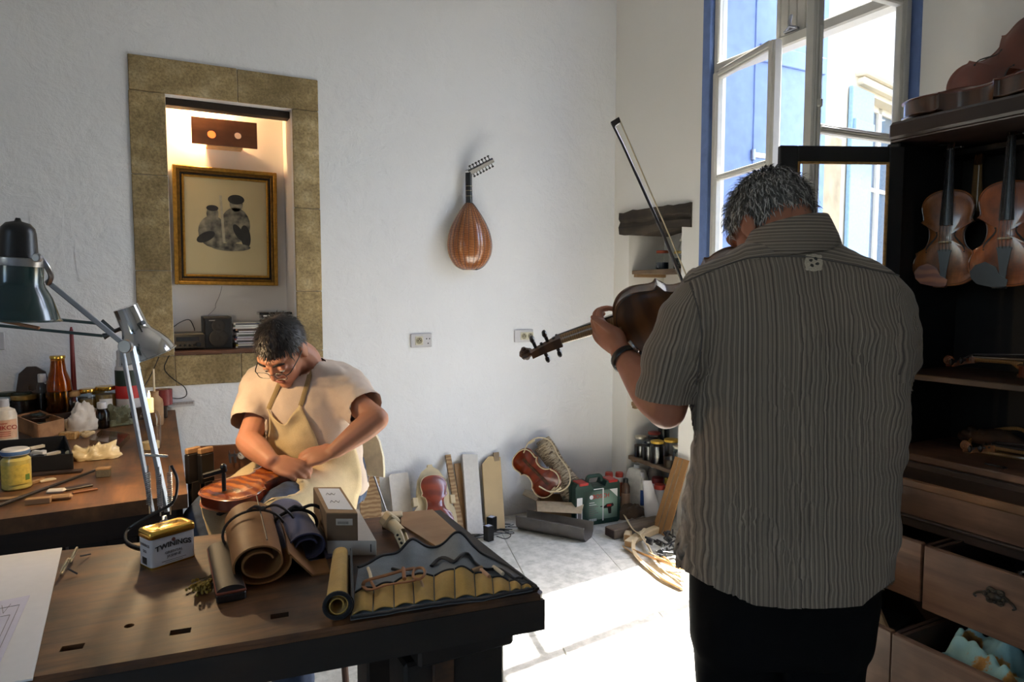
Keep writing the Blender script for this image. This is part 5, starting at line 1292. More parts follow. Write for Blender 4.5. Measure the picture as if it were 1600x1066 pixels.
# white drawing board with a tracing sheet
c = [onb(51, 1064), onb(97, 858), onb(-60, 879), onb(-125, 1092)]
tag(obj('drawing_board', G().quadslab([q+ZV*.0035 for q in c], .0032), M['paper']), 'large white card lying on the front bench at its left end', 'card')
c = [onb(0, 1037, BZ+.004), onb(47, 931, BZ+.004), onb(-60, 952, BZ+.004), onb(-120, 1060, BZ+.004)]
o = thing('plan_sheet', 'thin lilac white sheet with pencil plan lying on the white card', 'paper', c[0])
g = G(); g.quadslab([q+ZV*.0012 for q in c], .0008); obj('sheet', g, M['lilac'], o, world=True)
def bil(u, v): return c[0].lerp(c[1], v).lerp(c[3].lerp(c[2], v), u)+ZV*.0016
g = G()
for a, b in (((.1, .15), (.1, .85)), ((.1, .85), (.6, .85)), ((.18, .2), (.18, .7)), ((.18, .7), (.5, .7)), ((.25, .9), (.3, .75)), ((.1, .15), (.6, .12)), ((.3, .75), (.38, .9))): g.tube([bil(*a), bil(*b)], .0004, 4)
obj('pencil_lines', g, M['greyink'], o, world=True)['kind'] = 'stuff'
# spectacles
p, q = onb(102, 884, BZ), onb(115, 867, BZ); ax_ = (q-p).normalized()
o = thing('eyeglasses', 'thin gold rimmed eyeglasses lying open at the edge of white card', 'glasses', p)
MGR = plain('thin_gold', C(206, 188, 150), .3, .5, bump=0)
perp = V(ax_.y, -ax_.x, 0)
for k, cc in ((0, onb(101, 885, BZ+.017)), (1, onb(115, 867, BZ+.017))):
    rim = [cc+ax_*.021*math.cos(a)+(perp*.35+ZV*.9).normalized()*.0155*math.sin(a) for a in [2*math.pi*i/20 for i in range(20)]]
    obj('rim', G().tube(rim+rim[:1], .0018, 6), MGR, o, world=True); obj('lens', G().add(rim, [tuple(range(20))]), M['pane'], o, world=True)
m0 = onb(108, 876, BZ+.02); obj('bridge', G().tube([m0-ax_*.012, m0+ZV*.003, m0+ax_*.012], .0017, 6), MGR, o, world=True)
for a, b in (((106, 889), (121, 897)), ((126, 869), (141, 866))): obj('temple', G().tube([onb(*a, BZ+.016), onb(*b, BZ+.004)], .002, 6), MGR if a[0] < 0 else M['ink'], o, world=True)
# tea tin
tb = [onb(237, 892), onb(306, 870), onb(218, 879)]; tx = (tb[1]-tb[0]); tw = tx.length; tx.normalize(); ty = V(-tx.y, tx.x, 0); td = .056; thh = .083
tm0 = frame((tb[0]+tx*tw/2+ty*td/2), tx, ZV)
tin = thing('tea_tin', 'white tea tin with gilt lid and TWININGS lettering on the bench', 'tin', tm0)
def rrect(w, d, r, n=4): return [(sx*(w/2-r)+r*math.cos(a), sy*(d/2-r)+r*math.sin(a)) for sx, sy, a0 in ((1, 1, 0), (-1, 1, math.pi/2), (-1, -1, math.pi), (1, -1, 1.5*math.pi)) for a in [a0+math.pi/2*i/n for i in range(n+1)]]
obj('body', G().prism(rrect(tw, td, .008), .002, thh*.80), M['whitepaint'], tin, 60)
def stackp(g, layers):
    n = len(layers[0][0]); vs = [(x, y, z) for pts, z in layers for x, y in pts]
    fs = [(k*n+i, k*n+(i+1) % n, (k+1)*n+(i+1) % n, (k+1)*n+i) for k in range(len(layers)-1) for i in range(n)]+[tuple(reversed(range(n))), tuple((len(layers)-1)*n+i for i in range(n))]
    return g.add(vs, fs)
R_ = lambda e: rrect(tw+e, td+e, .009)
obj('lid', stackp(G(), [(R_(.003), thh*.79), (R_(.004), thh*.80), (R_(.004), thh*.94), (R_(.000), thh*.985), (R_(-.010), thh), (R_(-.016), thh*.985), (R_(-.03), thh*1.0)]), M['gold_lid'], tin, 50)
obj('base_rim', G().prism(rrect(tw+.002, td+.002, .009), 0, .004), M['gold_lid'], tin, 60)
FM = TR(0, -td/2-.0004, thh*.4) @ RX(math.pi/2)
text('lettering', 'TWININGS', tw*.165, M['ink'], tin, FM @ TR(0, thh*.155, 0), bold=.0003, sx=1.0, curve=-4.0 if False else 3.2)
text('lettering', 'ORIENTAL', tw*.085, M['greyink'], tin, FM @ TR(0, -.004, 0)); text('lettering', 'JASMINE', tw*.085, M['greyink'], tin, FM @ TR(0, -.0125, 0))
for k, w in ((-.022, .55), (-.026, .40)): obj('small_print', G().bx(-tw*w/2, tw*w/2, -.0002, .0003, k+thh*.4-.0006, k+thh*.4+.0006, 0, TR(0, -td/2-.0002, 0)), M['greyink'], tin)
obj('crest', G().cyl(.0042, .0006, FM @ TR(0, thh*.27, 0), 12), plain('crest_red', C(110, 60, 50), .5, bump=0), tin)
SMt = TR(-tw/2-.0004, 0, thh*.4) @ RZ(-math.pi/2) @ RX(math.pi/2)
for k in range(9): obj('bar_code', G().bx(-.012+k*.0024, -.012+k*.0024+(.0008, .0014)[k % 2], -.026, -.010, 0, .0003, 0, SMt), M['ink'], tin)
text('side_lettering', 'TWININGS', .009, M['greyink'], tin, SMt @ TR(0, .017, 0)); text('side_lettering', 'tea', .012, M['greyink'], tin, SMt @ TR(0, .004, 0))
# brown leather tool roll, tied with a thong
def roll(name, label, cat, a, b, ra, rb, mat, flapmat, turns=2.0, dirx=1):
    """rolled hide lying from a (far end) to b (near, open end)"""
    o = thing(name, label, cat, V(*b.xy, BZ)); ax = (b-a).normalized(); sx = ax.cross(ZV).normalized()
    if sx.dot(RV) < 0: sx = -sx
    up = ZV; NA = 64; P = []
    for i in range(9):
        t = i/8; cc = a.lerp(b, t); rr_ = ra+(rb-ra)*t; row = []
        for k in range(NA):
            s_ = k/(NA-1); ang = .35+s_*turns*2*math.pi; r = rr_*(.42+.58*s_)
            r *= 1+.04*noise.noise(V(t*3, math.cos(ang)*1.5, math.sin(ang)*1.5))
            row.append(cc+sx*(r*1.14*math.cos(-ang)*dirx)+up*(max(-rr_*.86, r*.86*math.sin(ang))+rr_*.88))
        for k in range(1, 8):
            row.append(row[NA-1]+sx*dirx*(.012*k)+up*(-(row[NA-1].z-BZ-.004)*min(1, k/4.0)*1.0))
        P.append(row)
    g = G(); g.grid(P, None, .0035); obj('hide', g, mat, o, 60, world=True)
    return o, ax, sx
ML = plain('tan_leather', C(128, 87, 48), .6, var=.22, scale=10, bump=.25, spec=.3)
ra_, rb_ = onb(395, 838), onb(412, 914)
o, ax_, sx_ = roll('tool_roll', 'thick brown leather tool roll tied with a dark thong', 'tool roll', PZ(393, 842, BZ), PZ(408, 915, BZ), .058, .052, ML, ML, 2.0, 1)
def tie(o, a, b, t, r, mat, sx, lift=.0, rad=.003, knot=True):
    cc = a.lerp(b, t); ring_ = [cc+sx*(r*1.17*math.cos(q))+ZV*(max(-r*.86, r*.9*math.sin(q))+r*.90) for q in [2*math.pi*i/32 for i in range(33)]]
    obj('tie', G().tube(ring_, rad, 6), mat, o, world=True)
    if knot:
        kx = cc+sx*r*.35+ZV*(r*1.82); g = G().ell(.008, .006, .006, tuple(kx)).tube(spline([kx, kx+sx*.03+ZV*.004, kx+sx*.06-ZV*.02, kx+sx*.075-ZV*.05], 5), rad, 6).tube(spline([kx, kx-sx*.02+ZV*.006, kx-sx*.035-(b-a).normalized()*-.01, kx-sx*.015+ZV*.008, kx], 5), rad, 6)
        obj('knot', g, mat, o, world=True)
MTH = plain('dark_thong', C(48, 34, 24), .6)
tie(o, PZ(393, 842, BZ), PZ(408, 915, BZ), .36, .0565, MTH, sx_)
# seam ridge of the outer flap
g = G().tube([PZ(393, 842, BZ).lerp(PZ(408, 915, BZ), t)+sx_*.014+ZV*(.058-.006*t)*1.80 for t in (.0, .2, .4, .6, .8, 1)], .0016, 6); obj('flap_edge', g, MTH, o, world=True)
# blue cloth roll
MBC = cloth('blue_canvas', C(62, 66, 98), .9, .2)
o2, ax2, sx2 = roll('cloth_roll', 'blue canvas cloth roll tied with black tape beside leather roll', 'tool roll', PZ(446, 826, BZ), PZ(482, 880, BZ), .046, .040, MBC, MBC, 1.6, 1)
tie(o2, PZ(446, 826, BZ), PZ(482, 880, BZ), .45, .0445, M['matteblack'], sx2, rad=.004)
# small block plane: dark wooden body with red edge
a, b = PZ(344, 868, BZ), PZ(362, 941, BZ); ax_ = (b-a).normalized(); L_ = (b-a).length
o = thing('wooden_case', 'narrow dark wooden case with rounded lid and reddish edge beside leather roll', 'case', frame(a.lerp(b, .5), ax_, ZV))
obj('body', G().bx(-L_/2, L_/2, -.027, .027, 0, .017, .003), M['ebony'], o); obj('red_edge', G().bx(-L_/2, L_/2, -.0275, .0275, .016, .022, .002), plain('red_wood', C(124, 60, 36), .45), o)
obj('lid', G().prism([(.026*math.cos(q), .012*math.sin(q)) for q in [math.pi*i/12 for i in range(13)]], -L_/2+.004, L_/2-.002, Matrix(((0, 0, 1, 0), (1, 0, 0, 0), (0, 1, 0, .021), (0, 0, 0, 1)))), wood('dark_lid', C(34, 27, 22), C(58, 45, 36), .6, 30, 0), o)
# sprig of dried herbs
a = PZ(336, 898, BZ); b = PZ(305, 945, BZ)
o = thing('dried_sprig', 'bunch of dried yellowish lavender stalks lying on the front bench', 'dried plant', a); dv = (b-a).normalized(); pv = V(-dv.y, dv.x, 0)
MSG, MSY = plain('dry_stalk', C(82, 66, 40), .8), plain('dry_flower', C(138, 112, 42), .85, var=.3)
g = G(); g2 = G()
for k in range(26):
    e = a+dv*rnd.uniform(.07, .12)+pv*rnd.gauss(0, .014)+ZV*rnd.uniform(.004, .022); m0 = a+dv*.03+pv*rnd.gauss(0, .003)+ZV*.009
    g.tube([a+ZV*.006+pv*rnd.gauss(0, .002), m0, e], .0008, 4)
    for q in range(5): c_ = e-(e-m0)*(q*.09)+V(rnd.gauss(0, .0015), rnd.gauss(0, .0015), 0); g2.ell(.003, .003, .0035, tuple(c_), None, 5, 4)
obj('stalks', g, MSG, o, world=True)['kind'] = 'stuff'; obj('flower_heads', g2, MSY, o, world=True)['kind'] = 'stuff'
# cardboard boxes
def cbox(name, label, corners, h, mat, extra=None, z=BZ):
    """corners: front-left, front-right, back-right (ground points)"""
    a, b, c_ = corners; d = a+(c_-b); o = thing(name, label, 'box', V(*((a+c_)/2).xy, z)); th_ = .0025
    for p, q in ((a, b), (b, c_), (c_, d), (d, a)):
        n_ = (q-p).cross(ZV).normalized()*th_
        obj('side', G().quadslab([p, q, q-n_, p-n_], V(0, 0, h)), mat, o, world=True)
    obj('bottom', G().quadslab([a+ZV*th_, b+ZV*th_, c_+ZV*th_, d+ZV*th_], th_), mat, o, world=True)
    return o, (a, b, c_, d)
MW2 = plain('white_card_box', C(196, 188, 176), .8, var=.04, bump=0)
fa, fb = PZ(512, 868, BZ), PZ(588, 868, BZ); fc = PZ(560, 816, BZ); o, cc = cbox('flat_box', 'low white carton under the small cardboard box on the bench', (fa, fb, fc), .032, MW2)
obj('lid', G().quadslab([q+ZV*.0345 for q in cc], .0025), MW2, o, world=True)
obj('label_mark', G().quadslab([cc[0].lerp(cc[1], u)+ZV*w+(cc[0]-cc[3]).normalized()*.0006 for u, w in ((.88, .008), (.9, .008), (.9, .026), (.88, .026))], (cc[3]-cc[0]).normalized()*.001), M['ink'], o, world=True)
bz_ = BZ+.0347
ba, bb = PZ(511, 845, bz_), PZ(559, 845, bz_); bc = PZ(533, 800, bz_); hb_ = .062
MKD = plain('brown_carton', C(108, 86, 64), .8, var=.06)
o, cc = cbox('cardboard_box', 'small brown cardboard box with white label on top of carton', (ba, bb, bc), hb_, MKD, z=bz_)
obj('lid', G().quadslab([q+ZV*(hb_+.0026) for q in cc], .0025), M['card'], o, world=True)
up_ = cc[0]+ZV*(hb_+.0030); ux, uy = (cc[1]-cc[0]), (cc[3]-cc[0])
obj('address_label', G().quadslab([up_+ux*u+uy*v+ZV*.0006 for u, v in ((.12, .12), (.92, .10), (.90, .92), (.14, .93))], .0005), M['paper'], o, world=True)
fn_ = -uy.normalized(); obj('front_label', G().quadslab([cc[0]+ux*u+ZV*hb_*w+fn_*.0008 for u, w in ((.30, .58), (.84, .58), (.84, .82), (.30, .82))], uy.normalized()*.0006), plain('label_grey', C(186, 178, 168), .7, bump=0), o, world=True)
for k in range(8): obj('bar_code', G().quadslab([cc[0]+ux*(u+.36+k*.045)+ZV*hb_*w+fn_*.0012 for u, w in ((0, .62), (.02, .62), (.02, .72), (0, .72))], uy.normalized()*.0005), M['ink'], o, world=True)
for k in range(2): obj('pen_scrawl', G().tube(spline([up_+ux*(.3+.07*i)+uy*(.35+.3*k+.07*(i % 2))+ZV*.0012 for i in range(6)], 3), .0006, 4), M['greyink'], o, world=True)
# thin plywood sheet at the end of the bench
c = [PZ(700, 868, BZ), PZ(752, 868, BZ), PZ(676, 799, BZ), PZ(600, 806, BZ)]
tag(obj('plywood_sheet', G().quadslab([q+ZV*.005 for q in c], .0046), M['ply']), 'thin light plywood sheet lying at the right end of front bench', 'board')
# carved unvarnished scroll neck on a wooden block
blk = thing('wood_block', 'small two tone wooden block holding up the unfinished scroll neck', 'block', PZ(612, 828, BZ+.005)); w_ = PZ(597, 829, BZ+.005); e_ = PZ(627, 827, BZ+.005)
bx_ = (e_-w_); bm_ = frame(w_+bx_/2, bx_, ZV)
obj('body', G().bx(-bx_.length/2, bx_.length/2, 0, .03, .0005, .030, .002), wood('brown_block', C(84, 58, 34), C(120, 88, 52), .6, 30), blk, m=pmat(blk).inverted() @ bm_)
obj('light_top', G().bx(-bx_.length/2-.002, bx_.length/2+.004, -.002, .032, .030, .037, .002), M['spruce'], blk, m=pmat(blk).inverted() @ bm_)
s0, s1 = PZ(612, 818, BZ+.03), PZ(650, 858, BZ+.012)
sx3 = (s1-s0).normalized(); L3 = (s1-s0).length
o = thing('unfinished_scroll', 'pale unvarnished carved scroll and neck lying on the front bench', 'violin neck', frame_yz(s0, sx3, -Fh*.35+RV*.75+ZV*.5))
g = G(); L = []
for k in range(7):
    t = k/6; w = .014-.003*t; L.append([V(w*math.cos(q), L3*.42*t, .014*math.sin(q)) for q in [2*math.pi*i/12 for i in range(12)]])
g.grid([[r[i] for r in L] for i in range(12)], None, 0, True); g.bx(-.018, .018, -.03, .004, -.018, .018, .004)
obj('neck', g, VM['white'], o); g = G(); yc, zc = scroll_geo(g, L3*.40, 0); obj('scroll', g, VM['white'], o)
for k in range(4): obj('peg_hole', G().cyl(.0028, .03, TR(-.015, L3*.40+.012+k*.0155, -.006-.003*k) @ RY(math.pi/2), 10), M['ink'], o)
# tool roll laid open: grey cloth, black binding, mustard pockets
tr0 = thing('open_tool_roll', 'unrolled grey cloth tool roll with mustard pockets and black binding', 'tool roll', PZ(680, 915, BZ))
near = [(548, 972), (600, 964), (650, 955), (700, 947), (752, 942), (800, 932), (832, 926)]; far = [(560, 892), (600, 876), (645, 862), (700, 862), (745, 866), (795, 890), (836, 921)]
def lerp_line(pts, u):
    k = min(len(pts)-2, int(u*(len(pts)-1))); f = u*(len(pts)-1)-k; return (pts[k][0]+(pts[k+1][0]-pts[k][0])*f, pts[k][1]+(pts[k+1][1]-pts[k][1])*f)
NU, NVv = 96, 22
def bump_h(u, v):
    h = .0045+.030*math.exp(-((u-.33)/.055)**2)*max(0, v-.25)+.046*math.exp(-((u-.56)/.075)**2)*max(0, v-.1)+.012*math.exp(-((u-.15)/.06)**2)*max(0, v-.5)
    return h+.0012*noise.noise((u*14, v*5, 2))+.001
def rollpt(u, v):
    a, b = lerp_line(near, u), lerp_line(far, u); p = PZ(*a, BZ).lerp(PZ(*b, BZ), v); return V(p.x, p.y, BZ+bump_h(u, v))
MGC = cloth('grey_blue_cloth', C(112, 118, 122), .95, .14, 700, 14); MMU = cloth('mustard_cloth', C(172, 138, 66), .95, .18, 700, 14); MBK = cloth('black_binding', C(22, 22, 24), .9, .1)
obj('backing', G().grid([[rollpt(i/(NU-1), j/(NVv-1)) for j in range(NVv)] for i in range(NU)], None, .003), MGC, tr0, 60, world=True)
for nm, v, rad in (('near_binding', .0, .0048), ('far_binding', 1.0, .0045)):
    obj(nm, G().tube([rollpt(i/(NU-1), v)+ZV*.002 for i in range(NU)], rad, 8, flat=.6), MBK, tr0, world=True)
NP = 10; us = [.0, .11, .22, .325, .43, .535, .64, .735, .825, .91, 1.0]
for k in range(NP):
    P = []
    for i in range(11):
        s_ = i/10; u = us[k]+(us[k+1]-us[k])*(.03+.94*s_); top = .44-.20*max(0, u-.75)*3
        P.append([rollpt(u, .05+(top-.05)*j/8)+ZV*(.0022+.0085*math.sin(math.pi*s_)*(.45+.55*math.sin(math.pi*(.15+.75*j/8)))) for j in range(9)])
    pk = obj('pocket', G().grid(P, None, .0015), MMU, tr0, 60, world=True)
    obj('pocket_binding', G().tube([r[-1]+ZV*.001 for r in P], .0032, 6, flat=.6), MBK, pk, world=True)
obj('flap_binding', G().tube([rollpt(.42+.5*i/40, .62+.08*math.sin(i*.5))+ZV*(.003+.004*abs(math.sin(i*.35))) for i in range(41)], .005, 8, flat=.6), MBK, tr0, world=True)
obj('end_binding', G().tube([rollpt(1.0, j/12)+ZV*.002 for j in range(13)], .005, 8, flat=.6), MBK, tr0, world=True)
# rolled up left end of it
a, b = PZ(533, 880, BZ), PZ(528, 968, BZ); axr_ = (b-a).normalized(); sxr = axr_.cross(ZV).normalized(); sxr = sxr if sxr.dot(RV) > 0 else -sxr
P = []
for i in range(13):
    t = i/12; cc = a.lerp(b, t); rr_ = .018+.005*t; P.append([cc+sxr*((rr_*(.4+.6*k/47))*math.cos(-k/47*4*math.pi+.6))+ZV*(rr_*(.4+.6*k/47)*math.sin(k/47*4*math.pi-.6)+rr_+.003+.002*noise.noise((t*4, k*.2, 0))) for k in range(48)])
obj('rolled_end', G().grid(P, None, .002), MMU, tr0, 60, world=True)
obj('rolled_lining', G().grid([[a.lerp(b, t)+sxr*((.018+.005*t)*1.05*math.cos(q)+.004)+ZV*((.018+.005*t)*1.05*math.sin(q)+.018+.005*t+.003) for q in [-1.3+1.9*k/10 for k in range(11)]] for t in [i/12 for i in range(13)]], None, .0015), MBK, tr0, 60, world=True)
rim_ = [b+axr_*.001+sxr*(.0235*math.cos(q))+ZV*(.0235*math.sin(q)+.0265) for q in [2*math.pi*i/24 for i in range(25)]]; obj('rolled_binding', G().tube(rim_, .0042, 8), MBK, tr0, world=True)
# tools in the roll: wooden handled gauge and wooden callipers with leather strap, small handles
def tool(name, label, cat, pts, rad, mat, tip=None, group=None):
    o = thing(name, label, cat, V(*pts[0])); obj('handle', G().tube(spline(pts, 5), rad, 8), mat, o, world=True)
    if tip: obj('blade', G().tube(tip[0], tip[1], 6, flat=.3, up=ZV), M['steel'], o, world=True)
    return o
def rp(px, py, z): return PZ(px, py, BZ+z)
MRW = plain('reddish_wood', C(150, 98, 58), .5, var=.15)
o = thing('wooden_callipers', 'looped reddish wooden callipers lying across the open tool roll', 'callipers', rp(570, 915, .012))
obj('arm', G().tube(spline([rp(567, 915, .016), rp(572, 908, .022), rp(600, 900, .026), rp(632, 891, .028), rp(648, 888, .026)], 6), .0042, 8, flat=.5, up=ZV), MRW, o, world=True)
obj('arm', G().tube(spline([rp(567, 917, .014), rp(578, 922, .018), rp(606, 914, .022), rp(645, 908, .022), rp(650, 905, .022)], 6), .0042, 8, flat=.5, up=ZV), MRW, o, world=True)
obj('cross_piece', G().tube([rp(580, 909, .022), rp(586, 920, .018)], .003, 8), MRW, o, world=True)
obj('loop', G().tube(spline([rp(648, 890, .026), rp(660, 888, .030), rp(664, 896, .030), rp(656, 905, .026), rp(646, 902, .024)], 6, True)+[rp(648, 890, .026)], .003, 8), MRW, o, world=True)
obj('hinge', G().tube([rp(630, 888, .03), rp(632, 905, .024)], .004, 8), MRW, o, world=True)
tool('knife', 'small black handled knife lying behind the wooden callipers', 'knife', [rp(613, 889, .018), rp(622, 891, .020), rp(631, 893, .022)], .0036, M['black'], ([rp(631, 893, .022), rp(641, 895, .022)], .0028))
tool('gouge', 'wooden handle poking from the roll near its rolled left end', 'tool', [rp(575, 888, .012), rp(578, 896, .013), rp(580, 906, .012)], [.0035]*11, M['spruce'])
tool('gouge', 'small wooden handle beside the callipers loop in a pocket', 'tool', [rp(657, 906, .014), rp(660, 914, .015), rp(662, 922, .012)], [.003]*11, M['ply'])
tool('gouge', 'thick pale wooden handle tucked in the pockets near the right end', 'tool', [rp(738, 893, .014), rp(746, 890, .016), rp(753, 888, .016)], [.006]*11, M['ply'], ([rp(735, 895, .014), rp(728, 898, .014)], .004))
tool('gouge', 'pinkish wooden handle in a pocket second from the right tip', 'tool', [rp(749, 890, .014), rp(756, 895, .015), rp(764, 902, .013)], [.005]*11, plain('pinkish_wood', C(196, 150, 116), .6))
tool('gouge', 'slim pale handle in the pocket nearest the right tip', 'tool', [rp(771, 886, .012), rp(778, 891, .013), rp(786, 897, .012)], [.0042]*11, M['spruce'])
# ================================================================== DESK LAMPS
def post(g, a, b, w, d=None): g.box(w, d or w, (b-a).length, (0, 0, (b-a).length/2), frame(a, (b-a).cross(Fh), (b-a)) if False else Matrix.Translation(a) @ (b-a).to_track_quat('Z', 'Y').to_matrix().to_4x4(), .0015); return g
def pip(px, py, t): return PT(px, py, t)
lt = 1.70
lampA = thing('desk_lamp', 'balanced arm desk lamp with dark green shade and grey springs on bench', 'lamp', PZ(258, 845, BZ))
bs = PZ(258, 846, BZ); obj('base', G().cyl(.030, .022, Matrix.Translation(bs), 24, b=.004).cyl(.010, .05, Matrix.Translation(bs), 14), M['alu'], lampA, world=True)
tb_ = bs.z; j0 = pip(257, 815, lt); j1 = pip(243, 712, lt); j1b = pip(262, 714, lt); el_ = pip(190, 541, lt); el2 = pip(206, 541, lt)
obj('lower_bracket', post(G(), bs+ZV*.03, j0+ZV*.01, .012), M['alu'], lampA, world=True)
obj('lower_arm', post(G(), pip(238, 800, lt), el_, .0095), M['alu'], lampA, world=True); obj('lower_arm', post(G(), pip(262, 800, lt), el2, .0125), M['alu'], lampA, world=True)
obj('lower_arm', post(G(), pip(251, 800, lt+.02), pip(243, 705, lt+.02), .008), M['alu'], lampA, world=True)
obj('cross_link', post(G(), pip(226, 711, lt-.01), pip(262, 713, lt-.01), .006), M['alu'], lampA, world=True)
for x0, y0, x1, y1 in ((231, 738, 233, 790), (248, 740, 250, 792), (265, 738, 266, 790)):
    a, b = pip(x0, y0, lt-.015), pip(x1, y1, lt-.015); n = 120; d_ = (b-a)/n; e1 = d_.cross(Fh).normalized(); e2 = d_.normalized().cross(e1)
    obj('spring', G().tube([a+d_*i+(e1*math.cos(i*.9)+e2*math.sin(i*.9))*.0052 for i in range(n+1)], .0016, 5), M['steel'], lampA, world=True)
    obj('spring_hook', G().tube([b, b+(b-a)*.28], .0018, 6), M['chrome'], lampA, world=True); obj('spring_hook', G().tube([a, a-(b-a)*.2], .0018, 6), M['chrome'], lampA, world=True)
obj('elbow_plate', G().cyl(.017, .014, Matrix.Translation(pip(199, 541, lt-.01)) @ (-Fh).to_track_quat('Z', 'Y').to_matrix().to_4x4(), 20, b=.002), M['steel'], lampA, world=True)
ua, ub = pip(196, 540, lt-.01), pip(72, 438, 1.60)
obj('upper_arm', post(G(), ua, ub, .0125), M['alu'], lampA, world=True)
hk_ = [pip(76, 445, 1.60), pip(80, 432, 1.58), pip(74, 418, 1.56), pip(62, 400, 1.55)]
obj('head_link', G().tube(spline(hk_, 5), .006, 8, flat=.5), M['steel'], lampA, world=True)
obj('link_knob', G().cyl(.010, .012, Matrix.Translation(pip(61, 403, 1.53)) @ (-Fh).to_track_quat('Z', 'Y').to_matrix().to_4x4(), 18, b=.002), M['steel'], lampA, world=True)
hcA = pip(27, 500, 1.55); upA = (ZV+RV*.06).normalized(); hmA = Matrix.Translation(hcA) @ upA.to_track_quat('Z', 'Y').to_matrix().to_4x4()
kk = 1.55/FPX
prA = [(60*kk, 0), (59*kk, 2*kk), (57*kk, 3*kk), (53*kk, 16*kk), (46*kk, 36*kk), (37*kk, 52*kk), (34*kk, 60*kk), (34*kk, 86*kk)]
def shell(prof, th, n=40):
    return [(r, z) for r, z in prof]+[(r-th, z) for r, z in reversed(prof)]
def latheshell(prof, th, m, n=40):
    g = G(); full = shell(prof, th); vs = []; fs = []
    g.lathe(full+[full[0]], n, m, cap=False); return g
obj('shade', latheshell(prA, .0015, hmA), M['green'], lampA, 40, world=True)
obj('shade_collar', G().lathe([(36*kk, 84*kk), (36.5*kk, 86*kk), (36.5*kk, 96*kk), (30*kk, 97*kk)], 32, hmA), M['steel'], lampA, world=True)
obj('lamp_cap', G().lathe([(29*kk, 95*kk), (27*kk, 100*kk), (24*kk, 135*kk), (22*kk, 143*kk), (16*kk, 150*kk), (5*kk, 153*kk), (3*kk, 158*kk), (.001, 158*kk)], 32, hmA), M['black'], lampA, 60, world=True)
obj('bulb', G().ell(.022, .022, .03, (0, 0, 22*kk), hmA), plain('white_bulb', C(220, 216, 206), .3, bump=0), lampA, world=True)
obj('shade_rail', post(G(), pip(-10, 499, 1.50), pip(62, 513, 1.52), .007), MRW, lampA, world=True)
obj('cable', G().tube(spline([pip(268, 728, lt-.02), pip(277, 752, lt-.03), pip(270, 785, lt-.03), pip(236, 805, lt-.02), pip(202, 826, lt-.02), PZ(196, 842, BZ+.006), PZ(206, 852, BZ+.004), PZ(222, 857, BZ+.004)], 8), .0036, 8), M['black'], lampA, world=True)
# second lamp: green arms coming from the left, chrome head over the side bench
lampB = thing('desk_lamp', 'chrome headed work lamp on thin green arms over the jars', 'lamp', pip(-60, 800, 2.45))
lbase = PZ(-90, 760, B2)
obj('clamp_base', G().cyl(.03, .03, Matrix.Translation(lbase), 20, b=.004).cyl(.011, .30, Matrix.Translation(lbase), 12), M['greenarm'], lampB, world=True)
obj('upright', post(G(), lbase+ZV*.28, pip(-95, 500, 2.0), .012), M['greenarm'], lampB, world=True)
obj('upper_arm', post(G(), pip(-100, 481, 2.0), pip(158, 506, 2.0), .0085), M['greenarm'], lampB, world=True); obj('upper_arm', post(G(), pip(-100, 499, 2.0), pip(161, 525, 2.0), .0085), M['greenarm'], lampB, world=True)
obj('end_plate', G().tube([pip(158, 503, 1.99), pip(178, 519, 1.99), pip(162, 526, 1.99)], .010, 8, flat=.4, up=-Fh), M['black'], lampB, world=True)
obj('swivel', G().tube([pip(176, 519, 1.99), pip(188, 514, 1.98), pip(198, 514, 1.97)], [.006, .006, .010], 10), M['black'], lampB, world=True)
kb = 2.0/FPX; axB = (PT(199, 488, 1.96)-PT(232, 560, 2.0)); hB = axB.length; hmB = Matrix.Translation(PT(231, 556, 2.0)) @ axB.to_track_quat('Z', 'Y').to_matrix().to_4x4()
prB = [(43*kb, 0), (42.5*kb, 1.5*kb), (41*kb, 2*kb), (38*kb, 14*kb), (31*kb, 28*kb), (22*kb, 40*kb), (19*kb, 48*kb), (18*kb, 80*kb)]
obj('shade', latheshell(prB, .0012, hmB), M['chrome'], lampB, 40, world=True)
cm_ = cut(G().lathe([(18*kb, 79*kb), (18*kb, 81*kb)], 28).mesh('c'), [G().cyl(.0028, .02, TR(.018*math.cos(a), .018*math.sin(a), 79*kb-.01), 10) for a in [math.pi*i/4 for i in range(8)]])
obj('vented_cap', cm_, M['chrome'], lampB, m=pmat(lampB).inverted() @ hmB)
for (a, z) in ((2.2, 60), (.4, 62), (1.3, 58)): obj('slot', G().box(.010, .001, .016, (0, -18*kb, z*kb), hmB @ RZ(a), .0004), emit('lamp_slot_glow', (1, .62, .28), 1.2), lampB, world=True)
obj('switch_knob', G().tube([PT(216, 507, 1.95), PT(224, 504, 1.94)], [.004, .007], 10), M['black'], lampB, world=True)
obj('bulb', G().ell(.018, .018, .026, (0, 0, 16*kb), hmB), emit('warm_bulb', (1, .72, .40), 18), lampB, world=True)
plb = bpy.data.lights.new('lamp_bulb', 'POINT'); plb.energy = 6.5; plb.color = (1, .70, .38); plb.shadow_soft_size = .02
pbo = bpy.data.objects.new('lamp_bulb', plb); COL.objects.link(pbo); pbo.location = hmB @ V(0, 0, 2*kb)
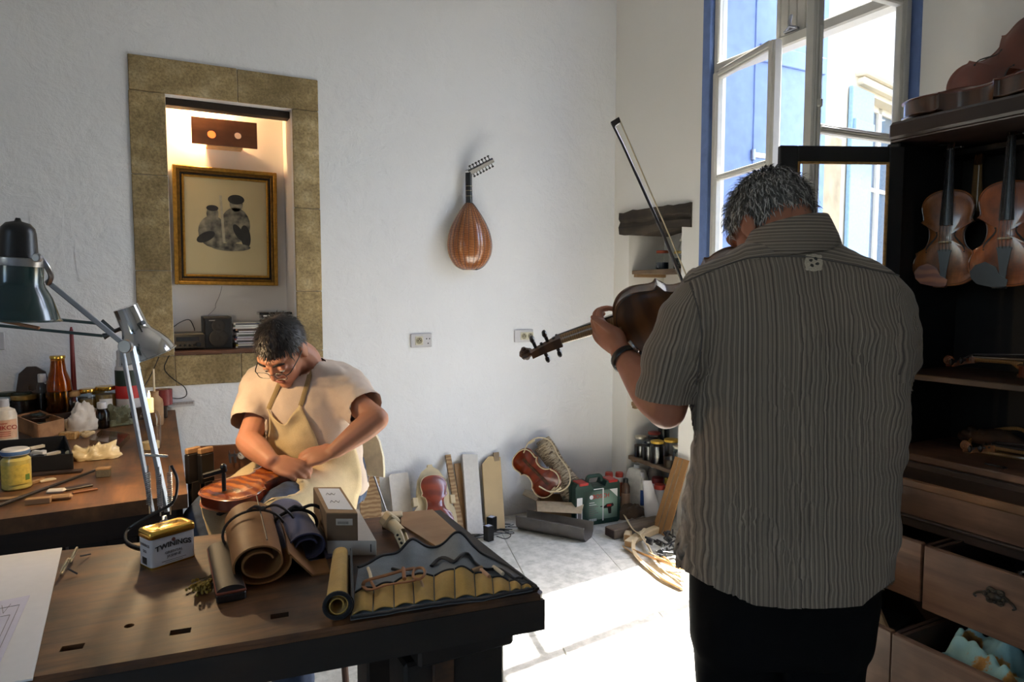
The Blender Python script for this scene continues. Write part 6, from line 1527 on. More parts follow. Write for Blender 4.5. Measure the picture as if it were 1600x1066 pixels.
# ================================================================== THINGS ON THE SIDE BENCH
def on2(px, py, z=0): return PZ(px, py, B2+z)
LZ = .056                                        # riser board along the back of the side bench
tag(obj('riser_board', G().bx(-1.9, .03, 3.545, WY-.012, B2, B2+LZ-.001, .003), M['cab']), 'dark wooden riser board along the wall under the jars', 'board')
def jarbase(px, py):
    p = on2(px, py)
    if p.y < 3.52: return p
    p = PY(px, py, min(3.69, max(3.59, PZ(px, py, B2+LZ).y))); return V(p.x, p.y, B2+LZ)
def pxm(p): return (p-CV).dot(FV)/FPX            # metres per photograph pixel at a point
def lathe_thing(name, label, cat, px, py, parts, group=None, z=0, lean=None):
    """parts: (part name, profile in photograph pixels [(r, h)], material)"""
    b = jarbase(px, py); k = pxm(b); o = thing(name, label, cat, b, group)
    for nm, pr, mt in parts: obj(nm, G().lathe([(max(.0004, r*k), h*k) for r, h in pr], 24), mt, o, 40)
    return o
def jar(label, px, py, r, h, lid, fill, fillh=.7, group='jars along the back of the side bench', lidh=5, lidm=None, tag_=None):
    parts = [('content', [(r*.93, 1), (r*.93, h*fillh)], fill), ('glass', [(r*.94, 0), (r, 2), (r, h*.80), (r*.86, h*.9), (r*.86, h)], M['jar']), ('lid', [(r*.9, h-1), (r*.95, h), (r*.95, h+lidh-1), (r*.88, h+lidh)], lidm or lid)]
    o = lathe_thing('jar', label, 'jar', px, py, parts, group)
    if tag_:
        b = jarbase(px, py); k = pxm(b); w = r*1.0*k; d = (CV-b); d.z = 0; d.normalize(); e1 = ZV.cross(d)
        P = [[d*(r*1.02*k*math.cos(a))+e1*(r*1.02*k*math.sin(a))+ZV*(z*k) for z in (h*.2, h*.55)] for a in [-.6+1.2*i/8 for i in range(9)]]
        obj('paper_label', G().grid(P, None, .0004), tag_, o)
    return o
MLB, MLG = plain('dark_green_lid', C(44, 56, 50), .4, .3, bump=0), M['gold_lid']; MLD = plain('dull_gold_lid', C(150, 122, 66), .35, .7, bump=0)
MPI, MPO = plain('brown_pigment', C(66, 48, 28), .6), plain('ochre_pigment', C(120, 96, 48), .6)
jar('jar with dark lid and paper label standing at the left frame edge', 12, 641, 12, 26, MLB, M['dark_liquid'], .7)
jar('glass jar with dark green lid and amber content behind the black one', 34, 632, 15, 24, MLB, MPI, .8)
jar('wide jar of black varnish with golden lid and small white label', 38, 643, 18, 20, MLD, M['dark_liquid'], .92, tag_=None, lidh=6)
lathe_thing('bottle', 'clear bottle with white cap half full of black liquid left of amber flask', 'bottle', 68, 641,
            [('liquid', [(7.5, 1), (7.5, 27)], M['dark_liquid']), ('glass', [(8, 0), (8.5, 2), (8.5, 38), (6, 44), (5.5, 45)], M['jar']), ('cap', [(5.5, 44), (5.8, 45), (5.6, 56), (5, 57)], M['whitepaint'])])
lathe_thing('flask', 'tall amber glass flask with golden cap and black varnish in its lower half', 'bottle', 94, 646,
            [('varnish', [(16.5, 1), (17, 4), (17, 32), (16.6, 33)], M['dark_liquid']), ('glass', [(17, 0), (18, 2), (18, 34), (16.5, 48), (11, 64), (9.5, 78), (9.5, 84)], M['amber']), ('upper_film', [(16, 33), (16, 38), (15.2, 48), (10, 64), (8.8, 80)], plain('amber_film', C(150, 98, 22), .2, 0, .5, var=.3, scale=50)),
             ('cap', [(9.5, 83), (10.5, 84), (10.5, 87), (9.8, 88)], MLG)])
lathe_thing('taper_candle', 'tall dark red taper candle standing among the jars', 'candle', 117, 634, [('wax', [(4.2, 0), (4.0, 20), (2.6, 120), (1.2, 126)], plain('red_wax', C(112, 22, 28), .4, bump=0)), ('holder', [(7, -2), (7, 3), (5, 5)], M['ebony'])])
jar('squat jar with cork lid right of the amber flask', 115, 646, 11, 24, MLG, M['dark_liquid'], .55, lidm=plain('cork', C(150, 112, 68), .9), lidh=7)
jar('low glass jar with brass lid between cork jar and olive jar', 138, 640, 12, 28, MLG, MPO, .6)
jar('small jar with gold lid in the back row nearest the candle', 153, 622, 10, 20, MLD, MPI, .7)
jar('gold lidded jar in the back row behind the big one', 164, 628, 11, 24, MLG, MPI, .7)
jar('big gold lidded jar of pale brown pigment by the white canister', 166, 638, 15, 30, MLG, MPO, .75, tag_=M['paper'])
jar('dark lidded jar mostly hidden behind cork jar and candle', 128, 630, 9, 22, MLB, MPI, .7)
lathe_thing('bottle', 'small brown medicine bottle with white screw cap', 'bottle', 161, 669, [('glass', [(9.5, 0), (10, 2), (10, 24), (7, 30), (6, 32)], M['brownglass']), ('content', [(9, 1), (9, 23)], M['dark_liquid']), ('cap', [(6.6, 31), (7, 32), (7, 40), (6.2, 41)], M['whitepaint']), ('label', [(10.1, 6), (10.1, 15)], M['paper'])][:3])
lathe_thing('canister', 'white plastic canister with dark green and red label at bench back', 'canister', 203, 652,
            [('body', [(17, 0), (18, 2), (18, 62), (16, 66), (16, 74), (14.5, 76)], M['whitepaint']), ('cap', [(14, 74), (15, 75), (15, 88), (13, 90)], M['whitepaint']), ('green_label', [(18.2, 34), (18.3, 35), (18.3, 58), (18.2, 59)], plain('dark_green_label', C(26, 46, 38), .5, bump=0)),
             ('red_label', [(18.2, 15), (18.35, 15.5), (18.35, 34.5), (18.2, 35)], plain('red_label', C(178, 34, 32), .5, bump=0))])
# lit candle on a clear holder
b = on2(236, 702); k = pxm(b)
o = thing('lit_candle', 'lit cream candle standing in a cloudy plastic bottle on side bench', 'candle', b)
obj('holder', G().lathe([(13*k, 0), (14.5*k, 2*k), (15*k, 50*k), (12*k, 58*k), (8*k, 62*k)], 24), M['plasticclear'], o); obj('wax_pool', G().lathe([(12*k, 1*k), (12.5*k, 12*k)], 20), plain('cream_wax', C(226, 206, 160), .5, bump=0), o)
t = NT('glowing_wax'); t.base(C(240, 214, 160)); t.b.inputs['Subsurface Weight'].default_value = .6; t.b.inputs['Emission Color'].default_value = (1, .66, .30, 1); t.b.inputs['Emission Strength'].default_value = .5
obj('candle', G().lathe([(6*k, 58*k), (6.2*k, 80*k), (5*k, 81*k), (1*k, 79*k)], 18), t.set(.5), o)
obj('flame', G().lathe([(.4*k, 80*k), (1.9*k, 83*k), (1.6*k, 87*k), (.2*k, 92*k)], 10), emit('candle_flame', (1, .66, .25), 14), o)
# wooden bottle with a stick
lathe_thing('wooden_bottle', 'turned light wooden bottle holding a thin brush stick behind the candle', 'bottle', 243, 664, [('body', [(11, 0), (12, 2), (12, 34), (11, 40), (6, 46), (6, 52), (7, 53)], M['ply']), ('stick', [(1.6, 50), (1.4, 88)], M['spruce'])])
# red tape roll, grey tin, blue lid beyond it
b = jarbase(256, 645); k = pxm(b); o = thing('tape_roll', 'red tape rolls stacked beside the wooden bottle at the wall', 'tape', b)
obj('ring', G().lathe([(13*k, 0), (13*k, 24*k), (7*k, 24*k), (7*k, 0)], 24), plain('red_tape', C(112, 34, 34), .4, bump=0), o); obj('core', G().lathe([(6.9*k, 0), (6.9*k, 24.5*k), (6*k, 24.5*k), (6*k, 0)], 20), M['card'], o)
# white comb-edged cable trunking fixed to the wall
a, b = PY(262, 632, WY-.02), PY(304, 628, WY-.02); o = thing('cable_trunking', 'short white slotted cable trunking reaching out past bench end', 'trunking', V(a.x, WY-.02, a.z))
obj('channel', G().bx(0, b.x-a.x, -.02, .018, -.012, .008, .002), M['whitepaint'], o)
for q in range(16): obj('slot', G().bx(.01+q*(b.x-a.x-.02)/15-.0015, .01+q*(b.x-a.x-.02)/15+.0015, -.0212, -.019, -.004, .0085), M['greyink'], o)
# dark wooden template with round hole leaning on the wall
a = PY(55, 622, WY-.03); k = pxm(a); hh_ = 50*k
o = thing('wooden_template', 'dark rounded wooden block with a small hole leaning on the wall behind jars', 'block', V(a.x, WY-.05, B2+LZ))
zt = max(.005, a.z-B2-LZ); pm2 = cut(G().prism([(-24*k, 0), (24*k, 0), (23*k, zt+.02), (16*k, zt+hh_*.82), (4*k, zt+hh_), (-8*k, zt+hh_), (-18*k, zt+hh_*.8), (-23*k, zt+.03)], -.012, .012, RX(math.pi/2)).mesh('c'), [G().cyl(5*k, .1, TR(-2*k, .003, zt+hh_*.36) @ RX(math.pi/2), 16)])
obj('body', pm2, M['cab'], o)
# wooden open box with scraps, black box, glue bottle
def openbox(name, label, pa, pb, pc, h, mat, z=0, th_=.006):
    a, b, c = on2(*pa), on2(*pb), on2(*pc); d = a+(c-b); o = thing(name, label, 'box', V(*((a+c)/2).xy, B2))
    for p, q in ((a, b), (b, c), (c, d), (d, a)):
        n_ = (q-p).cross(ZV).normalized()*th_; obj('side', G().quadslab([p+ZV*h, q+ZV*h, q-n_+ZV*h, p-n_+ZV*h], h), mat, o, world=True)
    obj('bottom', G().quadslab([a+ZV*.004, b+ZV*.004, c+ZV*.004, d+ZV*.004], .004), mat, o, world=True)
    return o, a, b, c, d
o, a, b, c, d = openbox('wooden_box', 'small light wooden box full of dark scraps beside glue bottle', (24, 672), (61, 688), (101, 677), .062, wood('light_box_wood', C(150, 104, 66), C(180, 130, 84), .6, 30))
for q in range(7):
    u, v = rnd.uniform(.2, .8), rnd.uniform(.2, .8); p = a.lerp(b, u)+(c-b)*v; obj('scrap', G().box(.05, .018, .003, (0, 0, 0), Matrix.Translation(p+ZV*(.052+q*.0025)) @ RZ(rnd.uniform(0, 3)) @ RX(rnd.uniform(-.4, .4)), .001), M['cab'] if q % 3 else MLB, o, world=True)
o, a, b, c, d = openbox('black_box', 'open black box of wood offcuts at the left of side bench', (-40, 748), (115, 733), (103, 702), .052, plain('black_card', C(14, 13, 15), .5, bump=0), th_=.004)
for q in range(9):
    u, v = rnd.uniform(.15, .9), rnd.uniform(.25, .75); p = a.lerp(b, u)+(c-b)*v; obj('offcut', G().box(.05, .015, .010, (0, 0, 0), Matrix.Translation(p+ZV*(.018+q*.003)) @ RZ(rnd.uniform(0, 3)), .001), (M['spruce'], M['ply'], M['palewhite'])[q % 3], o, world=True)
b = on2(9, 692); k = pxm(b)
o = thing('glue_bottle', 'white plastic glue bottle with orange label and white cap at frame edge', 'bottle', b)
obj('body', G().lathe([(15*k, 0), (16.5*k, 2*k), (16.5*k, 44*k), (14*k, 52*k), (7*k, 56*k), (7*k, 58*k)], 28), plain('cream_plastic_bottle', C(222, 206, 182), .35, bump=0), o, 40); obj('cap', G().lathe([(7*k, 57*k), (7.4*k, 58*k), (7*k, 68*k), (6*k, 69*k)], 20), M['whitepaint'], o)
dv = (CV-b); dv.z = 0; dv.normalize(); e1 = ZV.cross(dv)
obj('label', G().grid([[dv*(16.8*k*math.cos(q))+e1*(16.8*k*math.sin(q))+ZV*(z*k) for z in (9, 38)] for q in [-1.1+2.2*i/12 for i in range(13)]], None, .0003), plain('peach_label', C(226, 178, 140), .5, bump=0), o)
fmt = frame(dv*(16.9*k), e1, dv)
text('lettering', 'NIKCO', 9*k, M['redink'], o, fmt @ TR(1*k, 26*k, .0005), bold=.0002); text('lettering', 'Super', 5*k, M['redink'], o, fmt @ TR(-2*k, 33*k, .0004))
for q in range(3): obj('small_print', G().bx(-7*k, 7*k, (13+q*3)*k, (14+q*3)*k, .0, .0004, 0, fmt), M['redink'], o)
# baby food style jar of yellow glue with blue lid
b = on2(27, 763); k = pxm(b)
o = thing('jar', 'jar of pale yellow paste with blue and white lid at bench front', 'jar', b)
obj('content', G().lathe([(18*k, 1*k), (19.5*k, 3*k), (19.5*k, 46*k), (16*k, 50*k)], 28), plain('yellow_paste', C(196, 178, 96), .5, var=.15), o); obj('glass', G().lathe([(18.5*k, 0), (20.5*k, 2*k), (20.5*k, 46*k), (17*k, 54*k), (17*k, 56*k)], 28), M['jar'], o, 40)
obj('lid', G().lathe([(18.5*k, 54*k), (19*k, 55*k), (19*k, 61*k), (17*k, 63*k), (10*k, 62.5*k)], 28), plain('white_lid', C(206, 206, 204), .35, bump=0), o); obj('lid_band', G().lathe([(19.1*k, 55*k), (19.3*k, 55.5*k), (19.3*k, 60*k), (19.1*k, 60.5*k)], 28), plain('blue_band', C(74, 110, 160), .4, bump=0), o)
dv = (CV-b); dv.z = 0; dv.normalize(); e1 = ZV.cross(dv)
obj('label', G().grid([[dv*(20.8*k*math.cos(q))+e1*(20.8*k*math.sin(q))+ZV*(z*k) for z in (10, 40)] for q in [-1.2+2.2*i/12 for i in range(13)]], None, .0003), plain('yellow_label', C(202, 180, 84), .5, bump=0, var=.2, scale=90), o)
obj('label_mark', G().grid([[dv*(21.1*k*math.cos(q))+e1*(21.1*k*math.sin(q))+ZV*(z*k) for z in (15, 24)] for q in [.55+.35*i/6 for i in range(7)]], None, .0003), plain('green_mark', C(96, 130, 60), .5, bump=0), o)
# cotton wool, crumpled film, cloths
def lump(name, label, cat, px, py, rx, ry, h, mat, seed, rough=.35, fine=.15, group=None, dens=5):
    b = on2(px, py); k = pxm(b); g = G(); g.ell(rx*k, ry*k, h*k, (0, 0, 0), None, 40, 26)
    vs = []
    for v in g.v:
        n_ = v.normalized() if v.length > 0 else ZV; q = n_*1.5+V(seed, 0, 0); f = 1+rough*noise.noise(q*1.1)+rough*.8*abs(noise.noise(q*2.3))+fine*noise.noise(q*dens)
        w = V(v.x*f, v.y*f, max(-.0, v.z)*f); vs.append(w)
    g.v = vs; me = g.mesh(name); fixn(me); o = link(name, me, mat, None, 180 if fine < .2 else 25); o.matrix_basis = Matrix.Translation(b+ZV*.001); return tag(o, label, cat, group)
MCT = plain('cotton_wool', C(216, 206, 194), .95, var=.05, scale=40, bump=.6)
lump('cotton_wool', 'fluffy heap of white cotton wool behind the sponge', 'cotton', 128, 672, 23, 13, 36, MCT, 3, .4, .19, dens=9)
lump('paper_cloth', 'grey green crumpled cloth beside the brown medicine bottle', 'cloth', 186, 664, 19, 10, 26, cloth('grey_green_cloth', C(120, 128, 110), .9, .2), 11, .6, .35)
lump('crumpled_film', 'crumpled translucent yellowish film lying on the side bench', 'wrapping', 146, 718, 30, 9, 22, plain('yellowish_film', C(226, 206, 160), .25, var=.08), 23, .75, .14, dens=4)
b = on2(108, 686); k = pxm(b); o = thing('sponge', 'small tan rectangular sponge in front of the cotton wool', 'sponge', Matrix.Translation(b) @ RZ(-.35))
obj('body', G().box(24*k, 14*k, 11*k, (0, 0, 5.5*k), None, .002), plain('tan_sponge', C(186, 146, 92), .95, var=.3, scale=160, bump=.8), o)
b = on2(132, 684); k = pxm(b)
tag(obj('rope_loop', G().tube(spline([b+RV*x*k+Fh*y*k+ZV*z*k for x, y, z in ((-14, 0, 4), (-6, 8, 6), (2, 0, 8), (8, 8, 6), (12, 0, 8), (6, -6, 4), (0, -4, 6))], 6), 3.2*k, 8), plain('cream_rope', C(216, 190, 146), .9, scale=120)), 'twisted cream rope loop beside the sponge', 'rope')
# clear flat plastic box
a, b, c = on2(140, 696), on2(187, 703), on2(203, 686); d = a+(c-b); o = thing('plastic_box', 'flat clear plastic lid box lying near the candle', 'box', V(*((a+c)/2).xy, B2)); hh_ = .020
for p, q in ((a, b), (b, c), (c, d), (d, a)): n_ = (q-p).cross(ZV).normalized()*.0015; obj('side', G().quadslab([p+ZV*hh_, q+ZV*hh_, q-n_+ZV*hh_, p-n_+ZV*hh_], hh_), M['plasticclear'], o, world=True)
obj('lid', G().quadslab([q+ZV*(hh_+.0016) for q in (a, b, c, d)], .0015), M['plasticclear'], o, world=True); obj('rim', G().tube([q+ZV*(hh_+.0015) for q in (a, b, c, d, a)], .0012, 6), M['jar'], o, world=True)
# front tools: long dark rod, abrasive block, wooden offcuts
a, b = on2(0, 791, .004), on2(150, 736, .004); o = thing('steel_rod', 'long dark rod lying diagonally across the side bench', 'rod', a)
obj('shaft', G().tube([a+(a-b)*.4+ZV*.003, a+ZV*.003, b+ZV*.003], [.006, .0055, .0035], 10), plain('dark_iron', C(48, 44, 42), .5, .4), o, world=True)
b = on2(162, 745); k = pxm(b); o = thing('abrasive_block', 'small grey abrasive block at the end of the dark rod', 'block', Matrix.Translation(b) @ RZ(-.15))
obj('body', G().box(19*k, 12*k, 12*k, (0, 0, 6*k), None, .0015), plain('grey_abrasive', C(96, 88, 74), .95, scale=150, bump=.5), o); obj('wood_back', G().box(19.4*k, 12.4*k, 3*k, (0, 0, 13.2*k), None, .001), M['ply'], o)
def bit(label, px, py, l, w, h, rz, mat, name='wood_offcut', cat='offcut', b_=.0015):
    b = on2(px, py); k = pxm(b); o = thing(name, label, cat, Matrix.Translation(b+ZV*.0005) @ RZ(rz), None); obj('body', G().box(l*k, w*k, h*k, (0, 0, h*k/2), None, b_), mat, o); return o
bit('pale rectangular offcut left of two at the front edge', 60, 787, 34, 12, 9, -.1, M['ply']); bit('pale rounded offcut right of two at the front edge', 95, 781, 32, 13, 8, -.1, M['ply'], b_=.006)
bit('small whitish oval offcut behind the front pair', 88, 770, 26, 12, 6, -.2, M['palewhite'], b_=.005); bit('dark flat offcut beside the whitish oval one', 122, 763, 38, 16, 3, .35, M['cab'])
bit('thin reddish splinter right of the dark flat offcut', 133, 769, 34, 6, 3, .25, plain('red_splinter', C(130, 80, 46), .6)); bit('triangular pale chip right of the yellow jar', 74, 752, 22, 12, 3, .4, M['spruce'])
bit('narrow brown strip leaning beside the yellow jar', 54, 756, 34, 6, 5, .9, M['ply']); bit('flat brown board under the yellow jar', 30, 768, 44, 24, 4, -.05, M['cab']) if False else None
bit('wide thin strip of brown wood in front of black box', 88, 741, 70, 14, 4, -.12, M['cab']); bit('flat pale strip at lower left of the front tools', 14, 781, 36, 12, 3, -.2, M['ply'])
# wooden jaws with black faces standing beyond the bench end, tray with dial caliper
p0_, p1_ = PT(290, 758, 2.36), PT(400, 748, 2.62)
tt = thing('tool_tray', 'brown wooden tray board behind the seated man beside bench end', 'tray', V(p0_.x, p0_.y, 0)); MTB = wood('tray_wood', C(104, 66, 42), C(140, 92, 60), .5, 26, 0)
zt0 = .66; q0_, q1_ = PZ(296, 771, zt0), PZ(420, 762, zt0); dq_ = (q1_-q0_).normalized(); nq = V(-dq_.y, dq_.x, 0)
zu = PT(340, 697, (q0_-CV).dot(FV)+.25).z
obj('tray_board', G().quadslab([q0_, q1_, q1_+nq*.26, q0_+nq*.26], .02), MTB, tt, world=True)
obj('back_board', G().quadslab([q0_+nq*.25+ZV*(zu-zt0), q1_+nq*.25+ZV*(zu-zt0), q1_+nq*.27+ZV*(zu-zt0), q0_+nq*.27+ZV*(zu-zt0)], zu-zt0), MTB, tt, world=True)
obj('front_lip', G().quadslab([q0_+ZV*.045, q1_+ZV*.045, q1_+nq*.015+ZV*.045, q0_+nq*.015+ZV*.045], .05), MTB, tt, world=True)
for e in (.06, .9): p = q0_.lerp(q1_, e)+nq*.12; obj('leg', G().bx(p.x-.02, p.x+.02, p.y-.02, p.y+.02, 0, zt0-.02, .003), M['benchend'], tt, world=True)
cpos = PT(372, 711, (q0_-CV).dot(FV)+.22); vw = (CV-cpos).normalized(); cmx = frame(cpos, RV, -Fh)
cal = thing('dial_caliper', 'steel dial caliper resting against the wooden tray back board', 'caliper', cmx @ RZ(.08)); k = pxm(cpos)
obj('beam', G().bx(-14*k, 34*k, -2*k, 2*k, -.002, .002, .0006), M['steel'], cal); obj('dial', G().cyl(6.5*k, .008, TR(6*k, -1*k, 0), 20, b=.001), M['steel'], cal); obj('dial_face', G().cyl(5.2*k, .0092, TR(6*k, -1*k, 0), 20), M['paper'], cal)
obj('needle', G().bx(-.4*k, .4*k, 0, 4.4*k, .0092, .0098, 0, TR(6*k, -1*k, 0) @ RZ(.7)), M['ink'], cal)
for x in (-13, -5): obj('jaw', G().prism([((x-1.6)*k, -12*k), ((x+1.0)*k, -12*k), ((x+2)*k, 2*k), ((x-2)*k, 2*k)], -.002, .0025).prism([((x-1)*k, 2*k), ((x+1)*k, 2*k), ((x)*k, 8*k)], -.002, .0022), M['steel'], cal)
for n_, (px, lab) in enumerate(((292, 'left light topped wooden jaw with black face beyond bench end'), (312, 'right light topped wooden jaw with black face beyond bench end'))):
    b = PT(px, 752, 2.20+.02*n_); k = pxm(b); o = thing('wooden_jaw', lab, 'clamp jaw', frame(b, RV*.9-Fh*.5, ZV), 'wooden jaws beyond the bench end')
    obj('body', G().bx(-5*k, 5*k, 0, .05, -.01, 42*k, .003), plain('black_jaw', C(18, 16, 16), .5), o); obj('light_top', G().bx(-4*k, 4*k, .0, .05, 42*k, 51*k, .003), M['ply'], o)
    obj('support_post', G().bx(-.012, .012, .01, .04, -.62, -.005, .002), M['benchend'], o)
# endpin rod with turned handle leaning behind the chair
a, b, c_ = PY(565, 685, WY-.10), PY(576, 718, WY-.12), PY(608, 808, WY-.16); c_ = V(c_.x+.08, WY-.22, .02)
pa_, pb_ = PT(564, 685, 3.0), PT(577, 722, 3.0); pend = PT(613, 826, 3.02); dd = (pend-pb_).normalized(); pf_ = pb_+dd*((pb_.z-.012)/-dd.z)
o = thing('endpin_rod', 'steel rod with turned dark wooden handle leaning behind the chair', 'rod', pf_)
obj('rod', G().tube([pb_, pf_], .0045, 8), M['steel'], o, world=True); obj('handle', G().tube(spline([pa_, pa_.lerp(pb_, .3), pa_.lerp(pb_, .6), pa_.lerp(pb_, .9)], 4), [.012, .017, .015, .020, .016, .012, .014, .016, .014, .010, .013, .012, .010], 14), plain('dark_turned_wood', C(52, 40, 34), .5), o, world=True)
obj('ferrule', G().ell(.014, .014, .014, tuple(pb_+dd*.01)), M['steel'], o, world=True); pm1 = pa_.lerp(pb_, .55); obj('cross_handle', G().tube([pm1+RV*.04-Fh*.02+ZV*.015, pm1-RV*.06+Fh*.02-ZV*.02], [.016, .013], 10), plain('brown_handle', C(96, 66, 46), .5), o, world=True)
# ================================================================== ALONG THE BACK WALL AND IN THE CORNER
def lean(name, label, px0, px1, ptop, pb, mat, yb, th=.014, top=None, tilt=0, cat='board', wall=WY-.004):
    """board leaning on the back wall: foot at depth yb on the floor, its head touching the wall"""
    a, b = PY(px0, ptop, wall-.02), PY(px1, ptop, wall-.02)
    w = b.x-a.x; rf = ray((px0+px1)/2+tilt, 825); foot = V(yb*rf.x/rf.y, yb, 0); head = V((a.x+b.x)/2, wall-.012, a.z)
    up = (head-foot); L = up.length; up.normalize()
    nrm = V(1, 0, 0).cross(up); nrm = -nrm if nrm.y > 0 else nrm
    m = frame_yz(foot, up, nrm); o = thing(name, label, cat, m, 'boards leaning on the back wall')
    out = [(-w/2, 0), (w/2, 0), (w/2, L), (-w/2, L)] if top is None else [(-w/2, 0), (w/2, 0)]+[(x*w, L+y) for x, y in top]
    g = G().prism(out, 0, th); obj('board', g, mat, o, m=TR(0, th*abs(nrm.z)/max(.2, up.z)*1.0+.001, 0))
    return o
MS2 = M['spruce']
lean('board', 'flamed brown maple board behind the chair leg, leftmost of the leaning boards', 560, 592, 748, 0, M['maple'], 3.60, .016, [(.5, 0), (-.5, -.012)], 6)
lean('board', 'short pale cream board between the flamed board and white mould', 607, 637, 747, 0, M['palewhite'], 3.58, .02, [(.5, .004), (-.4, 0), (-.5, -.012)], 12)
lean('board', 'tall narrow striped maple stave right of the white mould', 696, 704, 716, 0, M['maple'], 3.50, .018, None, 22)
lean('board', 'thin brown maple stave behind the tall narrow striped one', 710, 720, 728, 0, wood('brown_stave', C(150, 112, 70), C(178, 138, 92), .6, 40, 1), 3.56, .012, None, 14)
lean('board', 'wide white spruce board right of the brown stave', 722, 745, 717, 0, M['palewhite'], 3.52, .022, None, 8)
lean('board', 'wide tan spruce board with clipped corner, rightmost of the leaning boards', 753, 781, 719, 0, plain('tan_spruce', C(196, 168, 122), .65, var=.05, scale=8), 3.56, .016, [(.5, 0), (-.15, 0), (-.5, -.05)], 6)
lean('board', 'grey brown lath peeping up behind the tan spruce board', 771, 779, 709, 0, wood('grey_lath', C(140, 118, 92), C(168, 146, 118), .7, 40, 1), 3.66, .014, None, 8)
# white mould with an orange violin body in it
vx0, vx1 = PY(653, 760, WY-.1), PY(692, 760, WY-.1); hw_ = (PY(692, 775, WY-.15)-PY(651, 775, WY-.15)).x/2
vtop = PY(672, 745, WY-.10); rf = ray(684, 825); foot = V(3.50*rf.x/rf.y, 3.50, 0); up = (vtop-foot).normalized(); nrm = V(1, 0, 0).cross(up); nrm = -nrm if nrm.y > 0 else nrm
top_y = (vtop-foot).length; s_ = hw_/.084; m = frame_yz(foot, up, nrm)
o = thing('violin_mould', 'white wooden mould with small knob top holding an orange violin body', 'mould', m)
out = [(-.125, .0), (-.125, .15), (-.118, .20), (-.10, .22), (-.098, top_y-.10), (-.082, top_y-.02), (-.05, top_y+.03), (-.016, top_y+.052), (-.012, top_y+.066), (.012, top_y+.066), (.016, top_y+.052), (.05, top_y+.03), (.082, top_y-.02), (.098, top_y-.10), (.10, .22), (.118, .20), (.125, .15), (.125, 0)]
obj('mould_board', G().prism(out, .0, .02), VM['white'], o)
bo = [(x*1.0*s_, y*s_) for x, y in VO]; yo = top_y-.356*s_
g = plate(G(), VO, .045, .012, .004, 1); vbm = TR(0, yo, 0) @ Matrix.Scale(s_, 4)
obj('violin_plate', g, VM['deep'], o, 60, m=vbm); obj('ribs', ribs(G(), VO, .018, .048), VM['white'], o, 60, m=vbm)
obj('edge_band', G().tube([(x, y, .047) for x, y in VO]+[(*VO[0], .047)], .003, 6), VM['white'], o, m=vbm)
for x, z in ((-.112, .245), (.112, .245)): obj('peg_block', G().box(.03, .05, .03, (x, z, .015), None, .003), VM['white'], o)
# mains adapters with their tangle of wire
MWH = plain('white_sticker', C(206, 214, 236), .5, bump=0)
for (px, py, lab, rz) in ((764, 845, 'black plug adapter with white sticker, nearest of the three', .3), (769, 831, 'black plug adapter with white sticker standing behind the nearest one', .5), (765, 815, 'black plug adapter standing upright, farthest from the bench', .1)):
    b = PZ(px, py, 0); k = pxm(b); o = thing('plug_adapter', lab, 'adapter', Matrix.Translation(b) @ RZ(rz), 'plug adapters on the floor')
    hgt = 24*k; obj('body', G().bx(-6*k, 6*k, -.02, .025, 0, hgt, .003), M['black'], o)
    obj('sticker', G().bx(-5*k, 4*k, -.012, .018, hgt, hgt+.0006), MWH if py > 820 else M['greyink'], o)
    for sx in (-1, 1): obj('pin', G().tube([(sx*.009, .02, hgt*.5), (sx*.009, .042, hgt*.5)], .002, 6), M['steel'], o)
g = G()
for q in range(5):
    c0_ = PZ(752+q*6, 836-q*2, 0); pts = [c0_+V(rnd.uniform(-.16, .16), rnd.uniform(-.10, .10), .004+.012*rnd.random()+.03*(j in (2, 4))*rnd.random()) for j in range(7)]; g.tube(spline(pts, 5), .0022, 5)
g.tube(spline([PZ(770, 820, .02), PZ(784, 828, .005), PZ(798, 836, .004), PZ(790, 842, .004), PZ(776, 838, .004)], 6), .0022, 5); g.tube(spline([PZ(735, 822, .03), PZ(742, 815, .05), PZ(750, 826, .01), PZ(760, 832, .01)], 6), .0022, 5)
tag(obj('adapter_wires', g, M['black']), 'tangle of thin black wires among the plug adapters', 'wire', None, 'stuff')
# grey beam section on the floor in front of the carton
a, b = PZ(801, 834, 0), PZ(917, 854, 0); a2 = PZ(803, 822, 0)
a0_, b0q = PZ(806, 829, 0), PZ(912, 850, 0); ax = (b0q-a0_).normalized(); L_ = (b0q-a0_).length
o = thing('gutter_trough', 'grey metal gutter trough lying on the floor before the carton', 'trough', frame(a0_+ZV*.001, ax, ZV)); MZ = plain('weathered_zinc', C(112, 108, 104), .6, .2, var=.15, scale=14)
hz = .085; prof = [(-.0, hz), (.004, .03), (.03, .004), (.07, .0), (.11, .004), (.135, .03), (.14, hz)]
obj('trough', G().grid([[V(x, y, z) for y, z in prof] for x in np.linspace(0, L_, 8)], None, .003), MZ, o, 50)
obj('bead', G().tube([(0, 0, hz), (L_, 0, hz)], .005, 8), MZ, o); obj('seam_strap', G().grid([[V(L_*.36+x, y-.002, z+.0) for y, z in prof] for x in (-.012, .012)], None, .004), MZ, o, 50)
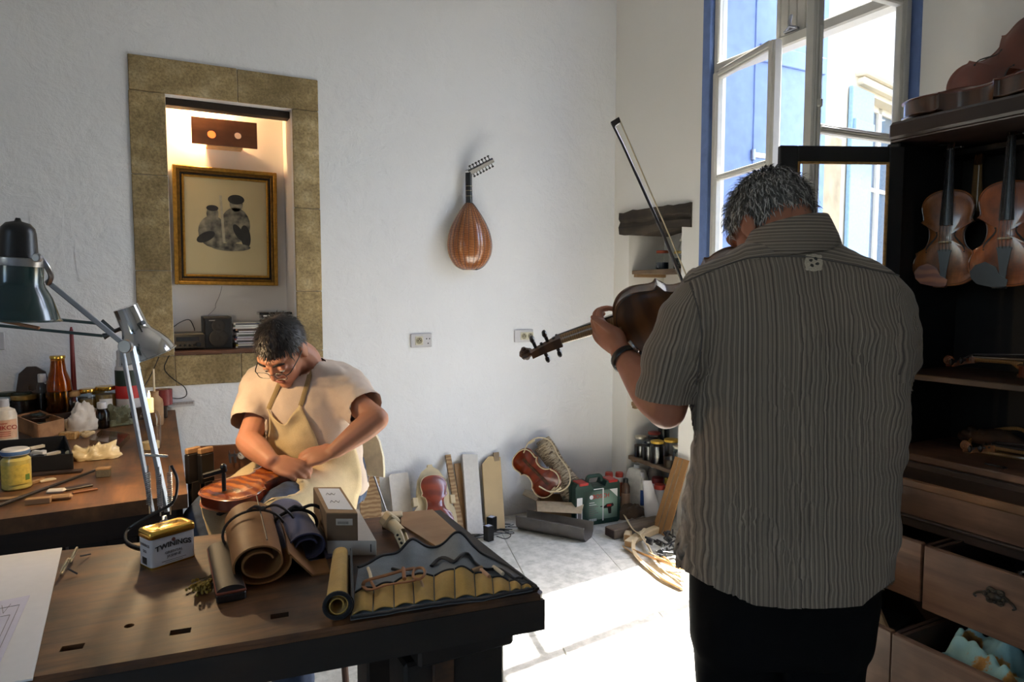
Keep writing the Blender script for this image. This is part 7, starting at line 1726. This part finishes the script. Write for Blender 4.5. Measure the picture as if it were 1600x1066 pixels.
# carton with open flaps, holding a birch log and a violin rib garland
ca, cb = PZ(838, 818, 0), PZ(912, 822, 0); ax = (cb-ca).normalized(); w_ = (cb-ca).length; pv = V(-ax.y, ax.x, 0)
kC = pxm(ca); hC = 36*kC; o = thing('carton', 'open cardboard carton with flaps, birch log and violin shell on top', 'carton', frame(ca, ax, ZV)); dC = min(.24, WY-.03-ca.y-.02)
for x0, x1, y0, y1 in ((0, w_, 0, .004), (0, w_, dC-.004, dC), (0, .004, .004, dC-.004), (w_-.004, w_, .004, dC-.004)): obj('side', G().bx(x0, x1, y0, y1, 0, hC), M['card'], o)
obj('bottom', G().bx(.004, w_-.004, .004, dC-.004, 0, .004), M['card'], o)
MFL = plain('pale_flap', C(186, 168, 140), .85, bump=0)
obj('flap', G().quadslab([V(0, -.001, hC), V(w_, -.001, hC), V(w_*.97, -.09, hC-.035), V(w_*.06, -.09, hC-.035)], .003), MFL, o); obj('flap', G().quadslab([V(-.001, 0, hC), V(-.09, .02, hC+.03), V(-.09, dC*.8, hC+.03), V(-.001, dC, hC)], .003), MFL, o)
# birch log standing askew in the carton
l0, l1 = PT(896, 770, pxm(ca)*FPX+.05), PT(848, 688, pxm(ca)*FPX+.16)
t = NT('birch_bark'); v = t.coords((1, 1, 6)); c1 = t.ramp(t.noise(v, 26, 5, .7), [(.38, C(60, 50, 42)), (.48, C(156, 138, 112)), (.7, C(206, 194, 172))]); t.base(c1); t.bump(t.noise(v, 40, 5), .8, .01); MB_ = t.set(.9)
ld = (l1-l0).normalized(); lm_ = Matrix.Translation(l0-ld*.05) @ ld.to_track_quat('Z', 'Y').to_matrix().to_4x4(); g = G(); vs = []; LL = (l1-l0).length+.05; n = 28
prof = []
for i in range(22):
    f = i/21; z = LL*f; r = (.078-.034*f)+.006*math.sin(f*9)
    vs.append([V(r*math.cos(a)*(1+.10*noise.noise(V(math.cos(a)*1.5, math.sin(a)*1.5, f*4))), r*math.sin(a)*(1+.1*noise.noise(V(math.cos(a)*1.5+7, math.sin(a)*1.5, f*4))), z) for a in [2*math.pi*q/n for q in range(n)]])
g.grid([[r[q] for r in vs] for q in range(n)], None, 0, True); base_ = len(g.v); g.f.append(tuple(q*22 for q in range(n))); g.f.append(tuple(q*22+21 for q in range(n)))
log = thing('birch_log', 'short birch log with peeling white bark standing in the carton', 'log', lm_)
obj('bark', g, MB_, log, 60); obj('knot', G().lathe([(.020, 0), (.018, .006), (.010, .002), (.002, .004)], 14, TR(0.0, -.066, LL*.30) @ RX(1.4)), M['cabin'], log); obj('stub', G().limb([(.05, 0, LL*.42), (.10, -.01, LL*.55)], [.022, .014], 10), MB_, log)
obj('curl_of_bark', G().grid([[V(.062*math.cos(a)+.004*q, .062*math.sin(a), LL*(.62+.3*q/6)) for a in [-1.2+2.2*j/8 for j in range(9)]] for q in range(7)], None, .001), MB_, log)
# violin garland: plate with ribs and linings, plus loose rib hoop
gd = pxm(ca)*FPX-.01; gc = PT(838, 741, gd); gax = (PT(816, 716, gd+.05)-PT(868, 768, gd-.02)).normalized()
gm = frame_yz(PT(868, 768, gd-.03), gax, -Fh*.75-RV*.55+ZV*.30)
o = thing('violin_shell', 'open reddish violin shell with pale ribs and hoop leaning on the carton', 'violin shell', gm @ Matrix.Scale(.93, 4))
obj('back', plate(G(), VO, 0, .006, .003, -1), VM['deep'], o, 60); obj('ribs', ribs(G(), VO, .0, .030), VM['orange'], o, 60)
obj('lining', G().tube([(x*.97, VC[1]+(y-VC[1])*.97, .030) for x, y in VO]+[(VO[0][0]*.97, VC[1]+(VO[0][1]-VC[1])*.97, .030)], .0035, 6), VM['white'], o); obj('end_block', G().box(.05, .02, .03, (0, .015, .015), None, .003), VM['white'], o); obj('bass_bar', G().box(.02, .24, .01, (0.0, .18, .004), None, .003), VM['brown'], o)
hp_ = [PT(x, y, gd+z) for x, y, z in ((818, 708, .02), (826, 692, .04), (842, 684, .06), (860, 690, .06), (872, 712, .02), (888, 735, -.02), (890, 755, -.05), (878, 767, -.06), (858, 768, -.06), (842, 760, -.05))]
obj('rib_hoop', G().tube(spline(hp_, 6), .0045, 6), VM['white'], o, m=(gm @ Matrix.Scale(.93, 4)).inverted())
for (x, y) in ((831, 690), (872, 765)): p = PT(x, y, gd+.04 if y < 700 else gd-.06); obj('clip_block', G().box(.04, .012, .02, (0, 0, 0), (gm @ Matrix.Scale(.93, 4)).inverted() @ frame(p, RV+ZV*.6, -Fh), .002), VM['white'], o)
# green tool case
ga, gb = PZ(899, 825, 0), PZ(968, 814, 0); ax = (gb-ga).normalized(); w_ = (gb-ga).length; kG = pxm(ga); hG = 68*kG; dG = .105
cs = thing('tool_case', 'dark green plastic drill case with red latches and BOSCH lettering', 'tool case', frame(ga, ax, ZV))
MGN = plain('case_green', C(20, 52, 42), .45, var=.08); MRD = plain('latch_red', C(176, 40, 34), .4, bump=0)
def case_half(y0, y1): return G().prism([(.012, .0), (w_-.012, .0), (w_, .014), (w_, hG-.02), (w_-.014, hG), (w_*.70, hG), (w_*.66, hG-.03), (w_*.38, hG-.03), (w_*.34, hG), (.014, hG), (0, hG-.02), (0, .014)], y0, y1, RX(math.pi/2) @ Matrix.Scale(-1, 4, (0, 0, 1)))
obj('shell_front', case_half(0, dG*.48), MGN, cs); obj('shell_back', case_half(dG*.52, dG), MGN, cs); obj('shell_seam', case_half(dG*.47, dG*.53), M['black'], cs, m=TR(w_*.01, 0, hG*.01) @ Matrix.Scale(.98, 4))
obj('handle', G().tube(spline([(w_*.34, dG/2, hG-.01), (w_*.37, dG/2, hG+.022), (w_*.52, dG/2, hG+.026), (w_*.64, dG/2, hG+.022), (w_*.68, dG/2, hG-.01)], 5), .012, 10), MGN, cs)
for x in (.08, .74): obj('latch', G().bx(w_*x, w_*(x+.20), -.006, dG*.8, hG-.012, hG+.004, .003), MRD, cs)
fmc = TR(0, -.0006, 0) @ RX(math.pi/2)
t = NT('case_sleeve_print'); v = t.coords(); gr = t.node('TexGradient', gradient_type='SPHERICAL'); mp = t.node('Mapping'); mp.inputs['Location'].default_value = (-.66*w_*7, -.40*hG*7, 0); mp.inputs['Scale'].default_value = (7, 7, 7); tc = t.node('TexCoord'); t.link(tc.outputs['Object'], mp.inputs[0]); t.link(mp.outputs[0], gr.inputs[0])
t.base(t.ramp(gr.outputs['Fac'], [(0, C(26, 50, 42)), (.9, C(150, 180, 160))])); MPR = t.set(.35)
obj('front_sleeve', G().bx(w_*.20, w_*.94, .03, hG*.80, 0, .0006), MPR, cs, m=fmc)
text('lettering', 'BOSCH', w_*.115, MRD, cs, fmc @ TR(w_*.565, hG*.66, .001), bold=.0004); obj('round_emblem', G().lathe([(w_*.042, 0), (w_*.042, .0006), (w_*.032, .0007), (w_*.03, .0003)], 18, TR(w_*.35, hG*.66, .0008)), M['paper'], cs, m=fmc)
obj('white_corner', G().prism([(w_*.76, hG*.80), (w_*.94, hG*.80), (w_*.94, hG*.60)], .0007, .0012), M['paper'], cs, m=fmc); obj('white_strap', G().bx(w_*.60, w_*.625, .02, hG*.84, .001, .002).bx(w_*.40, w_*.62, hG*.83, hG*.85, .001, .002), M['paper'], cs, m=fmc)
obj('side_label', G().bx(w_*.03, w_*.15, hG*.15, hG*.68, 0, .0008), M['paper'], cs, m=fmc); obj('side_print', G().bx(w_*.05, w_*.13, hG*.18, hG*.34, .0008, .0012), M['greyink'], cs, m=fmc)
for q in range(7): obj('small_print', G().bx(w_*.30, w_*(.30+.12*(1+(q*7 % 3)*.35)), hG*(.52-q*.05), hG*(.535-q*.05), .0008, .0012), M['paper'] if q < 2 else M['greyink'], cs, m=fmc)
for q in range(8): obj('bar_code', G().bx(w_*(.30+q*.022), w_*(.31+q*.022), hG*.09, hG*.15, .0008, .0012), M['paper'], cs, m=fmc)
dpts = [(.62, .40), (.70, .46), (.84, .46), (.86, .40), (.80, .37), (.80, .22), (.74, .22), (.72, .36), (.62, .36)]
obj('printed_drill', G().prism([(w_*x, hG*y) for x, y in dpts], .0007, .0013).bx(w_*.55, w_*.62, hG*.40, hG*.425, .0007, .0013), M['black'], cs, m=fmc); obj('printed_drill_red', G().bx(w_*.70, w_*.80, hG*.39, hG*.44, .0014, .0018), MRD, cs, m=fmc)
# ------------------------------------------------------------------ cupboard niche: shelves, jars, containers
nsh = []
for z, y0, nm, x0 in ((1.555, 3.125, 'upper', .012), (1.06, 3.125, 'second', .02), (.69, 3.125, 'third', .02), (.333, 3.125, 'lowest', .0)):
    o = thing('niche_shelf', '%s weathered plank shelf in the cupboard niche by the window' % nm, 'shelf', V(WX+.14, 3.36, z)); nsh.append(z)
    obj('plank', G().bx(-.13+x0, .145, -.246, .248, -.026, 0, .003), wood('shelf_plank', C(104, 84, 66), C(146, 122, 98), .8, 26, 1) if nm in ('upper', 'lowest') else M['card'], o); obj('bearer', G().bx(-.10, .14, .215, .2505, -.045, -.026, .002), M['card'], o)
def njar(label, y, x, z, r, h, lid, fill, fh=.8, cat='jar', clampd=False):
    o = thing('preserve_jar', label, cat, V(WX+x, y, z+.0005), 'jars in the cupboard niche')
    obj('content', G().lathe([(r*.92, .003), (r*.94, .008), (r*.94, h*fh)], 18), fill, o); obj('glass', G().lathe([(r*.95, 0), (r, .004), (r, h*.8), (r*.84, h*.9), (r*.84, h)], 20), M['jar'], o, 40)
    obj('lid', G().lathe([(r*.88, h-.002), (r*.92, h), (r*.92, h+.012), (r*.82, h+.014)], 20), lid, o)
    if clampd: obj('wire_clip', G().tube([(r*.9*math.cos(a), r*.9*math.sin(a), h+.004) for a in [2*math.pi*q/20 for q in range(21)]], .002, 6), M['gold'], o)
MRL = plain('red_lid', C(150, 50, 36), .4, bump=0); MYL = plain('yellow_lid', C(206, 168, 60), .4, .2, bump=0); MDV = M['dark_liquid']; MBV = plain('blue_black_ink', C(36, 42, 52), .2, 0, .4, bump=0); MPL = plain('pale_lid', C(196, 190, 170), .35, .4, bump=0)
z = nsh[0]
njar('clip jar with red rubber lid on the upper niche shelf', 3.40, .10, z, .042, .105, MRL, MBV, .42, clampd=True); njar('dark jar behind the red lidded clip jar on upper niche shelf', 3.315, .17, z, .040, .10, MYL, MDV, .7)
njar('large jar half full of black varnish on the upper niche shelf', 3.185, .12, z, .060, .165, MPL, MDV, .5)
z = nsh[1]
for q, (y, x, lb, ld_) in enumerate(((3.50, .08, 'left', MPL), (3.40, .10, 'middle', MYL), (3.29, .09, 'right', MPL), (3.19, .10, 'last', MRL))): njar('small jar, %s of the row just above the held violin' % lb, y, x, z, .036, .36 if False else .085, ld_, (MDV, MPO, MBV, MDV)[q], .7)
z = nsh[2]
for q, (y, x, r, h, ld_) in enumerate(((3.53, .08, .04, .10, MPL), (3.43, .06, .04, .09, M['whitepaint']), (3.32, .07, .045, .11, MYL), (3.2, .07, .045, .12, MPL))): njar('%s jar of brown pigment on the niche shelf behind the forearm' % ('tall left', 'white capped', 'yellow lidded', 'fat right')[q], y, x, z, r, h, ld_, (MPI, MPO, MDV, MPI)[q], .7)
z = nsh[3]
njar('pale lidded jar of black varnish, leftmost on the lowest niche shelf', 3.535, .055, z, .042, .125, MPL, MDV, .62); njar('second jar from the left on the lowest niche shelf', 3.445, .05, z, .040, .115, MBV, MDV, .8)
njar('gold lidded varnish jar, third on the lowest niche shelf', 3.355, .045, z, .046, .13, MYL, MDV, .85); njar('tall yellow lidded clear jar on the lowest niche shelf', 3.24, .065, z, .052, .16, MYL, MPI, .3); njar('dark jar with white label at the window end of lowest niche shelf', 3.15, .04, z, .036, .14, MPL, MDV, .85)
njar('squat glass of dark varnish stacked behind the front row on red lid', 3.50, .14, z, .045, .15, MRL, MDV, .9); njar('small footed glass of dark liquid standing high in the back row', 3.49, .21, z, .04, .235, MPL, MDV, .9); njar('tall clear jar at the back right of the lowest niche shelf', 3.20, .19, z, .05, .23, MYL, MPI, .5)
# containers standing on the floor of the niche
def can(name, label, px, py, prof, mat, cat, extras=(), scale=1.0, x=None):
    b = PX(px, py, x) if x else PZ(px, py, 0); b = V(b.x, b.y, 0); k = pxm(b); o = thing(name, label, cat, b)
    obj('body', G().lathe([(r*k, h*k) for r, h in prof], 24), mat, o, 40)
    for nm, pr, mt in extras: obj(nm, G().lathe([(r*k, h*k) for r, h in pr], 24), mt, o, 40)
    return o, b, k
MWT = M['whitepaint']; MTL = plain('milky_plastic', C(206, 204, 194), .35, bump=0); MRB = plain('red_band', C(186, 62, 48), .4, bump=0)
for px, lab in ((951, 'white tin with red lid against the corner behind the green case, left one'), (967, 'white tin with red lid against the corner behind the green case, right one')):
    can('paint_tin', lab, px, 797, [(8.5, 0), (8.5, 52), (8, 53)], MWT, 'tin', (('lid', [(6.2, 52), (6.2, 57), (5.6, 60)], MRB), ('orange_band', [(8.7, 24), (8.7, 46)], plain('orange_band', C(196, 100, 70), .5, bump=0))))
can('brown_bottle', 'brown glass bottle with black cap beside the green case', 977, 803, [(7, 0), (7, 44), (4, 50)], plain('brown_bottle_glass', C(84, 60, 46), .25, 0, .4), 'bottle', (('cap', [(4, 49), (4, 56)], M['black']), ('label', [(7.1, 10), (7.1, 34)], plain('brown_label', C(150, 120, 100), .6, bump=0))))
b = PZ(994, 792, 0); k = pxm(b); o = thing('jerrycan', 'tall milky white jerrycan at the left of the niche floor', 'canister', Matrix.Translation(b) @ RZ(.3))
obj('body', stackp(G(), [(rrect(22*k, .13, .012), .0), (rrect(23*k, .135, .014), .01), (rrect(23*k, .135, .014), 46*k), (rrect(14*k, .10, .012), 60*k), (rrect(9*k, .05, .01), 62*k)]), MTL, o, 50); obj('cap', G().cyl(4.5*k, 6*k, TR(0, 0, 61*k), 16, b=.002), MWT, o); obj('handle', G().tube(spline([(6*k, 0, 44*k), (9*k, 0, 52*k), (6*k, 0, 58*k)], 5), .008, 8), MTL, o)
can('plastic_jug', 'translucent grey plastic jug behind the white bottle in niche', 1022, 790, [(14, 0), (15, 3), (15, 40), (9, 58), (5, 62), (5, 66)], plain('smoky_plastic', C(140, 130, 120), .2, 0, .3), 'jug', (('handle_ring', [(5.5, 56), (6.5, 60), (5.5, 63)], MTL),))
can('bleach_bottle', 'slim white bottle with blue label before the jerrycan', 1003, 796, [(6, 0), (6.6, 2), (6.6, 40), (3.4, 48), (3.2, 52)], MTL, 'bottle', (('cap', [(3.4, 51), (3.4, 58), (2.6, 59)], MWT), ('blue_label', [(6.8, 8), (6.8, 32)], plain('blue_label', C(52, 84, 150), .5, bump=0))))
can('paint_tin', 'tin with dark red lid behind the white pouch', 1027, 796, [(9, 0), (9, 42), (8.6, 43)], MWT, 'tin', (('lid', [(9.2, 42), (9.2, 50), (8.4, 51)], plain('dark_red_lid', C(140, 44, 40), .4, bump=0)),))
can('paint_tin', 'white tin with red rim standing above the pouch at niche right', 1030, 805, [(8.5, 0), (8.5, 42), (8, 43)], MWT, 'tin', (('lid', [(8.7, 42), (8.7, 48), (7.8, 49)], MRB),))
can('cleaner_bottle', 'clear bottle with yellow cap at the right of niche floor', 1042, 800, [(8, 0), (8.4, 2), (8.4, 28), (6, 42), (3.6, 46)], plain('hazy_plastic', C(168, 166, 156), .3, bump=0), 'bottle', (('cap', [(4.6, 45), (4.6, 52), (3.8, 54)], MYL), ('label', [(8.5, 4), (8.5, 22)], plain('grey_yellow_label', C(176, 150, 80), .5, bump=0))))
# white crumpled pouch leaning, brown sacks, timber block, cardboard sheet
b = PZ(1023, 816, 0); k = pxm(b); o = thing('white_pouch', 'white crumpled plastic pouch with dark stripes leaning in the niche', 'bag', frame(b, RV, ZV))
P = []
for i in range(15):
    f = i/14; y = f*66*k; w0 = (15-8*f)*k; sh = -13*k*f
    P.append([V(sh+w0*math.cos(a)*(1+.08*noise.noise((f*6, math.cos(a)*2, 1))), (.035-.03*f)*math.sin(a)*(1+.2*noise.noise((f*6, a, 4))), y) for a in [2*math.pi*q/20 for q in range(21)]])
obj('pouch', G().grid(P, None, 0), MWT, o, 50)
for q in range(3): obj('stripe', G().box(9*k, .001, 1.6*k, (-2*k, -.0335+.004*q, (22+q*3.4)*k), RY(.45), 0), M['ink'], o)
MSK = cloth('brown_sackcloth', C(92, 74, 58), .95, .2)
def mound(name, label, cat, px, py, rx, ry, h, mat, seed):
    b = PZ(px, py, 0); g = G(); P = []
    for i in range(13):
        f = i/12; P.append([V(rx*f*math.cos(a)*(1+.18*noise.noise((math.cos(a)*1.5+seed, math.sin(a)*1.5, f))), ry*f*math.sin(a)*(1+.18*noise.noise((math.cos(a)*1.5, math.sin(a)*1.5+seed, f))), max(.001, h*(1-f**2.2)+.02*noise.noise((f*math.cos(a)*3+seed, f*math.sin(a)*3, 2))+.012*noise.noise((f*math.cos(a)*8+seed, f*math.sin(a)*8, 2)))) for a in [2*math.pi*q/36 for q in range(37)]])
    me = G().grid(P).mesh(name); o = link(name, me, mat, None, 180); o.matrix_basis = Matrix.Translation(b); return tag(o, label, cat)
mound('brown_sack', 'crumpled brown sack on the floor in front of the niche', 'sack', 985, 806, .13, .07, .07, MSK, 2); mound('brown_sack', 'grey brown flat sack beside the white pouch', 'sack', 1003, 822, .12, .08, .045, cloth('grey_sackcloth', C(104, 92, 80), .95, .2), 8)
a, b = PZ(960, 844, 0), PZ(1040, 826, 0); ax = (b-a).normalized(); o = thing('timber_block', 'grey brown squared timber lying in front of the sacks', 'timber', frame(a, ax, ZV))
obj('beam', G().bx(0, (b-a).length, 0, .09, .001, .055, .004), wood('grey_timber', C(92, 80, 68), C(128, 114, 98), .8, 30, 0), o); obj('end_face', G().bx(-.0015, .0005, .004, .086, .005, .051), M['cab'], o)
fa_, fb_ = PZ(1040, 838, 0), PZ(1084, 836, 0); ta_, tb2 = PX(1058, 733, WX-.012), PX(1090, 730, WX-.012); dcr = PZ(1034, 833, 0)
c4 = [V(WX-.17, 3.13, .004), V(WX-.17, 2.99, .004), V(WX-.03, 2.985, .44), V(WX-.03, 3.10, .44)]
o = thing('cardboard_sheet', 'brown corrugated cardboard sheet leaning on the wall beside the man', 'cardboard', c4[0]); nn = (c4[1]-c4[0]).cross(c4[3]-c4[0]).normalized(); nn = nn if nn.x < 0 else -nn
obj('sheet', G().quadslab(c4, nn*-.008), plain('brown_corrugated', C(150, 110, 66), .85, var=.1), o, world=True)
for q in (.32, .62): obj('crease', G().tube([c4[0].lerp(c4[1], q)+nn*.001, c4[3].lerp(c4[2], q)+nn*.001], .003, 6), plain('crease_grey', C(128, 108, 84), .85, bump=0), o, world=True)
# heap of bent rib strips, wood blanks and black clamps
def strip(pts, w, mat, label):
    o = tag(obj('bent_strip', G().tube(spline(pts, 7), w, 6, flat=.22, up=(.3, .2, .2)), mat), label, 'wood strip', 'bent strips in the heap on the floor'); return o
MST1, MST2 = plain('pale_strip', C(212, 190, 152), .6, var=.08), plain('tan_strip', C(186, 148, 100), .6, var=.1)
strip([PZ(976, 806, .06), PZ(988, 826, .06), PZ(1000, 836, .05), PZ(1010, 850, .03), PZ(1030, 880, .02), PZ(1066, 905, .012)], .013, MST1, 'pale strip standing up with a kinked tip at the back of heap')
strip([PZ(1008, 826, .05), PZ(998, 838, .04), PZ(990, 850, .03), PZ(994, 868, .02), PZ(1020, 892, .015), PZ(1062, 918, .01)], .012, MST1, 'pale strip curling in an S at the left of heap')
strip([PZ(974, 855, .01), PZ(990, 866, .012), PZ(1010, 884, .012), PZ(1034, 904, .012), PZ(1066, 921, .01)], .014, MST2, 'tan strip along the lower left edge of heap')
strip([PZ(990, 860, .02), PZ(1020, 872, .03), PZ(1050, 884, .03), PZ(1068, 890, .03)], .012, MST2, 'tan strip lying across the middle of heap'); strip([PZ(1014, 864, .04), PZ(1030, 872, .045), PZ(1050, 880, .04), PZ(1069, 884, .03)], .012, MST1, 'pale strip under the black clamps on the right')
strip([PZ(1006, 838, .03), PZ(1018, 862, .03), PZ(1036, 890, .02), PZ(1060, 908, .015)], .010, MST1, 'narrow pale strip crossing the heap diagonally'); strip([PZ(1030, 868, .05), PZ(1045, 876, .05), PZ(1060, 896, .03), PZ(1068, 910, .02)], .012, MST2, 'tan strip curving down at the right of heap')
for (px, py, l, w, h, rz, lab) in ((992, 852, .17, .045, .035, .5, 'pale rectangular wood blank lowest at the left of heap'), (1010, 842, .22, .05, .035, .3, 'pale wood blank with rounded end behind the strips'), (986, 846, .07, .04, .045, .8, 'short pale wood cube at the tip of heap')):
    b = PZ(px, py, 0); o = thing('wood_blank', lab, 'wood blank', Matrix.Translation(b) @ RZ(rz)); obj('block', G().box(l, w, h, (l*.2, .02, h/2+.001), None, .004), MST1, o); obj('end_grain', G().box(.001, w*.8, h*.8, (l*.2-l/2-.0008, .02, h/2), None, 0), MST2, o)
for q, (px, py, lab) in enumerate(((1026, 848, 'nearest left black clamp tangled on the heap of strips'), (1046, 846, 'middle black clamp tangled on the heap of strips'), (1060, 856, 'right black clamp tangled on the heap by the shirt'), (1034, 866, 'low black clamp with hanging screw on the heap'), (1056, 840, 'rear black clamp on top of the heap'))):
    b = PZ(px, py, .055); a = q*1.3; m_ = Matrix.Translation(b) @ RZ(a) @ RY(.3*(-1)**q); o = thing('spool_clamp', lab, 'clamp', m_, 'black clamps on the heap of strips')
    obj('screw', G().tube([(-.07, 0, 0), (.07, 0, 0)], .0045, 8), M['black'], o)
    for x in (-.05, .02): obj('jaw', G().box(.014, .05, .03, (x, 0, 0), RX(q*.7), .003), plain('charcoal_plastic', C(36, 38, 44), .4, bump=0) if x < 0 else M['black'], o)
    obj('wing_nut', G().box(.012, .036, .010, (.06, 0, 0), RX(q), .003), M['black'], o); obj('cross_bar', G().box(.008, .09, .012, (-.02, .02, .008), RZ(.4), .002), M['black'], o)
# ================================================================== IN THE DRAWERS
o = thing('paper_tube', 'rolled tan paper tube lying in the lower left open drawer', 'tube', V(0, 0, 0)); a, b = PX(1392, 966, 1.83), PX(1432, 948, 1.93); zz = .455
a = V(1.80, 1.17, .440); b = V(1.96, 1.33, .452); o.matrix_basis = Matrix.Translation(a); obj('tube', G().tube([a, b], .022, 16, cap=False).tube([a, b], .019, 16, cap=False), plain('tan_paper', C(138, 116, 84), .8), o, world=True); obj('rolled_edge', G().tube([a+V(.0, 0, .012), b+V(0, 0, .012)], .012, 10), plain('tan_paper_inner', C(168, 146, 110), .8), o, world=True)
o = thing('document_folder', 'black folder lying flat in the lower left open drawer', 'folder', V(1.85, 1.30, .43)); obj('cover', G().box(.20, .22, .006, (.04, 0, -.005), RZ(.2), .001), M['black'], o); obj('pages', G().box(.19, .20, .006, (.045, 0, -.0115), RZ(.2), .0005), M['greyink'], o); obj('stack_below', G().box(.24, .26, .12, (.04, -.01, -.078), None, .002), M['cabin'], o)
# aqua cloth bundle with brown printed blotches
t = NT('aqua_print_cloth'); v = t.coords(); vo = t.node('TexVoronoi'); vo.inputs['Scale'].default_value = 9; vo.inputs['Randomness'].default_value = .6; t.link(v, vo.inputs['Vector']); nz_ = t.noise(v, 60, 4, .7)
ad = t.node('Math', operation='MULTIPLY_ADD'); ad.inputs[1].default_value = .24; t.link(nz_, ad.inputs[0]); t.link(vo.outputs['Distance'], ad.inputs[2])
c = t.ramp(ad.outputs[0], [(.0, C(120, 78, 34)), (.30, C(110, 70, 30)), (.46, C(184, 134, 66)), (.50, C(150, 190, 184)), (.7, C(166, 204, 198))]); t.base(c); t.bump(t.noise(v, 12, 4), .4, .01); MAQ = t.set(.9)
def bundle(name, label, x0, x1, y0, y1, z0, h, seed, mat, cat='cloth'):
    P = []
    for i in range(71):
        row = []
        for j in range(51):
            u, w = i/70, j/50; e = min(1, 6*min(u, 1-u))*min(1, 6*min(w, 1-w)); q = V(u*4+seed, w*3, 1)
            z = z0+e**.5*(h*.55+h*.5*noise.noise(q)+.05*abs(noise.noise(q*3.1))+.07*(.5-abs(noise.noise(q*1.4)))+.012*abs(noise.noise(V(u*22+seed, w*5, 3))))
            row.append(V(x0+(x1-x0)*w, y0+(y1-y0)*u, max(z0, z)))
        P.append(row)
    Z = np.array([[p.z for p in r] for r in P])
    for _ in range(3): Z[1:-1, 1:-1] = (Z[1:-1, 1:-1]*2+Z[:-2, 1:-1]+Z[2:, 1:-1]+Z[1:-1, :-2]+Z[1:-1, 2:])/6
    for r, zr in zip(P, Z):
        for p, q in zip(r, zr): p.z = q
    me = G().grid(P).mesh(name); fixn(me); o = link(name, me, mat, None, 180); return tag(o, label, cat)
bundle('printed_cloth', 'pale aqua cloth bundle with brown printed blotches in lower right drawer', 1.775, 2.10, .74, 1.103, .29, .26, 4, MAQ)
bundle('printed_cloth', 'second aqua cloth fold with brown print nearer the frame corner in drawer', 1.775, 2.05, .52, .76, .29, .25, 11, MAQ)
bundle('plastic_bag', 'crumpled whitish plastic bag at the near end of the lower drawer', 1.77, 1.92, .47, .70, .30, .19, 19, plain('whitish_film', C(206, 200, 196), .25, bump=0), 'bag')
for q, (x, y) in enumerate(((2.03, .93), (2.05, .86), (2.03, .78))):
    o = thing('metal_fitting', '%s shiny metal fitting in the upper right open drawer' % ('leftmost', 'middle', 'rightmost')[q], 'fitting', V(x, y, .64)); obj('ring', G().tube([(.03*math.cos(a), .022*math.sin(a), .02+.008*math.sin(2*a)) for a in [2*math.pi*i/16 for i in range(17)]], .005, 6), M['chrome'], o); obj('stem', G().tube([(0, 0, -.10), (0, .02, .03)], .005, 8), M['steel'], o)
